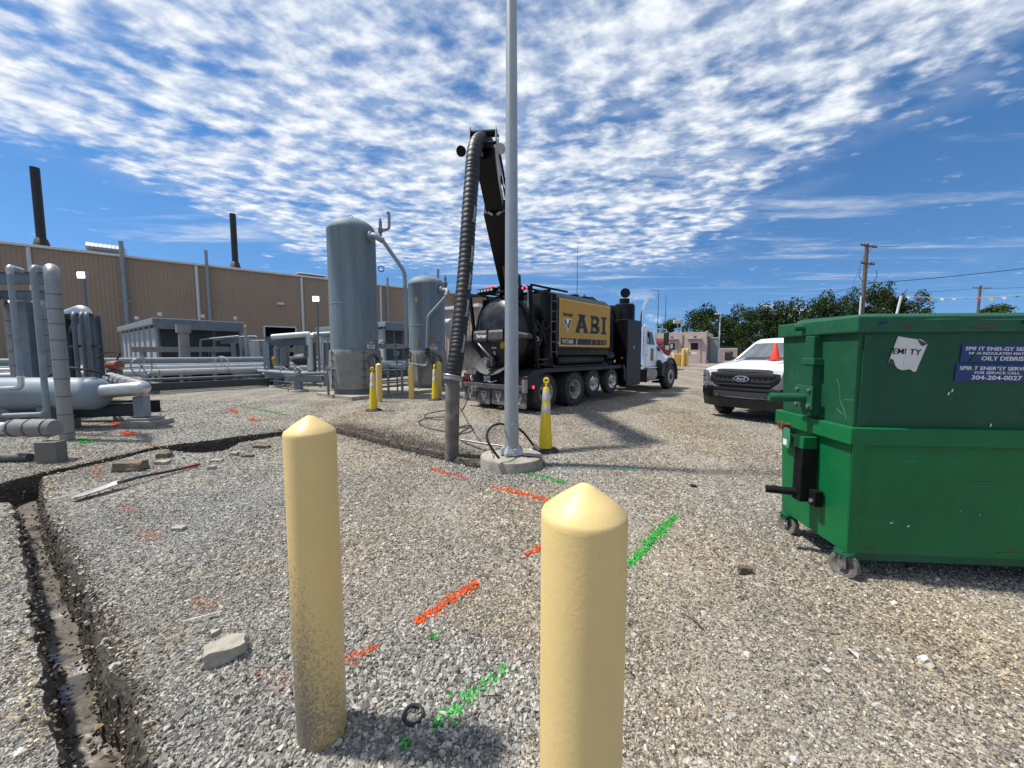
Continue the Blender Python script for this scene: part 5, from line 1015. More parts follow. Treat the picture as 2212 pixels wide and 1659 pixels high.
    key = [BB + d * (ln * .55) + u * .30, BB + d * (ln * .85) + u * .33, BH + u * .30 - d * .1, P(1027, 316, BH.y - .22), P(1018, 400, BH.y - .42), P(1012, 480, BH.y - .58), P(1007, 560, g.y + .55), P(1000, 640, g.y + .36), P(992, 720, g.y + .18), P(985, 775, g.y + .06), top]
    path = spline(key, 60); out = [path[0]]; acc = 0
    for a, b_ in zip(path, path[1:]):
        acc += (b_ - a).length
        if acc >= .0135: out.append(b_); acc = 0
    rr = [.118 + .009 * (.5 + .5 * math.cos(2 * math.pi * i / 4)) for i in range(len(out))]
    m = MB(); m.tube(out, rr, 20); hs = m.build('suction_hose', 'hose', TR, w=True, smooth=60)
    for u_, v_ in ((1028, 468), (1024, 553), (1020, 612), (1011, 668), (1003, 745)):                        # printed name along the hose
        k = min(range(len(out)), key=lambda i: abs(proj_v(out[i]) - v_)); c = out[k]; t_ = (out[min(k + 4, len(out) - 1)] - out[k - 4]).normalized(); side = Vector((.72, -.69, 0)); side = (side - t_ * side.dot(t_)).normalized()
        M = basis(c + side * .130, -t_ if t_.z < 0 else t_, side.cross(-t_ if t_.z < 0 else t_)); text('Vermeer', 'worn_ink', hs, M, w=.30, h=.06, bold=.02, w_=True)
    m = MB(); m.lathe([(.13, -.03), (.15, -.02), (.15, .03), (.13, .04)], top, (key[-2] - top).normalized(), n=24); m.torus(top + Vector((0, 0, .045)), (key[-2] - top).normalized(), .14, .012, 24, 6); m.build('hose_clamp', 'steel', hs, w=True, smooth=50)
    bot = Vector((g.x, g.y, -.27)); m = MB(); m.tube([top, top.lerp(bot, .5), bot], [.112, .108, .105], 24, caps=False); m.tube([bot, top], [.098, .098], 24, caps=False); m.build('suction_tube', 'muddy_steel', TR, w=True, smooth=60)
    m = MB(); m.tube(spline([tw(-.6, 1.2, 1.5), P(1020, 800, 9.2), P(1012, 850, 7.6), P(1000, 884, 6.9) - Vector((0, 0, .0)), G(994, 884) + Vector((0, 0, .03))], 8), .011, 6); m.build('air_line', 'rubber', TR, w=True)
def proj_v(q):
    dep = q.y * math.cos(PITCH) - (q.z - CAM_H) * math.sin(PITCH); upv = q.y * math.sin(PITCH) + (q.z - CAM_H) * math.cos(PITCH); return 829.5 - FPX * upv / dep
mat('hose', (.009, .0088, .0085), .5, var=.3, vs=3, dirt=((.13, .12, .105), .62, .74, 2.6))
mat('muddy_steel', (.13, .115, .095), .8, var=.3, vs=4, bump=.3, bs=25, dirt=((.22, .19, .155), .5, .62, 5))
boom()

# ================================================================ white pickup (local: x forward, y left, z up, origin under the front axle)
def pickup():
    t = thing('pickup_truck', 'white pickup truck with black grille, mostly hidden behind the dumpsters', 'pickup', (6.18, 9.52, 0), R(214))
    def part(name, m, mt, p_=None, **k): return m.build(name, mt, p_ or t, **k)
    def ring(x, w, z0, zb, zt, wt): return [(x, -w * .96, z0), (x, -w, (z0 + zb) / 2), (x, -w, zb), (x, -w * .97, zb + .06), (x, -wt, zt - .015), (x, -wt * .5, zt), (x, 0, zt + .008), (x, wt * .5, zt), (x, wt, zt - .015), (x, w * .97, zb + .06), (x, w, zb), (x, w, (z0 + zb) / 2), (x, w * .96, z0)]
    m = MB(); m.loft([ring(.90, .92, .62, 1.13, 1.235, .70), ring(.80, .975, .55, 1.15, 1.28, .74), ring(.45, .99, .95, 1.18, 1.35, .78), ring(0, 1.0, .98, 1.21, 1.40, .80), ring(-.42, 1.0, .95, 1.24, 1.44, .82), ring(-.60, 1.0, .45, 1.26, 1.45, .84)]); part('hood', m, 'white_paint', smooth=40)
    for s in (-1, 1):
        q = MB(); q.tube(spline([(.86, s * .45, 1.255), (.3, s * .52, 1.378), (-.4, s * .6, 1.452)], 6), [.012] * 6 + [.02] * 7, 8); part('hood_crease', q, 'white_paint', smooth=60)
    m = MB()
    def low(x): return [(x, -.97, .48), (x, -1.0, .9), (x, -.99, 1.28), (x, -.93, 1.40), (x, .93, 1.40), (x, .99, 1.28), (x, 1.0, .9), (x, .97, .48)]
    m.loft([low(-.60), low(-3.3)]); part('cab_body', m, 'white_paint', smooth=35)
    def gh(z, x0, x1, w): return [(x0 - .10, -w, z), (x0, -w * .6, z), (x0 + .05, 0, z), (x0, w * .6, z), (x0 - .10, w, z), (x1, w, z), (x1, -w, z)]
    m = MB(); m.loft([gh(1.39, -.38, -3.3, .93), gh(1.90, -1.16, -3.18, .735), gh(1.985, -1.34, -3.1, .67), gh(2.015, -1.6, -2.9, .50)]); cab = part('cab', m, 'white_paint', smooth=38)
    # windscreen: a curved strip just proud of the cab
    m = MB(); rows = []
    for k in range(5):
        f = .05 + .87 * k / 4; z = 1.39 + .51 * f; x0 = -.38 - .78 * f; w = .93 - .195 * f
        rows.append([(x0 - .075 + .012, -w * .90, z + .006), (x0 + .02, -w * .6, z + .01), (x0 + .07, 0, z + .012), (x0 + .02, w * .6, z + .01), (x0 - .075 + .012, w * .90, z + .006)])
    m.loft(rows, caps=False, closed=False); part('windscreen', m, 'windscreen', smooth=60)
    m = MB(); m.loft([[(-.33, -.80, 1.425), (-.20, 0, 1.455), (-.33, .80, 1.425)], [(-.47, -.84, 1.452), (-.37, 0, 1.475), (-.47, .84, 1.452)]], caps=False, closed=False); part('cowl', m, 'black_plastic')
    for y in (-.55, .12): q = MB(); q.tube([(-.40, y, 1.475), (-.36, y + .28, 1.49), (-.44, y + .62, 1.50)], .012, 6); part('wiper', q, 'black_plastic')
    for s in (-1, 1):
        for x0, x1, x2, x3 in ((-.85, -1.98, -1.98, -1.35), (-2.06, -2.95, -2.95, -2.06)):
            q = MB(); q.add([(x0, s * .935, 1.44), (x1, s * .935, 1.44), (x2, s * .76, 1.85), (x3, s * .76, 1.85)], [[0, 1, 2, 3]]); part('side_window', q, 'glass_dark')
        q = MB(); q.box((-.78, s * 1.2, 1.52), (.12, .20, .27)); mr = part('mirror', q, 'black_plastic', bevel=.04); q = MB(); q.beam((-.8, s * .95, 1.44), (-.78, s * 1.15, 1.46), .06, .06); q.build('mirror_arm', 'black_plastic', mr)
    m = MB(); m.bb(-5.45, -3.36, -1.0, 1.0, .58, 1.38); part('bed', m, 'white_paint', bevel=.05)
    m = MB(); m.box((-2.1, 0, 2.03), (.18, .42, .05)); part('roof_marker', m, 'white_paint', bevel=.015)
    # grille
    F_ = lambda p, y: .93 + p - .10 * y * y
    m = MB(); m.loft([[(F_(-.06, y), y, z0), (F_(.03, y), y, z0 + .02), (F_(.03, y), y, z1 - .02), (F_(-.06, y), y, z1)] for y, z0, z1 in ((-.82, .95, 1.12), (-.76, .86, 1.15), (-.62, .79, 1.16), (0, .78, 1.165), (.62, .79, 1.16), (.76, .86, 1.15), (.82, .95, 1.12))]); gr = part('grille', m, 'black_plastic', bevel=.008)
    m = MB(); m.loft([[(F_(-.06, y), y, 1.155), (F_(.02, y), y, 1.16), (F_(.0, y), y, 1.225), (F_(-.08, y), y, 1.23)] for y in (-.62, -.3, 0, .3, .62)]); m.build('grille_top', 'black_plastic', gr, bevel=.006)
    def bar(y0, z0, y1, z1, h, mt='black_plastic', p_=.06):
        q = MB(); q.loft([[(F_(p_ - .05, y), y, z - h / 2), (F_(p_, y), y, z - h / 2), (F_(p_, y), y, z + h / 2), (F_(p_ - .05, y), y, z + h / 2)] for y, z in [(y0 + (y1 - y0) * k / 4, z0 + (z1 - z0) * k / 4) for k in range(5)]]); q.build('grille_bar', mt, gr, bevel=.006)
    bar(-.60, .945, .60, .945, .05); bar(-.66, 1.085, .66, 1.085, .06); bar(-.60, .945, -.76, 1.05, .045); bar(.60, .945, .76, 1.05, .045); bar(-.6, .86, .6, .86, .03)
    for k in range(11): q = MB(); y = -.55 + .11 * k; q.bb(F_(.031, y), F_(.038, y), y - .02, y + .02, .98, 1.05); q.build('grille_slot', 'hub_dark', gr)
    for y in (-.3, .3): pass
    m = MB(); m.loft([[(F_(-.08, y), y, .60), (F_(.004, y), y, .60), (F_(.004, y), y, .83), (F_(-.08, y), y, .83)] for y in (-.86, -.5, 0, .5, .86)]); m.build('lower_grille', 'black_plastic', gr)
    # badge
    def oval(w, h, n=28): return [(w / 2 * math.cos(2 * math.pi * k / n), h / 2 * math.sin(2 * math.pi * k / n)) for k in range(n)]
    m = MB(); m.prism(oval(.36, .145), basis((F_(.055, 0), 0, 1.0), (0, 1, 0), (0, 0, 1)), .03); bd = part('badge', m, 'chrome', bevel=.008)
    m = MB(); m.prism(oval(.315, .11), basis((F_(.082, 0), 0, 1.0), (0, 1, 0), (0, 0, 1)), .006); m.build('badge_field', 'badge_blue', bd); text('Ford', 'worn_ink', bd, basis((F_(.0895, 0), 0, 1.0), (0, 1, 0), (0, 0, 1)), w=.19, h=.07, bold=.01, shear=.25)
    # headlamps: tall C shapes at the corners
    for s in (-1, 1):
        q = MB(); q.loft([[(x, s * y, z0), (x + .02, s * y, z0 + .01), (x + .02, s * y, z1 - .01), (x, s * y, z1)] for x, y, z0, z1 in ((.945, .64, .795, .83), (.94, .76, .795, .93), (.925, .83, .795, 1.175), (.885, .93, .80, 1.19), (.80, 1.01, .82, 1.185))]); hl = part('headlamp', q, 'lamp_glass', bevel=.004)
        for z, h in ((1.10, .09), (.97, .06), (.86, .06)): q = MB(); q.box((.905, s * .90, z), (.06, .08, h)); q.build('lamp_element', 'chrome', hl, bevel=.008)
        q = MB(); q.box((.87, s * .93, 1.03), (.07, .12, .02)); q.build('lamp_divider', 'black_plastic', hl)
    # bumper
    B_ = lambda y: 1.03 - .10 * y * y - max(0, abs(y) - .8) * .5
    def brow(z0, z1, dx0=0.0, dx1=0.0): return [[(B_(y) - .2, y, z0), (B_(y) + dx0, y, z0), (B_(y) + dx1, y, z1), (B_(y) - .2, y, z1)] for y in (-1.03, -.98, -.8, -.5, 0, .5, .8, .98, 1.03)]
    m = MB(); m.loft(brow(.56, .79, 0, .0)); bp = part('bumper', m, 'dark_gloss', bevel=.03)
    m = MB(); m.loft(brow(.795, .815, -.10, -.13)); m.build('bumper_step', 'black_plastic', bp)
    m = MB(); m.loft([r for r in brow(.30, .555, -.10, -.03)]); part('air_dam', m, 'black_plastic', bevel=.02)
    m = MB(); m.bb(1.0, 1.038, -.62, .62, .575, .70); op = m.build('bumper_opening', 'hub_dark', bp)
    m = MB(); m.loft([[(B_(y) + .008, y, .558), (B_(y) + .014, y, .558), (B_(y) + .014, y, .572), (B_(y) + .008, y, .572)] for y in (-.62, -.3, 0, .3, .62)]); m.build('bumper_lip', 'steel', bp)
    m = MB(); m.loft([[(B_(y) + .004, y, .735), (B_(y) + .010, y, .735), (B_(y) + .010, y, .75), (B_(y) + .004, y, .75)] for y in (-.62, -.3, 0, .3, .62)]); m.build('bumper_ridge', 'mid_grey', bp)
    for y in (-.5, .5): q = MB(); q.torus((1.06, y, .60), (0, 0, 1), .04, .016, 14, 6); q.build('tow_hook', 'black_plastic', bp)
    for x, s in ((0, -1), (0, 1), (-4.05, -1), (-4.05, 1)):
        q = MB(); w = .28; yo = s * .985; q.lathe([(.24, 0), (.36, 0), (.405, .03), (.415, .06), (.415, w - .06), (.405, w - .03), (.36, w), (.24, w - .01)], (x, yo - s * w, .415), (0, s, 0), n=32); wh = part('wheel', q, 'tyre', smooth=35); q = MB(); q.lathe([(.245, w - .02), (.22, w - .05), (.1, w - .03), (.001, w - .02)], (x, yo - s * w, .415), (0, s, 0), n=24); q.build('rim', 'alloy', wh, smooth=35)
    part('underbody', MB().bb(-5.2, .6, -.75, .75, .42, .62), 'dark_matt')
    # papers on the dash
    q = MB(); q.add([(-1.05, .28, 1.865), (-1.05, .48, 1.865), (-1.12, .47, 1.905), (-1.12, .30, 1.905)], [[0, 1, 2, 3]]); q.v = [v + Vector((.085, 0, .03)) for v in q.v]; part('windscreen_sticker', q, 'teal')
    return t
PK = pickup()
def hood_cone():
    p_ = MW[PK.name] @ Vector((-.20, .20, 1.432)); t = thing('traffic_cone', 'small red traffic cone standing on the hood of the white pickup', 'traffic cone', p_)
    m = MB(); m.box((0, 0, .012), (.27, .27, .024)); m.build('base', 'cone_red', t, bevel=.01); m = MB(); m.lathe([(.105, .024), (.10, .04), (.032, .40), (.025, .41), (.001, .412)], n=24); m.build('body', 'cone_red', t, smooth=40)
hood_cone()

# ================================================================ pink stucco hut and what stands round it
def hut():
    z0 = gzf(16, 35); c = G(1525, 783, z0); c = P(1525, 760, 36.0); fx = Vector((.84, -.54, 0)); O = Vector((c.x, c.y, z0))
    a = math.atan2(fx.y, fx.x); t = thing('utility_hut', 'pink stucco utility hut with two doors behind the truck cab', 'building', O, a)       # local x right along the front, y back
    W_, D_, H_ = 5.6, 6.0, 2.95
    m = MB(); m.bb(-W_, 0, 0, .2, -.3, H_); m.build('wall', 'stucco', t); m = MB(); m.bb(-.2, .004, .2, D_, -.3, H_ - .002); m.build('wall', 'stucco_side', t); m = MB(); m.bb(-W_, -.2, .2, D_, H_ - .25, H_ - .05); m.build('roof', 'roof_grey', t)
    for x in (-1.0, -3.05):
        d = MB(); d.bb(x - .52, x + .52, -.045, -.002, .02, 2.12); dr = d.build('door', 'stucco', t, bevel=.01); q = MB(); q.bb(x - .32, x + .32, -.052, -.046, 1.28, 1.92); q.build('window', 'opening_dark', dr); q = MB(); q.bb(x - .58, x - .54, -.05, -.002, 0, 2.2); q.bb(x + .54, x + .58, -.05, -.002, 0, 2.2); q.build('door_frame', 'stucco', dr)
        q = MB(); q.bb(x - .25, x + .25, -.05, -.046, .85, 1.06); q.build('notice', 'sticker_white', dr); q = MB(); q.box((x - .42, -.07, 1.0), (.05, .06, .14)); q.build('handle', 'hub_dark', dr)
        q = MB(); q.bb(x - .62, x + .62, -.30, -.002, 2.30, 2.36); q.build('canopy', 'stucco', t); q = MB(); q.box((x + .05, -.12, 2.48), (.2, .16, .12)); q.build('wall_lamp', 'dark_matt', t, bevel=.02)
    q = MB(); q.bb(-2.06, -2.0, -.06, -.002, .6, 2.7); q.build('conduit', 'rust', t); q = MB(); q.tube([(.03, .4, 2.45), (.03, 2.2, 2.5)], .06, 8); q.tube([(.05, 1.2, 2.5), (.05, 1.2, .3)], .05, 8); q.build('side_pipe', 'rust', t)
    q = MB(); q.bb(.05, .75, 2.6, 3.6, -.2, 2.4); cb = q.build('side_cabinet', 'pipe_grey', t, bevel=.02); q = MB(); q.bb(-.0, .8, 2.55, 3.65, 2.42, 2.5); q.build('cabinet_top', 'trim_white', cb)
    for x in (-.5, -.05, .0): q = MB(); q.cyl((x, .4, H_), (x, .4, H_ + .12), .03, n=8); q.build('roof_vent', 'trim_white', t)
hut()
GZ = gzf(16, 36)
def far_bits():
    for (u, v, h, lb) in ((1476, 789, 1.12, 'short yellow bollard in front of the pink hut, left of a close pair'), (1484, 787, 1.12, 'short yellow bollard in front of the pink hut, right of a close pair')):
        c = P(u, 770, 31.5); bollard((c.x, c.y, gzf(c.x, c.y)), .13, h + .35, 'far_bollard_plastic', lb, 'bollards at the pink hut', n=16)
    c = P(1468, 770, 31.9); z = gzf(c.x, c.y); m = MB(); m.box((c.x, c.y, z + .5), (1.1, .3, 1.0)); m.build('concrete_barrier', 'far_bollard_plastic', label='low yellowish barrier beside the two bollards at the pink hut', cat='barrier', bevel=.04)
    c = P(1566, 770, 44); m = MB(); m.box((c.x, c.y, GZ + .7), (2.3, 1.0, 1.6), rz=-.3); m.build('concrete_bin', 'stucco', label='low pale concrete box seen between the hut and the pickup', cat='box', bevel=.05)
    # red tank trailer behind the cab
    c = P(1421, 770, 29); z = gzf(c.x, c.y); t = thing('tank_trailer', 'dark red tank trailer with white placards behind the truck cab', 'trailer', (c.x, c.y, z), R(25))
    m = MB(); m.lathe([(.001, -1.4), (.5, -1.4), (.72, -1.25), (.75, -1.1), (.75, 1.1), (.72, 1.25), (.5, 1.4), (.001, 1.4)], (-.6, 0, 1.55), (1, 0, 0), n=28); m.build('tank', 'red_tank', t, smooth=40)
    for x in (-1.4, .5): m = MB(); m.beam((x, -.4, 0), (x, -.5, 1.2), .08, .08); m.beam((x, .4, 0), (x, .5, 1.2), .08, .08); m.build('leg', 'red_tank', t)
    for x, z_, w, h in ((.1, 1.95, .5, .14), (.1, 1.6, .34, .32), (.55, 1.7, .24, .3)): m = MB(); m.bb(x - w / 2, x + w / 2, -.775, -.765, z_ - h / 2, z_ + h / 2); m.build('placard', 'sticker_white', t)
    m = MB(); m.cyl((-.4, 0, 2.38), (-.4, 0, 2.7), .2, n=14); m.build('hatch', 'sticker_white', t)
    # chain link fence in front of the trees
    a, b_ = P(1557, 765, 56), P(1700, 765, 60); t = thing('chain_link_fence', 'chain link fence running along the foot of the trees', 'fence', (a.x, a.y, GZ)); n = 7
    for k in range(n + 1): q = a.lerp(b_, k / n); m = MB(); m.cyl((q.x, q.y, GZ - .1), (q.x, q.y, GZ + 1.9), .04, n=6); m.build('post', 'fence_wire', t, w=True)
    m = MB(); m.cyl((a.x, a.y, GZ + 1.85), (b_.x, b_.y, GZ + 1.85), .03, n=6); m.build('top_rail', 'fence_wire', t, w=True)
    m = MB(); L_ = (b_ - a).length; d = (b_ - a).normalized(); nn = int(L_ / .22)
    for k in range(nn):
        for sg in (0, 1):
            x0 = k * .22; q0 = a + d * (x0 + (1.7 if sg else 0)); q1 = a + d * (x0 + (0 if sg else 1.7)); m.tube([(q0.x, q0.y, GZ + .1), (q1.x, q1.y, GZ + 1.8)], .006, 3, caps=False)
    m.build('mesh_wire', 'fence_wire', t, w=True, kind='stuff')
    # lamp posts and aerials beyond
    for (u, v, Y, lb, arm) in ((1556, 678, 42, 'white lamp post behind the right end of the pink hut', 0), (1464, 695, 46, 'grey lamp post with small head behind the pink hut, left one', 1), (1472, 690, 50, 'thin bare pole behind the pink hut, beside the small headed lamp post', 0)):
        c = P(u, v, Y); m = MB(); t = thing('lamp_post', lb, 'lamp post', (c.x, c.y, GZ)); m.cyl((0, 0, 0), (0, 0, c.z - GZ), .07, .05, 8); m.build('post', 'trim_white' if not arm else 'galvanised', t)
        m = MB(); m.box((-.25 if not arm else -.1, 0, c.z - GZ), (.6 if not arm else .8, .25, .12 if not arm else .4)); m.build('lamp_head', 'trim_white', t, bevel=.03)
    for (u, v, Y, lb) in ((1423, 627, 40, 'thin dark mast with short arm rising behind the truck cab'), (1439, 637, 42, 'thin tapering aerial just right of the mast behind the truck cab')):
        c = P(u, v, Y); m = MB(); m.cyl((c.x, c.y, GZ), (c.x, c.y, c.z), .07, .02, 6)
        if u == 1423: m.beam((c.x - .9, c.y, c.z), (c.x + .05, c.y, c.z), .04, .04)
        m.build('mast', 'wire', label=lb, cat='mast')
far_bits()

# ================================================================ trees
def crown_mesh(name, seed, leaf=.26, n=5200, shape=(1, 1, 1), mtl='leaf_dark'):
    r = np.random.default_rng(seed); blobs = []
    nb = 26
    for k in range(nb):
        h = r.uniform(0, 1); rad = (1 - (h - .38) ** 2 * 2.1) * .85; a = r.uniform(0, 6.283); d = rad * np.sqrt(r.uniform(.05, 1)) * .62
        blobs.append((np.array([math.cos(a) * d, math.sin(a) * d, h * 2 - 1]) * np.array([1, 1, .92]), r.uniform(.13, .40)))
    pts = []
    for k in range(n):
        c, rd = blobs[r.integers(nb)]; v = r.normal(size=3); v /= np.linalg.norm(v); v[2] = v[2] * .8 + .12; pts.append(c + v * rd * (r.uniform(.55, 1.08)))
    p = np.array(pts) * np.array(shape); nrm = r.normal(size=(n, 3)); nrm[:, 2] += .6; nrm /= np.linalg.norm(nrm, axis=1)[:, None]
    t1 = np.cross(nrm, r.normal(size=(n, 3))); t1 /= np.linalg.norm(t1, axis=1)[:, None]; t2 = np.cross(nrm, t1); s = leaf * r.uniform(.55, 1.3, n)[:, None]
    # a folded leaf clump: two triangles sharing an edge, plus a tip
    v = np.stack([p - t1 * s * .5, p + t2 * s * .42 + nrm * s * .12, p + t1 * s * .55, p - t2 * s * .42 + nrm * s * .15], 1).reshape(-1, 3)
    f = np.arange(n * 4).reshape(-1, 4)
    me = bpy.data.meshes.new(name); me.from_pydata(v.tolist(), [], f.tolist()); me.update(); me.materials.append(MATS[mtl]); return me
CROWNS = [crown_mesh('crown', 31 + k, .072, 4700, (1, 1, 1)) for k in range(4)]; LIGHT = crown_mesh('crown', 77, .08, 5000, (1, 1, 1), 'leaf_light')
def trunk_mesh(seed):
    r = random.Random(seed); m = MB(); m.tube([(0, 0, -.2), (.03, .0, .8), (-.05, .04, 2.0), (.05, 0, 3.4), (.0, 0, 5.0)], [.22, .19, .16, .11, .04], 8)
    for k in range(7):
        a = r.uniform(0, 6.28); z = 1.4 + .5 * k; m.tube([(0, 0, z), (math.cos(a) * .7, math.sin(a) * .7, z + .5), (math.cos(a) * 1.4, math.sin(a) * 1.4, z + 1.2)], [.08, .055, .02], 6)
    me = bpy.data.meshes.new('trunk'); me.from_pydata([tuple(q) for q in m.v], [], m.f); me.materials.append(MATS['bark']); return me
TRUNKS = [trunk_mesh(k) for k in range(3)]
def tree(u, v, Y, w, lb, cr, frac=.80, z0=None):
    c = P(u, v, Y); g = GZ if z0 is None else z0; H_ = c.z - g; t = thing('tree', lb, 'tree', (c.x, c.y, g), rnd.uniform(0, 6.28), 'trees along the right horizon')
    k = bpy.data.objects.new('trunk', rnd.choice(TRUNKS)); COL.objects.link(k); k.parent = t; s = H_ / 6.2; k.scale = (s, s, s)
    o = bpy.data.objects.new('crown', cr); COL.objects.link(o); o.parent = t; hz_ = H_ * frac / 2; o.scale = (w, w, hz_ / .98); o.location = (0, 0, H_ - hz_ * 1.12); return t
TL = [(1452, 688, 88, 5.2, 'pale green round tree at the left end of the tree line', LIGHT, .8), (1500, 672, 78, 4.3, 'dark leafy tree just right of the pale tree, above the pink hut', CROWNS[0], .85), (1528, 660, 72, 4.4, 'rounded dark tree above the right corner of the pink hut', CROWNS[1], .9), (1562, 672, 66, 3.6, 'short dark tree behind the white lamp post', CROWNS[2], .92),
    (1592, 661, 70, 4.0, 'dark tree standing left above the pickup roof', CROWNS[3], .92), (1622, 668, 62, 3.6, 'low dark tree directly above the pickup windscreen', CROWNS[0], .95), (1655, 657, 70, 4.0, 'dark tree between the pickup roof and the dumpster', CROWNS[1], .92), (1688, 641, 68, 4.2, 'tall dark tree right above the dumpster left corner', CROWNS[2], .92),
    (1724, 647, 66, 4.0, 'dark tree above the dumpster, second from its left corner', CROWNS[3], .92), (1758, 650, 62, 3.2, 'shorter dark tree left of the two tall peaks above the dumpster', CROWNS[0], .9), (1786, 633, 64, 3.4, 'peaked dark tree above the dumpster, left of the utility pole', CROWNS[1], .92), (1818, 632, 68, 3.8, 'peaked dark tree second left of the utility pole', CROWNS[2], .92),
    (1848, 625, 64, 3.2, 'tall dark tree directly left of the utility pole', CROWNS[3], .9), (1893, 618, 64, 3.4, 'tall dark tree directly right of the utility pole', CROWNS[0], .9), (1920, 614, 66, 3.2, 'highest dark tree right of the utility pole', CROWNS[1], .9), (1952, 627, 66, 2.9, 'dark tree behind the slanted white stake', CROWNS[2], .85), (1988, 630, 64, 2.7, 'rightmost dark tree with open sky on its right', CROWNS[3], .72),
    (2150, 655, 110, 7.0, 'small distant thin tree near the right picture edge', LIGHT, .55), (1608, 700, 82, 6, 'low dark growth tree filling behind the pickup', CROWNS[1], 1.0), (1680, 690, 84, 6.5, 'broad background tree filling left of the dumpster', CROWNS[2], 1.0), (1760, 680, 84, 6.5, 'broad background tree filling above the dumpster', CROWNS[0], 1.0), (1850, 672, 84, 6.5, 'broad background tree filling behind the utility pole', CROWNS[3], 1.0), (1535, 705, 84, 6, 'low background tree filling behind the pink hut', CROWNS[2], 1.0),
    (12, 735, 60, 4.0, 'dark tree glimpsed between pipes at the far left edge', CROWNS[0], .95)]
for q in TL: tree(*q)

# ================================================================ utility poles, wires, pennants
def utility_pole(u, v, Y, r, arms, lb, guard=None):
    top = P(u, v, Y); g = GZ; t = thing('utility_pole', lb, 'utility pole', (top.x, top.y, g)); H_ = top.z - g
    m = MB(); m.cyl((0, 0, -.2), (0, 0, H_), r * 1.25, r, 14); m.build('pole', 'wood_pole', t, smooth=50)
    for dz, w, off, rz in arms:
        d = Vector((math.cos(rz), math.sin(rz), 0)); m = MB(); c = Vector((0, -r - .05, H_ - dz)) + d * off; m.beam(c - d * w / 2, c + d * w / 2, .11, .13); am = m.build('crossarm', 'wood_pole', t)
        for sg in (-1, 1): q = MB(); q.beam(c + d * (w * .28 * sg), Vector((0, -r - .05, H_ - dz - w * .24)), .03, .03); q.build('brace', 'wood_pole', am)
        for f in (-.46, -.28, .28, .46): q = MB(); q.lathe([(.001, 0), (.06, .02), (.03, .06), (.06, .1), (.02, .16), (.001, .17)], c + d * (w * f) + Vector((0, 0, .07)), n=8); q.build('insulator', 'dusty_grey', am)
    if guard: m = MB(); m.cyl((-r - .10, -.05, 0), (-r - .10, -.05, guard), .075, n=10); m.build('cable_guard', 'trim_white', t, smooth=50)
    return top
UP = utility_pole(1873, 527, 37, .15, ((.25, 2.4, 0, .35), (1.85, 2.0, 0, .35)), 'wooden utility pole with two crossarms rising behind the dumpsters', 6.3)
m = MB(); c = UP; m.tube(spline([(c.x - .7, c.y - .3, c.z - 2.4), (c.x - .8, c.y - .3, c.z - 3.0), (c.x - .3, c.y - .2, c.z - 3.5), (c.x, c.y - .2, c.z - 3.3)], 6), .025, 6); m.build('jumper_cable', 'wire', label='black jumper cable hanging left of the wooden utility pole', cat='cable')
m = MB(); m.tube(spline([(c.x + .1, c.y - .2, c.z - 3.4), (c.x + .6, c.y - .2, c.z - 3.6), (c.x + .95, c.y - .2, c.z - 3.0), (c.x + .8, c.y - .3, c.z - 2.5)], 6), .025, 6); m.build('jumper_cable', 'wire', label='black jumper cable hanging right of the wooden utility pole', cat='cable')
UP2 = utility_pole(2118, 617, 74, .18, ((.5, 4.0, 0, .1),), 'distant wooden utility pole with one crossarm near the right edge')
def cable(a, b_, sag, r, lb):
    pts = [a.lerp(b_, k / 16) - Vector((0, 0, sag * 4 * (k / 16) * (1 - k / 16))) for k in range(17)]; MB().tube(pts, r, 5).build('overhead_wire', 'wire', label=lb, cat='wire', group='overhead wires')
cable(P(1873, 612, 37), P(2330, 565, 30), .15, .030, 'thick overhead wire from the utility pole to the right edge')
cable(P(1480, 706, 60), P(1873, 612, 37), .35, .022, 'overhead wire sagging left from the utility pole over the trees')
cable(P(1873, 536, 37), P(1838, 625, 62), .1, .015, 'thin wire dropping behind the utility pole to the left'); cable(P(1920, 634, 70), P(2100, 624, 74), .1, .03, 'thin distant wire left of the far utility pole'); cable(P(2134, 623, 74), P(2330, 612, 70), .2, .03, 'thin distant wire right of the far utility pole')
cable(P(1896, 533, 37), P(1945, 531, 36), .0, .02, 'stub of wire at the top crossarm of the utility pole')
def pennants():
    a, b_ = P(1947, 639, 15), P(2300, 628, 13); t = thing('pennant_string', 'string of small coloured pennants stretched above the dumpsters', 'pennants', a)
    pts = [a.lerp(b_, k / 12) - Vector((0, 0, .14 * (k / 12) * (1 - k / 12) * 4)) for k in range(13)]; MB().tube(pts, .008, 5).build('cord', 'trim_white', t, w=True)
    cl = ['white_ink', 'cone_red', 'sign_yellow', 'white_ink', 'white_ink', 'teal', 'cone_red', 'cone_yellow', 'white_ink', 'sticker_green', 'valve_red', 'white_ink']
    for k in range(12):
        f = (k + .6) / 13; q = a.lerp(b_, f) - Vector((0, 0, .14 * f * (1 - f) * 4 + .012)); d = (b_ - a).normalized(); w = .075; m = MB(); m.add([q - d * w, q + d * w, q + Vector((.02, -.02, -.13 * rnd.uniform(.5, 1)))], [[0, 1, 2]]); o = m.build('flag', cl[k], t, w=True); md = o.modifiers.new('s', 'SOLIDIFY'); md.thickness = .002
    s = P(1947, 639, 15); s0 = P(1934, 690, 15); m = MB(); m.cyl(s0 - (s - s0) * 1.2, s, .04, n=10); m.build('stake', 'trim_white', label='slanted white stake holding the end of the pennant string', cat='stake')
pennants()

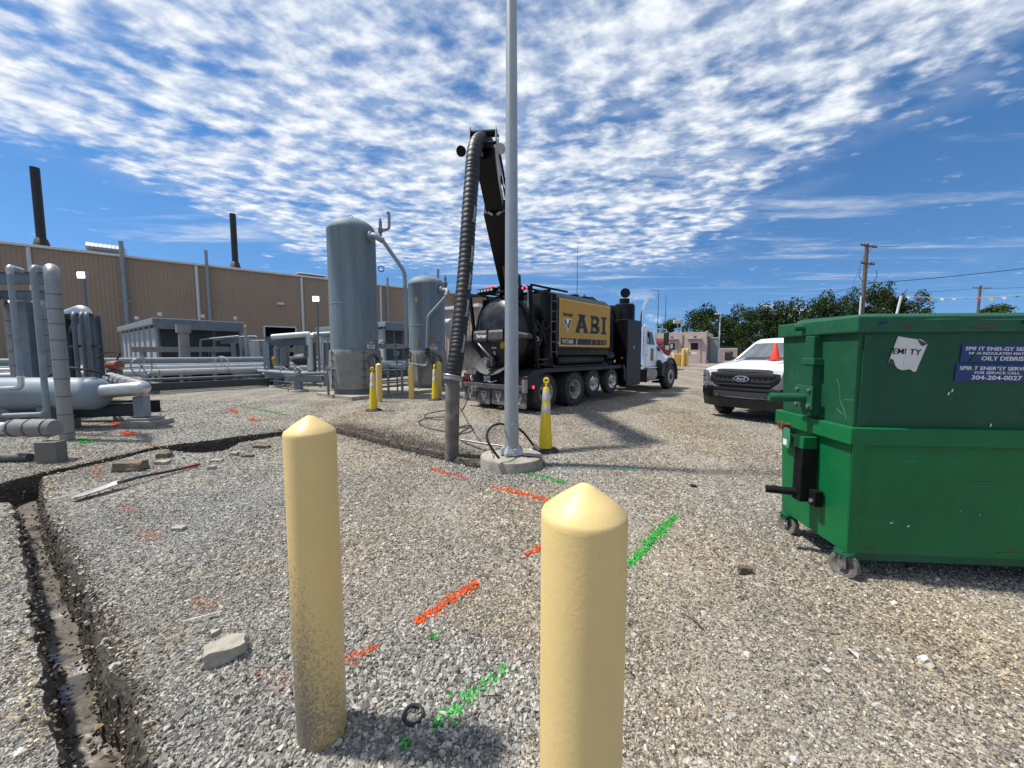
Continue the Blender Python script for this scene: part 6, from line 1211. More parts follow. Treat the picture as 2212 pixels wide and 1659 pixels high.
# ================================================================ long metal building behind the yard
E1, E2 = Vector((.619, .786, 0)), Vector((-.786, .619, 0))
def ribbed(p0, p1, z0, z1, n, pitch, deep=.035):
    d = (p1 - p0); L_ = d.length; d = d.normalized(); m = MB(); pr = []
    k = max(1, round(L_ / pitch)); pitch = L_ / k
    for i in range(k):
        s = i * pitch
        pr += [(s, 0), (s + pitch * .62, 0), (s + pitch * .70, deep), (s + pitch * .92, deep)]
    pr.append((k * pitch, 0)); lo = [p0 + d * s + n * o + Vector((0, 0, z0)) for s, o in pr]; hi = [p0 + d * s + n * o + Vector((0, 0, z1)) for s, o in pr]; q = len(lo)
    m.add(lo + hi, [[i, i + 1, q + i + 1, q + i] for i in range(q - 1)]); return m
def main_building():
    HB = 11.0; A, B = G(0, 520, HB), G(980, 632, HB); A.z = B.z = 0; d = (B - A).normalized(); n = Vector((d.y, -d.x, 0)); A0 = A - d * 30; B0 = B + d * 9
    t = thing('metal_building', 'long tan metal clad building with black stacks behind the yard', 'building', A0)
    def wp(u):                                   # point of the wall seen at column u
        k = (u - 1106) / FPX * 1.0; dn = Vector((k, 1, 0)); det = d.x * dn.y - d.y * dn.x; s = (dn.x * (-A.y) - dn.y * (-A.x)) / -det if False else None
        # solve A + d s = dn q
        q = (A.x * d.y - A.y * d.x) / (dn.x * d.y - dn.y * d.x); return Vector((dn.x * q, dn.y * q, 0))
    def zz(u, v): return P(u, v, wp(u).y).z
    D0, D1 = wp(575), wp(643); dz = zz(600, 707)
    for a, b_, z0, z1 in ((A0, D0, -.3, HB - .25), (D1, B0, -.3, HB - .25), (D0, D1, dz, HB - .25)): ribbed(a, b_, z0, z1, n, .30).build('wall', 'siding_tan', t, w=True)
    m = MB(); m.add([q + Vector((0, 0, z)) - n * o for z in (-.3, dz + .3) for q, o in ((D0, 0), (D0, 2.5), (D1, 2.5), (D1, 0))], [[0, 1, 5, 4], [1, 2, 6, 5], [2, 3, 7, 6], [4, 5, 6, 7]]); m.build('door_recess', 'opening_dark', t, w=True)
    m = MB(); m.beam(D0 + n * .05 + Vector((0, 0, 0)), D0 + n * .05 + Vector((0, 0, dz)), .15, .12); m.beam(D1 + n * .05, D1 + n * .05 + Vector((0, 0, dz)), .15, .12); m.beam(D0 + n * .05 + Vector((0, 0, dz + .08)), D1 + n * .05 + Vector((0, 0, dz + .08)), .12, .15); m.build('door_frame', 'trim_white', t, w=True)
    m = MB(); m.beam(A0 + n * .10 + Vector((0, 0, HB - .13)), B0 + n * .10 + Vector((0, 0, HB - .13)), .26, .22); m.build('gutter', 'trim_white', t, w=True, bevel=.02)
    m = MB(); r0, r1 = A0 + Vector((0, 0, HB - .02)), B0 + Vector((0, 0, HB - .02)); m.loft([[r0, r0 - n * 14 + Vector((0, 0, .55)), r0 - n * 28, r0 - n * 28 - Vector((0, 0, .2)), r0 - Vector((0, 0, .2))], [r1, r1 - n * 14 + Vector((0, 0, .55)), r1 - n * 28, r1 - n * 28 - Vector((0, 0, .2)), r1 - Vector((0, 0, .2))]]); m.build('roof', 'roof_grey', t, w=True)
    for q in (A0, B0): m = MB(); e = q - n * 28; m.add([q + Vector((0, 0, -.3)), e + Vector((0, 0, -.3)), e + Vector((0, 0, HB - .2)), q + Vector((0, 0, HB - .2))], [[0, 1, 2, 3]]); m.build('end_wall', 'siding_tan', t, w=True)
    for u in (87, 438, 659, 826): q = wp(u) + n * .12; m = MB(); m.beam(q, q + Vector((0, 0, HB - .3)), .22, .16); m.build('downspout', 'trim_white', t, w=True)
    for u, v, r in ((284, 521, .17), (460, 541, .15), (839, 600, .15), (984, 628, .17)):
        q = wp(u) + n * .45; z = P(u, v, q.y).z; m = MB(); m.cyl(q, q + Vector((0, 0, z)), r, n=14); vp = m.build('vent_pipe', 'pipe_grey', t, w=True, smooth=50); m = MB(); m.beam(q - d * .45 + Vector((0, 0, HB * .60)), q + d * .45 + Vector((0, 0, HB * .60)), .08, .08); m.build('pipe_clamp', 'steel', vp, w=True)
    for (u0, v0), (u1, v1), r in (((75, 362), (88, 524), .33), ((523, 462), (528, 585), .32)):
        b_ = wp(u1) - n * 4; z1 = P(u0, v0, b_.y).z; zb = HB + .1; m = MB(); m.cyl(b_ + Vector((0, 0, zb)), b_ + Vector((0, 0, z1)), r, n=22, caps=True); st = m.build('exhaust_stack', 'stack_black', t, w=True, smooth=50)
        m = MB(); m.lathe([(r * 2.1, 0), (r * 2.0, .12), (r * 1.25, 1.15), (r * 1.05, 1.2)], b_ + Vector((0, 0, zb + .05)), n=22); m.build('stack_skirt', 'stack_black', st, w=True, smooth=50)
    for (u0, u1, vt, vb) in ((203, 285, 527, 546), (655, 716, 590, 606)):
        a, b_ = wp(u0) - n * 2.2, wp(u1) - n * 2.2; z1, z0 = P(u0, vt, a.y).z, HB + .25; L_ = (b_ - a).length; dd = (b_ - a).normalized(); k = 9
        for i in range(k):
            p = a + dd * (L_ * i / k); q = a + dd * (L_ * (i + .93) / k); pr = [(-.2, z0), (1.0, z0 + .05), (1.3, z0 + (z1 - z0) * .5), (.9, z1), (-.9, z1), (-1.3, z0 + (z1 - z0) * .5), (-1.0, z0 + .05)]
            m = MB(); m.loft([[p + n * o + Vector((0, 0, z)) for o, z in pr], [q + n * o + Vector((0, 0, z)) for o, z in pr]]); m.build('ridge_vent_panel', 'roof_grey', t, w=True)
    for u, v in ((612, 656),): q = wp(u) + n * .15; z = P(u, v, q.y).z; m = MB(); m.box(q + Vector((0, 0, z)), (.7, .35, .25), rz=math.atan2(d.y, d.x)); m.build('wall_lamp', 'trim_white', t, w=True)
main_building()
def pale_building():
    a = P(955, 672, 30); b_ = P(1037, 663, 27.6); z1 = 4.95; A, B = Vector((a.x, a.y, 0)), Vector((b_.x, b_.y, 0)); d = (B - A).normalized(); n = Vector((d.y, -d.x, 0)); A = A - d * 3
    t = thing('metal_shed', 'pale pinkish metal sided shed with white fascia behind the suction hose', 'building', A)
    ribbed(A, B, -.2, z1, n, .34, .05).build('wall', 'siding_pale', t, w=True); m = MB(); m.add([B + Vector((0, 0, -.2)), B - n * 9 + Vector((0, 0, -.2)), B - n * 9 + Vector((0, 0, z1)), B + Vector((0, 0, z1))], [[0, 1, 2, 3]]); m.build('end_wall', 'siding_pale', t, w=True)
    m = MB(); m.beam(A + n * .12 + Vector((0, 0, z1)), B + n * .12 + d * .15 + Vector((0, 0, z1)), .38, .22); m.build('fascia', 'trim_white', t, w=True, bevel=.02)
    m = MB(); q = [A, B, B - n * 9, A - n * 9]; m.loft([[v + Vector((0, 0, z1 - .1)) for v in q], [v + Vector((0, 0, z1 + .12)) for v in q]]); m.build('roof', 'trim_white', t, w=True)
    c = P(974, 712, 28.5); m = MB(); m.loft([[c + d * s + n * o + Vector((0, 0, z)) for o, z in ((-.5, .75), (.45, .75), (.75, .55), (.75, .40), (-.5, -.9))] for s in (-.55, .55)]); m.build('intake_hood', 'cooler_pale', t, w=True, bevel=.02)
pale_building()
def cooler(name, C, L1, L2, H_, lb, leg=.9):
    # C: near corner; front runs along E1, side along E2
    t = thing(name, lb, 'cooler', C); up = Vector((0, 0, 1)); z0 = leg
    def q(a, b_, z): return C + E1 * a + E2 * b_ + up * z
    m = MB(); m.add([q(0, 0, z0), q(L1, 0, z0), q(L1, 0, H_), q(0, 0, H_)], [[0, 1, 2, 3]]); m.add([q(L1, 0, z0), q(L1, L2, z0), q(L1, L2, H_), q(L1, 0, H_)], [[0, 1, 2, 3]]); m.build('front_screen', 'cooler_dark', t, w=True)
    k = max(3, int(L2 / 1.5))
    for i in range(k):
        a, b_ = L2 * (i + .03) / k, L2 * (i + .97) / k; m = MB(); m.loft([[q(-.01, a, z0 + .15), q(.06, a, z0 + .15), q(.06, a, H_ - .1), q(-.01, a, H_ - .1)], [q(-.01, b_, z0 + .15), q(.06, b_, z0 + .15), q(.06, b_, H_ - .1), q(-.01, b_, H_ - .1)]]); m.build('side_panel', 'cooler_pale', t, w=True)
    for i in range(k + 1): b_ = L2 * i / k; m = MB(); m.beam(q(0, b_, 0), q(0, b_, H_), .14, .14); m.build('post', 'pipe_grey', t, w=True)
    for a in (L1 * .33, L1 * .66, L1): m = MB(); m.beam(q(a, -.02, 0), q(a, -.02, H_ - .05), .12, .12); m.build('post', 'pipe_dark', t, w=True)
    m = MB(); m.loft([[q(a, b_, H_) for a, b_ in ((-.25, -.5), (L1 + .15, -.5), (L1 + .15, L2), (-.25, L2))], [q(a, b_, H_ + .32) for a, b_ in ((-.25, -.55), (L1 + .15, -.55), (L1 + .15, L2), (-.25, L2))]]); m.build('roof_deck', 'pipe_grey', t, w=True, bevel=.03)
    m = MB(); m.loft([[q(a, -.57, H_ - .22) for a in (-.2, L1 + .1)] + [q(a, -.50, H_ - .22) for a in (L1 + .1, -.2)], [q(a, -.62, H_ + .26) for a in (-.2, L1 + .1)] + [q(a, -.55, H_ + .26) for a in (L1 + .1, -.2)]]); m.build('roof_fascia', 'steel_blue', t, w=True)
    m = MB(); m.loft([[q(.05, .06, .15), q(L1 - .05, .06, .15), q(L1 - .05, L2, .15), q(.05, L2, .15)], [q(.05, .06, z0 + .02), q(L1 - .05, .06, z0 + .02), q(L1 - .05, L2, z0 + .02), q(.05, L2, z0 + .02)]]); m.build('base', 'opening_dark', t, w=True)
    return t, q
ct, cq = cooler('gas_cooler', Vector((-18.3, 20.0, 0)), 3.6, 11.0, 3.05, 'grey gas cooler house with dark screens left of the yard pipes')
for s in ((0.2, .1), (1.9, -.3), (3.4, -.3), (-.15, 4.0)):
    c = cq(s[0], s[1], 3.45); m = MB(); m.cyl(c - Vector((0, 0, .12)), c + Vector((0, 0, .1)), .03, n=6); o = m.build('flood_stand', 'steel', ct, w=True); m = MB(); m.box(c + Vector((-.03, -.03, .17)), (.16, .12, .16), rz=.6); m.build('flood_lamp', 'trim_white', o, w=True)
m = MB(); c = P(395, 700, 19.2); m.cyl((c.x, c.y, .5), (c.x, c.y, 2.75), .22, n=16); m.cyl((c.x, c.y, 2.6), (c.x, c.y, 3.0), .30, n=16); m.build('wrapped_riser', 'wrap', smooth=50, label='thick wrapped grey riser in front of the cooler screens', cat='pipe')
cooler('gas_cooler', Vector((-8.4, 25.5, 0)), 2.2, 9.0, 3.3, 'pale panelled cooler house glimpsed between the two upright tanks', .7)

# ================================================================ upright tanks on their slab
SN = Vector((-5.38, 12.82, 0))
def slab():
    m = MB(); q = lambda a, b_: SN + E1 * a + E2 * b_; p = [q(0, 0), q(6.3, 0), q(6.3, 2.5), q(0, 2.5)]
    m.loft([[v + Vector((0, 0, z)) for v in p] for z in (-.2, .13)]); m.build('tank_slab', 'concrete', label='low concrete slab carrying the two upright tanks', cat='slab', bevel=.012)
slab()
def tank(c, r, rw, zt, ztan, w0, w1, lb, nozzle, man, sign, ztop_ring):
    t = thing('upright_tank', lb, 'tank', (c.x, c.y, .13)); C = Vector((c.x, c.y, 0)); view = Vector((-c.x, -c.y, 0)).normalized(); side = Vector((-view.y, view.x, 0)); side = side if side.x > 0 else -side
    m = MB(); dome = [(r * math.cos(a), ztan + (zt - ztan) * math.sin(a)) for a in [R(90 * k / 10) for k in range(11)]]; dome[-1] = (.001, zt)
    m.lathe([(r, .35), (r, ztop_ring - .02), (r + .006, ztop_ring - .015), (r + .006, ztop_ring + .015), (r, ztop_ring + .02), (r, ztan - .02), (r + .005, ztan - .01), (r + .005, ztan + .01)] + dome[1:], C, n=72); b_ = m.build('shell', 'tank_paint', t, w=True, smooth=35)
    m = MB(); m.torus(C + Vector((-.0, 0, zt + .06)), view, .07, .014, 16, 6); m.build('lifting_eye', 'pipe_grey', b_, w=True)
    m = MB(); m.lathe([(r * .92, .125), (r * .92, .36)], C, n=40); m.build('base_skirt', 'steel_blue', t, w=True, smooth=40)
    # quilted wrap with a gathered look
    m = MB(); rings = []
    for k in range(15):
        z = w0 + (w1 - w0) * k / 14; ring = []
        for j in range(96):
            a = 2 * math.pi * j / 96; o = .018 * noise.noise(Vector((math.cos(a) * 3, math.sin(a) * 3, z * 2.2))) + .012 * math.sin(a * 7 + z * 5 * math.sin(a * 3)); o -= .03 if k in (0, 14) else 0
            ring.append(C + Vector((math.cos(a) * (rw + o), math.sin(a) * (rw + o), z)))
        rings.append(ring)
    m.loft(rings); wr = m.build('insulation_wrap', 'wrap', t, w=True, smooth=60)
    for ang in (-58, 18):
        dv = view * math.cos(R(ang)) + side * math.sin(R(ang)); q = C + dv * (rw + .012); m = MB(); m.tube([q + Vector((0, 0, w0 + .05)), q + Vector((0, 0, w1 - .03))], .016, 6); m.build('lacing', 'band', wr, w=True)
        for k in range(5): m = MB(); z = w0 + .15 + (w1 - w0 - .25) * k / 4; q2 = q + Vector((0, 0, z)); ss = Vector((-dv.y, dv.x, 0)); m.beam(q2 - ss * .09, q2 + ss * .09, .03, .02); m.build('strap', 'band', wr, w=True)
    def on(u, v, off=0.0):                     # point on the shell seen at (u, v)
        d = ray(u, v); o = Vector((0, 0, CAM_H)); a = d.x ** 2 + d.y ** 2; bb = -2 * (d.x * c.x + d.y * c.y); cc = c.x ** 2 + c.y ** 2 - (r + off) ** 2; dis = max(bb * bb - 4 * a * cc, 0); k = (-bb - math.sqrt(dis)) / (2 * a); p_ = o + d * k; nn = Vector((p_.x - c.x, p_.y - c.y, 0)).normalized(); return p_, nn
    p_, nn = on(*man, rw - r); m = MB(); m.torus(p_ + nn * .02, nn, .235, .03, 28, 8); mw = m.build('manway_rim', 'band', t, w=True, smooth=50); m = MB(); m.lathe([(.001, -.10), (.1, -.08), (.22, -.02), (.23, .02)], p_ + nn * .02, nn, n=24); m.build('manway_cover', 'cooler_dark', mw, w=True, smooth=50); m = MB(); sd = Vector((-nn.y, nn.x, 0)); m.beam(p_ + nn * .02 + sd * .03 - Vector((0, 0, .15)), p_ + nn * .02 + sd * .03 + Vector((0, 0, .15)), .06, .05); m.build('manway_bar', 'pipe_grey', mw, w=True)
    p_, nn = on(*sign, .012); sd = Vector((-nn.y, nn.x, 0)); sd = sd if sd.x > 0 else -sd; M = basis(p_, sd, (0, 0, 1)); sg = MB(); sg.prism([(-.17, -.14), (.17, -.14), (.17, .14), (-.17, .14)], M, .008); sg = sg.build('danger_sign', 'sticker_white', t, w=True)
    def up_(x, y, d=.0095): k = M.copy(); k.translation = M @ Vector((x, y, d)); return k
    k = MB(); k.prism([(-.16, .045), (.16, .045), (.16, .13), (-.16, .13)], up_(0, 0, .0085), .001); k.build('sign_band', 'ink', sg, w=True); k = MB(); n_ = 18; k.prism([(.14 * math.cos(2 * math.pi * i / n_), .087 + .034 * math.sin(2 * math.pi * i / n_)) for i in range(n_)], up_(0, 0, .0098), .001); k.build('sign_oval', 'cone_red', sg, w=True)
    text('DANGER', 'white_ink', sg, up_(0, .087, .0115), w=.21, h=.042, bold=.015, w_=True); text('CONFINED', 'ink', sg, up_(0, .005), w=.29, h=.055, bold=.02, w_=True); text('SPACE', 'ink', sg, up_(0, -.08), w=.19, h=.055, bold=.02, w_=True)
    p2, n2 = on(sign[0] + 9, sign[1] - 17, .01); k = MB(); k.prism([(-.11, -.11), (.11, -.11), (.11, .11), (-.11, .11)], basis(p2, sd, (0, 0, 1)), .03); k.build('gauge_box', 'pipe_grey', t, w=True, bevel=.01); k = MB(); k.prism([(-.06, -.06), (.06, -.06), (.06, .06), (-.06, .06)], basis(p2 + n2 * .032, sd, (0, 0, 1)), .004); k.build('gauge_plate', 'tank_stain', t, w=True)
    return t, b_, on, C, view, side
TB, TBb, onB, CB, vB, sB = tank(Vector((-5.85, 14.40, 0)), .83, .905, 6.45, 5.98, .31, 1.72, 'taller grey blue upright tank with wrapped base and overhead outlet pipe', None, (806, 780), (801, 745), 3.35)
TS, TSb, onS, CS, vS, sS = tank(Vector((-3.70, 16.9, 0)), .775, .83, 4.92, 4.50, .26, 1.70, 'shorter grey blue upright tank beside the suction hose', None, (943, 779), (936, 749), 2.75)
def tank_pipes():
    p, n = onB(797, 511, .0); m = MB(); m.lathe([(.10, -.05), (.10, .10), (.175, .10), (.175, .16), (.10, .17)], p, n, n=20); m.build('outlet_flange', 'pipe_grey', TB, w=True, smooth=40)
    Yp = p.y - .25; pts = [p + n * .1, P(808, 508, Yp - .05), P(827, 520, Yp), P(874, 587, Yp + .1), P(878, 752, Yp + .1)]
    m = MB(); m.tube(bend(pts[:3], .25), .105, 16); m.build('outlet_pipe', 'pipe_grey', TB, w=True, smooth=50); m = MB(); m.tube(bend([pts[2] - (pts[3] - pts[2]).normalized() * .03] + pts[3:], .18), .068, 14); m.build('down_pipe', 'pipe_grey', TB, w=True, smooth=50)
    e = pts[-1]; m = MB(); m.lathe([(.13, 0), (.13, -.05), (.08, -.06), (.08, -.10), (.13, -.11), (.13, -.16), (.09, -.18), (.10, -.30), (.13, -.32), (.13, -.38)], e, n=18); m.build('valve', 'dusty_grey', TB, w=True, smooth=40)
    f = e - Vector((0, 0, .38)); m = MB(); m.tube(bend([f, f - Vector((0, 0, .32)), P(820, 788, f.y + .1)], .18), .062, 14); m.build('feed_pipe', 'pipe_grey', TB, w=True, smooth=50)
    for x in (838, 868): c = P(x, 790, f.y); c.z = .13; m = MB(); m.beam(c, c + Vector((0, 0, 1.05)), .07, .07); m.build('pipe_post', 'steel_blue', TB, w=True)
    Yr = CB.y + .2; a, b_ = P(822, 503, Yr), P(822, 474, Yr); m = MB(); m.lathe([(.05, -.25), (.05, 0), (.09, .02), (.09, .16), (.06, .18), (.06, .42), (.035, .44), (.035, .52), (.001, .53)], a, n=14); m.build('relief_valve', 'steel_blue', TB, w=True, smooth=40)
    m = MB(); m.tube(bend([P(823, 498, Yr), P(841, 495, Yr), P(840, 460, Yr), P(836, 459, Yr)], .14), .055, 12); m.build('vent_elbow', 'pipe_grey', TB, w=True, smooth=50)
    for q in ((822, 581), (826, 745)): c = P(q[0], q[1], CB.y); m = MB(); m.torus(c + Vector((.02, 0, 0)), (.3, -1, 0), .10, .018, 18, 6); m.build('bracket_ring', 'band', TB, w=True)
    for u, v, w, h in ((741, 583, .07, .05), (741, 599, .06, .10)): p, n = onB(u - 24, v, .002); k = MB(); sd = Vector((-n.y, n.x, 0)); k.prism([(-w, -h), (w, -h), (w, h), (-w, h)], basis(p, -sd, (0, 0, 1)), .002); 
    # small tank
    p, n = onS(951, 627, .0); m = MB(); m.lathe([(.09, -.05), (.09, .08), (.16, .08), (.16, .14), (.09, .15)], p, n, n=20); m.build('outlet_flange', 'pipe_grey', TS, w=True, smooth=40); Yp = p.y - .35
    pts = [p + n * .08, P(968, 627, Yp), P(964, 640, Yp - .1), P(925, 683, Yp - .12), P(923, 752, Yp - .12)]
    m = MB(); m.tube(bend(pts[:3], .2), .095, 16); m.build('outlet_pipe', 'pipe_grey', TS, w=True, smooth=50); m = MB(); m.tube(bend([pts[2] - (pts[3] - pts[2]).normalized() * .05] + pts[3:], .15), .066, 14); m.build('down_pipe', 'pipe_grey', TS, w=True, smooth=50)
    e = pts[-1]; m = MB(); m.lathe([(.13, 0), (.13, -.05), (.08, -.06), (.08, -.12), (.14, -.13), (.14, -.18), (.10, -.20), (.10, -.30), (.14, -.31), (.14, -.37)], e, n=18); m.build('valve', 'dusty_grey', TS, w=True, smooth=40); f = e - Vector((0, 0, .37))
    m = MB(); m.tube(bend([f, f - Vector((0, 0, .40)), P(872, 785, f.y - .1)], .2), .06, 14); m.build('feed_pipe', 'pipe_grey', TS, w=True, smooth=50); c = P(905, 800, f.y - .1); c.z = .13; m = MB(); m.beam(c, c + Vector((0, 0, 1.0)), .07, .07); m.build('pipe_post', 'steel_blue', TS, w=True)
    Yr = CS.y + .2; m = MB(); m.lathe([(.05, -.2), (.05, 0), (.10, .02), (.10, .18), (.06, .2), (.06, .42), (.03, .44), (.001, .55)], P(962, 619, Yr), n=14); m.build('relief_valve', 'steel_blue', TS, w=True, smooth=40); m = MB(); m.cyl(P(946, 606, Yr + .4), P(946, 582, Yr + .4), .06, n=12); m.build('vent_stub', 'pipe_grey', TS, w=True, smooth=50)
    # rust stains
    for on_, u, v, w, h, T_ in ((onB, 733, 548, .04, .07, TBb), (onB, 733, 558, .05, .05, TBb), (onS, 899, 648, .07, .16, TSb), (onS, 901, 742, .08, .16, TSb)):
        p, n = on_(u, v, .0015); sd = Vector((-n.y, n.x, 0)); k = MB(); k.prism([(w * math.cos(a) * (1 + .3 * math.sin(3 * a)), h * math.sin(a) * (1 + .25 * math.cos(2 * a))) for a in [2 * math.pi * i / 14 for i in range(14)]], basis(p, sd, (0, 0, 1)), .0015); k.build('rust_stain', 'tank_stain', T_, w=True)
    # instrument post and drain bits between the tanks
    c = P(857, 770, 14.6); t = thing('transmitter_stand', 'pair of round grey transmitters on a post between the tanks', 'instrument', (c.x, c.y, .13)); m = MB(); m.cyl((0, 0, 0), (0, 0, 1.55), .03, n=8); m.build('post', 'steel_blue', t)
    for z in (1.46, 1.74): m = MB(); m.cyl((0, -.12, z), (0, .05, z), .09, n=16); h = m.build('transmitter', 'pipe_grey', t, smooth=40); m = MB(); m.cyl((0, -.13, z), (0, -.121, z), .06, n=16); m.build('dial', 'band', h)
    for k, (z, o) in enumerate(((.55, 0), (.45, .3), (.35, -.2), (.28, .45))): a, b_ = P(820, 800, 14.3 + o), P(895, 796, 15.6 + o); a.z = b_.z = z; m = MB(); m.tube([a, b_], .03, 8); m.build('drain_line', 'pipe_dark', label=['upper', 'second', 'third', 'lowest'][k] + ' of four thin drain lines running low between the tanks', cat='pipe', group='drain lines between the tanks')
    c = P(708, 808, 13.6); t = thing('gauge_post', 'small gauge on a dark post left of the taller tank', 'gauge', (c.x, c.y, .1)); m = MB(); m.cyl((0, 0, 0), (0, 0, .9), .025, n=8); m.cyl((0, 0, 0), (0, 0, .5), .045, n=8); m.build('post', 'pipe_dark', t); m = MB(); m.cyl((0, -.05, .95), (0, .05, .95), .085, n=14); m.tube([(0, 0, .95), (.3, 0, .96), (.45, .1, 1.0)], .02, 6); m.build('gauge', 'pipe_grey', t)
    m = MB(); c = G(742, 852); m.ball((c.x - .05, c.y + .35, .27), .2, 14, (1.1, .8, .75)); m.build('insulated_drain', 'wrap', smooth=60, label='lumpy wrapped drain pipe end at the foot of the taller tank', cat='pipe')
tank_pipes()

# ================================================================ yard pipes running past the cooler
def jacketed(pts, r, mt, lb, name='pipeline', bands=1.6, rad=.3, group='long yard pipelines', n=18, band='band'):
    path = bend(pts, rad, 8); m = MB(); m.tube(path, r, n); o = m.build(name, mt, smooth=50, label=lb, cat='pipe', group=group)
    acc = 0
    if bands:
        for a, b_ in zip(path, path[1:]):
            L_ = (b_ - a).length; k = 0
            while acc + bands < L_ + k * 0 and k < 60:
                acc += bands; q = a.lerp(b_, acc / L_); d = (b_ - a).normalized(); mm = MB(); mm.cyl(q - d * .012, q + d * .012, r + .004, n=n); mm.build('band', band, o, w=True, smooth=40); k += 1
            acc -= L_
            acc = max(acc, -bands)
    return o
LA = Vector((-15.6, 16.2, 0))
for k, (off, z, r, mt, lb) in enumerate(((-.5, 1.28, .125, 'pipe_grey', 'uppermost thick grey pipeline crossing the yard'), (-.05, 1.06, .085, 'pipe_grey', 'second grey pipeline from the top crossing the yard'), (.3, .98, .11, 'jacket', 'bright aluminium jacketed pipeline, upper of the shiny two'), (.85, .80, .14, 'jacket', 'thick aluminium jacketed pipeline, lower of the shiny two'), (1.35, .52, .07, 'pipe_dark', 'lowest thin dark pipeline in the yard row'))):
    o_ = LA - E2 * off; a = o_ - E1 * 14 + Vector((0, 0, z)); b_ = o_ + E1 * (16 + k) + Vector((0, 0, z)); jacketed([a, b_], r, mt, lb, bands=2.4)
def sleepers():
    for k, s in enumerate((-9, -4.6, 0, 4.4, 8.8, 13)):
        c = LA + E1 * s; t = thing('pipe_sleeper', ['first', 'second', 'third', 'fourth', 'fifth', 'sixth'][k] + ' dark steel sleeper from the left under the yard pipelines', 'pipe support', c, 0, 'sleepers under the yard pipelines'); m = MB(); m.ibeam(c + E2 * 1.0 + Vector((0, 0, .36)), c - E2 * 1.7 + Vector((0, 0, .36)), .22, .2); m.build('beam', 'steel_blue', t, w=True)
        for q in (.7, -1.3): p = c + E2 * q; m = MB(); m.beam(p, p + Vector((0, 0, .26)), .16, .16); m.build('stub', 'steel_blue', t, w=True); m = MB(); m.box(p + Vector((0, 0, .03)), (.55, .55, .12), rz=math.atan2(E1.y, E1.x)); m.build('pad', 'concrete', t, w=True, bevel=.01)
    a = LA + E2 * .2 + E1 * -13; b_ = LA + E2 * .2 + E1 * 17; m = MB(); m.beam(a - E2 * 2.2 + Vector((0, 0, .30)), b_ - E2 * 2.2 + Vector((0, 0, .24)), .2, .3); m.build('long_skid_beam', 'cooler_dark', label='long skid beam coloured dark for the shade under the front edge of the yard pipes', cat='beam')  # dark colour stands for the shade between pipes and ground
sleepers()
# cable tray on posts
def tray():
    a, b_ = P(285, 752, 18.8), P(735, 749, 24.5); a.z = b_.z = 1.78; t = thing('cable_tray', 'long tan grey cable tray on posts crossing behind the pipelines', 'cable tray', a); m = MB(); m.beam(a, b_, .3, .26); m.build('tray', 'tray', t, w=True, bevel=.01)
    for k in range(7): q = a.lerp(b_, (k + .3) / 7); m = MB(); m.beam((q.x, q.y, 0), (q.x, q.y, 1.65), .12, .12); m.build('post', 'pipe_grey', t, w=True)
    a, b_ = P(812, 748, 19.5), P(905, 748, 21.5); m = MB(); m.beam(a, b_, .25, .25); t2 = m.build('cable_tray', 'tray', label='short piece of cable tray visible between the two tanks', cat='cable tray')
tray()
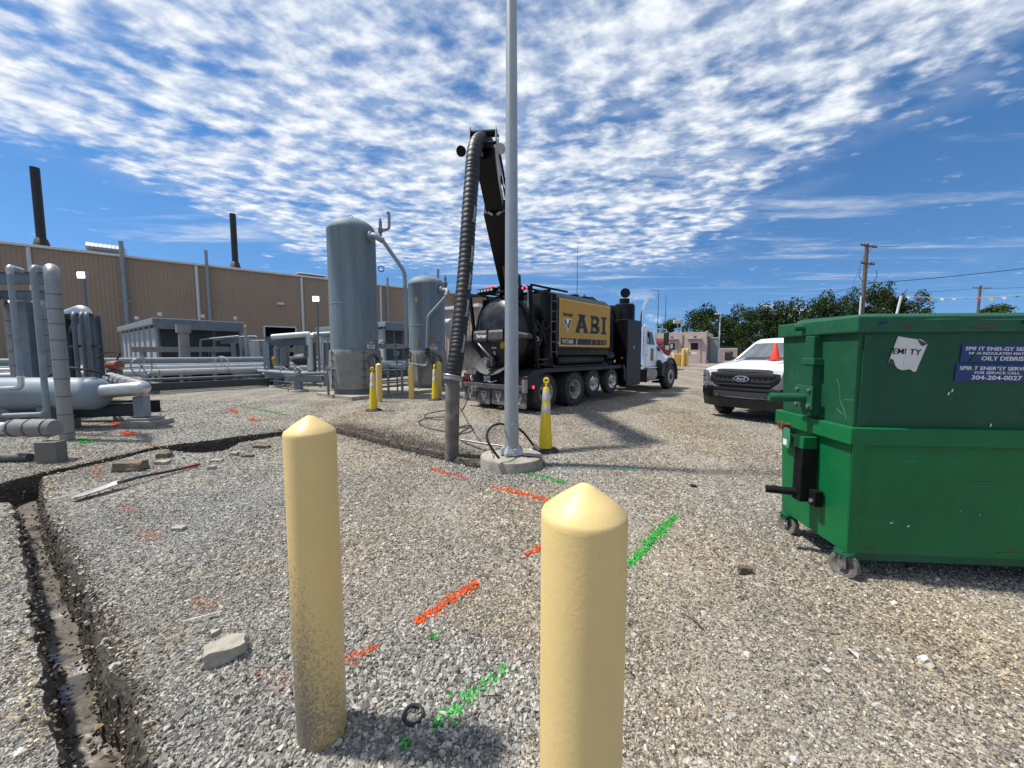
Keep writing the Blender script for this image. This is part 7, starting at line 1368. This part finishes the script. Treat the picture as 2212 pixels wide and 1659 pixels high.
# ---------------------------------------------------------------- manifold left of the taller tank
def manifold():
    t = thing('pipe_manifold', 'grey pipe manifold with small valves on three low supports', 'manifold', G(600, 838))
    feet = [G(535, 829), G(600, 836), G(646, 846)]
    for k, g in enumerate(feet):
        s = thing('manifold_support', ['far left', 'middle', 'near right'][k] + ' short steel support on round concrete pad under the manifold', 'pipe support', g, 0, 'supports under the manifold'); m = MB(); m.lathe([(.001, -.1), (.36, -.1), (.36, .05), (.33, .09), (.001, .09)], n=24); m.build('pad', 'concrete', s, smooth=40)
        m = MB(); m.beam((0, 0, .085), (0, 0, .42), .24, .24); m.build('stub', 'steel_blue', s); m = MB(); d = Vector((.97, .12, 0)); m.ibeam(Vector((0, 0, .54)) - d * .55, Vector((0, 0, .54)) + d * (.75 if k < 2 else .95), .24, .2); m.build('beam', 'pipe_grey', s)
        m = MB(); m.tube(spline([(-.38, -.1, .0), (-.42, -.05, .2), (-.25, .0, .33)], 5), .012, 6); m.build('ground_wire', 'rubber', s)
    Z1 = .74; A = P(524, 804, feet[0].y + .1); B = P(646, 818, feet[2].y - .05); Cc = P(722, 817, feet[2].y + .6)
    A.z = B.z = Z1; Cc.z = Z1 + .0
    m = MB(); m.tube(bend([A, B, Cc], .3), .075, 14); m.build('header', 'pipe_grey', t, w=True, smooth=50)
    off = Vector((.18, .35, .0)); m = MB(); m.tube(bend([A + off, B + off * 1.1, Cc + off], .3), .06, 14); m.build('header', 'pipe_grey', t, w=True, smooth=50)
    d = (B - A).normalized()
    for f in (.25, .5, .75, .95): q = A.lerp(B, f); m = MB(); m.cyl(q - d * .02, q + d * .02, .083, n=14); m.build('clamp', 'band', t, w=True)
    m = MB(); m.cyl(B - d * .12, B + d * .03, .115, n=18); m.cyl(B - d * .08, B - d * .05, .14, n=18); m.build('flange', 'pipe_grey', t, w=True, smooth=40)
    for k, f in enumerate((.32, .45, .58, .70, .82, .92)):
        q = A.lerp(B, f) + off * (.3 if k % 2 else 1.0); m = MB(); m.cyl(q, q + Vector((0, 0, .16)), .035, n=8); m.lathe([(.05, .13), (.06, .17), (.03, .22), (.02, .32), (.001, .33)], q, n=10); v = m.build('needle_valve', 'steel', t, w=True, smooth=40)
        if k % 2 == 0: m = MB(); m.tube(bend([q + Vector((0, 0, .20)), q + Vector((.18, -.02, .23)), q + Vector((.30, -.05, .12)), q + Vector((.38, -.05, .10))], .05), .016, 6); m.build('lever', 'trim_white', v, w=True)
    m = MB(); a, b_ = P(520, 812, feet[0].y - .4), P(700, 843, feet[2].y - .3); a.z, b_.z = .36, .34; m.tube([a, a.lerp(b_, .6) + Vector((0, 0, -.04)), b_], .025, 8); m.build('drain_line', 'pipe_grey', t, w=True)
    # portal with loops of tube
    f = G(512, 826); s = thing('portal_frame', 'grey steel portal frame on concrete pad with tubes looping over it', 'frame', f); m = MB(); m.box((0, 0, .02), (.75, .75, .16), rz=.3); m.build('pad', 'concrete', s, bevel=.015); top = P(512, 742, f.y).z
    m = MB(); m.ibeam((0, 0, .1), (0, 0, top), .26, .26); m.build('column', 'steel_blue', s); m = MB(); m.ibeam((-.95, .25, top + .14), (.35, -.08, top + .14), .28, .22); m.build('lintel', 'steel_blue', s); m = MB(); m.ibeam((-.8, 1.2, 0), (-.8, 1.2, top), .26, .26); m.build('column', 'pipe_grey', s)
    m = MB(); m.ibeam((-.1, 0, .42), (1.0, .1, .42), .26, .2); m.build('sill_beam', 'pipe_grey', s)
    Y0 = f.y - .1
    for k, (pts, r) in enumerate(((((423, 781), (433, 775), (433, 734), (518, 726), (524, 803)), .055), (((452, 787), (463, 783), (463, 735), (535, 727), (541, 800)), .06), (((556, 740), (556, 727), (533, 727), (536, 800)), .05), (((536, 736), (620, 736), (623, 784), (606, 787), (604, 792)), .04), (((451, 778), (452, 750), (492, 749)), .02))):
        P3 = [P(u, v, Y0 + .35 * (k % 3) + (.6 if k == 3 else 0)) for u, v in pts]; m = MB(); m.tube(bend(P3, .14), r, 12); m.build('loop_tube', 'pipe_grey', s, w=True, smooth=50)
    b_ = P(530, 706, Y0 - .1); m = MB(); m.cyl((b_.x, b_.y, .8), (b_.x, b_.y, b_.z - .05), .065, n=12); bp = m.build('beacon_post', 'pipe_grey', s, w=True, smooth=50); m = MB(); m.lathe([(.085, -.06), (.085, .02), (.07, .08), (.001, .11)], b_, n=14); m.build('beacon', 'amber', bp, w=True, smooth=50)
    m = MB(); a, b_ = P(556, 804, Y0 + .1), P(548, 738, Y0 + .1); m.beam(a, b_, .30, .42); m.build('control_box', 'cooler_pale', s, w=True, bevel=.03)
    m = MB(); c = P(570, 790, Y0 - .1); m.ball(c, .13, 10); m.tube(spline([c, c + Vector((-.2, 0, -.25)), c + Vector((-.3, 0, -.5))], 5), .02, 6); m.tube(spline([c, c + Vector((.15, 0, .15)), c + Vector((-.1, 0, .35)), c + Vector((-.25, 0, .2))], 5), .02, 6); m.build('actuator', 'pipe_grey', s, w=True, smooth=50)
    # rack behind, close to the taller tank
    Y = 19.0; t = thing('pipe_rack', 'pale pipe rack with elbows and vertical tubes just left of the taller tank', 'pipe rack', P(650, 800, Y) - Vector((0, 0, P(650, 800, Y).z)))
    for u in (578, 672, 706): a = P(u, 740, Y); m = MB(); m.ibeam((a.x, a.y, 0), (a.x, a.y, a.z), .32, .3); m.build('column', 'pipe_grey', t, w=True)
    m = MB(); m.ibeam(P(572, 737, Y), P(675, 737, Y), .42, .3); m.build('beam', 'steel_blue', t, w=True); m = MB(); m.beam(P(596, 758, Y), P(614, 741, Y), .1, .1); m.build('brace', 'steel_blue', t, w=True)
    for pts, r, mt in ((((588, 728), (662, 722), (668, 722), (671, 800)), .13, 'trim_white'), (((600, 731), (656, 727), (662, 727), (664, 772)), .06, 'pipe_grey'), (((674, 725), (690, 724), (693, 724), (694, 790)), .13, 'jacket'), (((680, 724), (718, 722), (740, 720)), .15, 'pipe_grey')): m = MB(); m.tube(bend([P(u, v, Y - .3) for u, v in pts], .3), r, 14); m.build('pipe', mt, t, w=True, smooth=50)
    for u in (600, 612, 618, 642): m = MB(); a, b_ = P(u, 735, Y + .8), P(u, 790, Y + .8); m.cyl(a, b_, .16, n=14); m.build('pipe', 'jacket_dull', t, w=True, smooth=50)
    for u in (658, 665): m = MB(); m.cyl(P(u, 745, Y - .4), P(u, 772, Y - .4), .05, n=10); m.build('sensor', 'pipe_dark', t, w=True)
    m = MB(); c = P(655, 776, Y + .6); m.ball(c, .5, 16, (1.2, .8, .6)); m.build('pump_cover', 'dusty_grey', t, w=True, smooth=50)
    for u, v, Y_ in ((580, 783, 17.5),): m = MB(); m.torus(P(478, 797 - 12, 16.8), (.1, -1, .1), .30, .02, 24, 6); c = P(478, 785, 16.8); m.beam(c - Vector((.28, 0, 0)), c + Vector((.28, 0, 0)), .02, .02); m.beam(c - Vector((0, 0, .28)), c + Vector((0, 0, .28)), .02, .02); m.build('handwheel', 'trim_white', label='pale valve handwheel showing over the pipelines behind the portal', cat='handwheel')
    m = MB(); c = P(591, 775, 18); m.ball(c, .09, 8); m.cyl(c - Vector((0, 0, .3)), c, .05, n=8); m.build('float_switch', 'sign_yellow', label='small yellow cap sticking up behind the portal loops', cat='cap')
manifold()

# ---------------------------------------------------------------- lit floodlights on poles
def flood(u, v, Y, lb, w):
    c = P(u, v, Y); t = thing('floodlight_pole', lb, 'floodlight', (c.x, c.y, 0)); m = MB(); m.cyl((0, 0, 0), (0, 0, c.z - .15), .06, .045, 10); m.build('pole', 'pipe_dark', t, smooth=50)
    m = MB(); m.box((0, 0, c.z), (w, .16, w * .8)); h = m.build('housing', 'steel', t, bevel=.02); m = MB(); m.box((0, -.085, c.z), (w * .86, .01, w * .66)); m.build('lamp', 'lamp_lit', h)
flood(180, 595, 15, 'lit floodlight on a thin pole before the tan wall, larger glare', .32); flood(684, 646, 18, 'lit floodlight on a thin pole left of the taller tank', .32)

# ================================================================ pipework at the left edge
def left_works():
    # insulated riser
    b_ = G(146, 950); t = thing('insulated_riser', 'thick banded insulated riser pipe with elbow at the left foreground', 'pipe', b_); zt = P(118, 600, b_.y).z; r = .100
    path = bend([(b_.x, b_.y, -.1), (b_.x, b_.y, zt + .18), (b_.x - .9, b_.y + .75, zt + .20)], .26, 10); m = MB(); m.tube(path, r, 28); m.build('jacket', 'jacket_dull', t, w=True, smooth=50)
    for v in (636, 668, 700, 735, 777, 818, 856, 895, 935): z = P(130, v, b_.y).z; m = MB(); m.cyl((b_.x, b_.y, z - .008), (b_.x, b_.y, z + .008), r + .004, n=28); m.build('band', 'band', t, w=True, smooth=40)
    # long horizontal vessel
    Y = 8.15; c0, c1 = P(205, 850, Y), P(-260, 850, Y); zc = .74; rv = .345
    t = thing('horizontal_vessel', 'grey blue horizontal vessel with domed end lying low behind the riser', 'vessel', (c0.x, Y, 0)); m = MB(); prof = [(rv, 0.0)] ; L_ = c0.x - c1.x
    m.lathe([(rv, -L_), (rv, 0)] + [(rv * math.cos(R(a)), .24 * math.sin(R(a))) for a in (12, 25, 38, 50, 62, 73, 83)] + [(.001, .24)], (c0.x - .02, Y, zc), (1, 0, 0), n=44); m.build('shell', 'vessel', t, w=True, smooth=50)
    m = MB(); m.tube(bend([(c0.x + .18, Y, zc + .04), P(312, 838, Y), P(238, 816, Y + 2.2)], .24, 10), .145, 24); np_ = m.build('outlet_pipe', 'jacket', t, w=True, smooth=50)
    pa, pb = P(312, 838, Y), P(238, 816, Y + 2.2)
    for f in (.30, .48, .64, .78): q = pa.lerp(pb, f); m = MB(); m.torus(q, pb - pa, .147, .014, 22, 6); m.build('strap', 'band', np_, w=True)
    for x in (c0.x - .8, c0.x - 3.6): m = MB(); m.box((x, Y, .24), (.3, .55, .5)); m.build('saddle', 'steel_blue', t, w=True, bevel=.01)
    # skid beam with end plate and foot
    t = thing('skid_frame', 'dark steel skid beam with upright end plate beside the vessel', 'frame', (c0.x + 1.0, Y, 0)); e = P(305, 858, Y + .35); m = MB(); m.ibeam((c0.x - 2.4, Y - .22, .33), (e.x, e.y, .36), .28, .16); m.build('beam', 'cooler_dark', t, w=True); m = MB(); m.ibeam((c0.x - 2.4, Y + .7, .33), (e.x - .05, e.y + .5, .36), .28, .16); m.build('beam', 'cooler_dark', t, w=True)
    m = MB(); m.box((e.x, e.y, .42), (.20, .22, .46), rz=.2); m.build('end_post', 'pipe_grey', t, w=True, bevel=.006); m = MB(); m.box((e.x + .1, e.y - .02, .15), (.5, .36, .05), rz=.1); m.build('base_plate', 'steel', t, w=True, bevel=.005); m = MB(); m.box((e.x + .1, e.y, .04), (.72, .55, .16), rz=.1); m.build('pad', 'concrete', t, w=True, bevel=.02)
    m = MB(); c = P(78, 898, 7.6); m.box((c.x, c.y, .07), (.7, .5, .22), rz=.1); m.build('vessel_footing', 'concrete', label='concrete footing behind the riser under the vessel', cat='footing', bevel=.02)
    # low tube frame
    t = thing('tube_stand', 'low grey tube stand on a short leg in front of the vessel', 'stand', G(252, 900)); z = .26; a, b2 = G(252, 884, z), G(150, 898, z); m = MB(); m.tube([b2, a], .032, 12); m.build('rail', 'pipe_grey', t, w=True, smooth=50); m = MB(); m.cyl(a - Vector((.12, 0, 0)), a + Vector((.05, .0, 0)), .045, n=12); m.build('sleeve', 'pipe_grey', t, w=True, smooth=50); m = MB(); m.tube([a - Vector((.1, 0, 0)), G(212, 860, z)], .03, 10); m.tube([a, G(226, 860, z)], .03, 10); m.build('cross_tube', 'pipe_grey', t, w=True, smooth=50); m = MB(); m.cyl((a.x - .06, a.y, 0), (a.x - .06, a.y, z), .03, n=10); m.build('leg', 'pipe_grey', t, w=True)
    # slender risers
    Yr = 7.5
    t = thing('steel_riser', 'slender grey riser with elbow ending at a flanged valve, left of the thick riser', 'pipe', G(90, 905)); pts = [P(72, 584, Yr), P(101, 887, Yr)]; x0 = P(100, 870, Yr).x
    top = P(72, 575, Yr).z; q0 = Vector((x0, Yr, .62)); m = MB(); m.tube(bend([Vector((x0 - .35, Yr + .5, top + .02)), Vector((x0, Yr, top)), q0 - Vector((0, 0, .22)), Vector((x0 - .9, Yr - .12, .38))], .14, 8), .048, 16); m.build('pipe', 'pipe_grey', t, w=True, smooth=50)
    v = Vector((x0 - .78, Yr - .1, .38)); m = MB()
    for dx in (0, -.10): m.cyl(v + Vector((dx, 0, 0)), v + Vector((dx - .045, 0, 0)), .135, n=20)
    m.build('flange', 'pipe_grey', t, w=True, smooth=40); m = MB(); m.ball(v + Vector((-.38, 0, 0)), .15, 14, (1.3, .9, 1)); m.cyl(v + Vector((-.38, 0, .1)), v + Vector((-.38, 0, .30)), .05, .045, 12); m.build('valve_body', 'pipe_grey', t, w=True, smooth=50); m = MB(); m.beam(v + Vector((-.38, 0, .30)), v + Vector((-.40, 0, .48)), .07, .05); m.build('valve_stem', 'trim_white', t, w=True)
    t = thing('steel_riser', 'slender grey riser with bright elbow at its foot, leftmost at the picture edge', 'pipe', G(60, 900)); Y2 = 7.7; x0 = P(43, 800, Y2).x; top = P(14, 590, Y2).z; m = MB(); m.tube([(x0, Y2, 1.12), (x0, Y2, top)], .044, 14); pp = m.build('pipe', 'pipe_grey', t, w=True, smooth=50)
    m = MB(); m.tube(bend([(x0, Y2, 1.14), (x0, Y2, .90), (x0 - .9, Y2 - .1, .86)], .17, 8), .048, 16); m.build('lower_elbow', 'jacket', t, w=True, smooth=50); m = MB(); m.torus((x0, Y2, 1.13), (0, 0, 1), .048, .012, 16, 6); m.build('weld_ring', 'jacket', t, w=True); m = MB(); m.tube(bend([(x0, Y2, top - .02), (x0, Y2, top + .12), (x0 - .4, Y2 + .5, top + .16)], .15, 8), .05, 14); m.build('top_elbow', 'jacket', t, w=True, smooth=50)
    # steel rack at the back
    Y3 = 9.2; t = thing('steel_rack', 'dark blue grey steel rack of columns and beams at the left edge', 'pipe rack', P(60, 820, Y3) - Vector((0, 0, P(60, 820, Y3).z)))
    for v0, v1 in ((588, 613), (628, 648)): za = P(60, v0, Y3).z; zb = P(60, v1, Y3).z; m = MB(); m.ibeam(Vector((P(-320, 600, Y3).x, Y3, (za + zb) / 2)), Vector((P(112, 600, Y3).x, Y3, (za + zb) / 2)), za - zb, .2); m.build('beam', 'steel_blue', t, w=True)
    for u, yy in ((62, .35), (-60, .35), (88, 1.4)): x = P(u, 700, Y3 + yy).x; m = MB(); m.ibeam((x, Y3 + yy, 0), (x, Y3 + yy, P(60, 648, Y3).z), .3, .3); m.build('column', 'steel_blue', t, w=True)
    for u, w in ((-5, .05), (20, .09), (35, .06)): x = P(u, 640, Y3).x; z = P(60, 632, Y3).z; m = MB(); m.tube([(x, Y3 - .5, z - .1), (x * 1.22 - .2, Y3 + 1.9, z + .1)], w, 12); m.build('pipe', 'jacket_dull', t, w=True, smooth=50)
    # second group with three thin tubes
    Y4 = 12.2; t = thing('steel_rack', 'smaller steel rack with three thin tubes and a bright elbow behind the riser', 'pipe rack', P(180, 815, Y4) - Vector((0, 0, P(180, 815, Y4).z)))
    for u in (142, 202): x = P(u, 700, Y4).x; m = MB(); m.ibeam((x, Y4, 0), (x, Y4, P(u, 682, Y4).z), .24, .24); m.build('column', 'steel_blue', t, w=True)
    m = MB(); m.ibeam(P(120, 684, Y4), P(203, 684, Y4), .16, .2); m.build('beam', 'steel_blue', t, w=True); m = MB(); m.beam(P(146, 718, Y4), P(170, 690, Y4), .09, .09); m.build('brace', 'steel_blue', t, w=True); m = MB(); m.beam(P(150, 748, Y4 - .25), P(216, 748, Y4 - .25), .06, .08); m.build('tie_bar', 'band', t, w=True)
    for u in (160, 177, 188): x = P(u, 700, Y4 - .35).x; z = P(u, 676, Y4 - .35).z; m = MB(); m.tube(bend([(x, Y4 - .35, 0), (x, Y4 - .35, z), (x - .8, Y4 + .5, z + .05)], .2), .055, 12); m.build('thin_tube', 'steel_blue', t, w=True, smooth=50)
    q = P(184, 666, Y4 + .3); m = MB(); m.tube(bend([(q.x, q.y, .2), (q.x, q.y, q.z), (q.x - 1.5, q.y + .2, q.z - .45)], .28, 8), .165, 22); m.build('elbow_pipe', 'jacket', t, w=True, smooth=50); m = MB(); q = P(160, 740, Y4 + .9); m.cyl((q.x, q.y, 1.2), (q.x, q.y, q.z + .6), .24, n=18); m.build('insulated_pipe', 'jacket_dull', t, w=True, smooth=50); q = P(152, 690, Y4 + .9)
    # extra insulated risers seen between
    for u, Yx, r, lb in ((95, 10.6, .16, 'dull insulated riser seen just left of the thick foreground riser'), (28, 11.0, .14, 'dull insulated riser seen between the leftmost slender pipes')): q = P(u, 700, Yx); jacketed([(q.x, q.y, .4), (q.x, q.y, 3.0), (q.x - .6, q.y + .6, 3.1)], r, 'jacket_dull', lb, 'insulated_pipe', .42, .3, 'insulated risers at left')
    # rusty red actuator on a valve
    c = P(246, 789, 11.4); t = thing('valve_actuator', 'rusty red cylindrical actuator on top of a valve beside the yard pipes', 'actuator', (c.x, c.y, 0)); m = MB(); m.cyl((.22, -.06, c.z), (-.12, .03, c.z), .135, n=24); m.cyl((-.11, .03, c.z), (-.24, .06, c.z), .10, n=20); m.build('drum', 'valve_red', t, smooth=40)
    m = MB(); m.cyl((.225, -.062, c.z), (.24, -.065, c.z), .05, n=16); m.build('end_boss', 'valve_red', t); m = MB(); m.box((0, 0, c.z - .22), (.3, .2, .16)); m.cyl((0, 0, .6), (0, 0, c.z - .15), .06, n=10); m.build('yoke', 'band', t); m = MB(); m.tube(spline([(.1, 0, c.z + .16), (.2, 0, c.z + .35), (-.2, .0, c.z + .38), (-.5, 0, c.z + .2)], 6), .02, 6); m.build('air_tube', 'rubber', t)
    c = P(306, 792, 10.6); m = MB(); m.torus(c, (1, -.35, .1), .24, .018, 24, 6)
    for k in range(3): a = R(60 * k); e = Vector((.3 * math.cos(a), .9 * math.cos(a), math.sin(a))) * .23; m.beam(c - e, c + e, .02, .02)
    m.beam(c, c - Vector((.8, -.2, .05)), .03, .03); m.build('handwheel', 'pipe_grey', label='grey spoked handwheel standing upright right of the red actuator', cat='handwheel', smooth=40)
    # strapped insulation blanket pipe in front
    g = BLK; Yb = g.y + .22; zc = .49; rr = .125; x1 = P(121, 940, Yb).x; x0 = P(25, 940, Yb).x; t = thing('blanket_pipe', 'low pipe in a strapped grey insulation blanket at far left', 'pipe', (x1, Yb, .35)); m = MB(); rings = []
    for k in range(13):
        x = x0 + (x1 - x0) * k / 12; ring = []
        for j in range(24): a = 2 * math.pi * j / 24; o = rr * (1 + .10 * noise.noise(Vector((x * 5, math.cos(a) * 2, math.sin(a) * 2)))) * (1 if 0 < k < 12 else .86); ring.append((x, Yb + math.cos(a) * o, zc + math.sin(a) * o * 1.05))
        rings.append(ring)
    m.loft(rings); m.build('blanket', 'wrap', t, w=True, smooth=60); m = MB(); m.cyl((x0 - 2.5, Yb - .05, zc), (x0 + .05, Yb, zc), .085, n=18); m.build('pipe', 'jacket', t, w=True, smooth=50)
    for f in (.12, .48, .86): x = x0 + (x1 - x0) * f; m = MB(); m.torus((x, Yb, zc), (1, 0, 0), rr + .006, .009, 24, 4); m.build('strap', 'band', t, w=True)
    g2 = G(20, 1000); m = MB(); m.tube([(g2.x - 1.2, g2.y - .05, .07), (g2.x + .25, g2.y + .05, .07)], .06, 12); m.build('ground_pipe', 'dusty_grey', smooth=50, label='short dark pipe end lying on the gravel at far left', cat='pipe')
    m = MB(); a = P(135, 812, 8.0); m.tube(spline([P(100, 816, 8.3), P(140, 795, 8.2), P(190, 800, 8.1), P(235, 812, 8.6)], 8), .022, 8); m.build('black_conduit', 'rubber', smooth=50, label='black flexible conduit arching over the horizontal vessel', cat='conduit')
left_works()
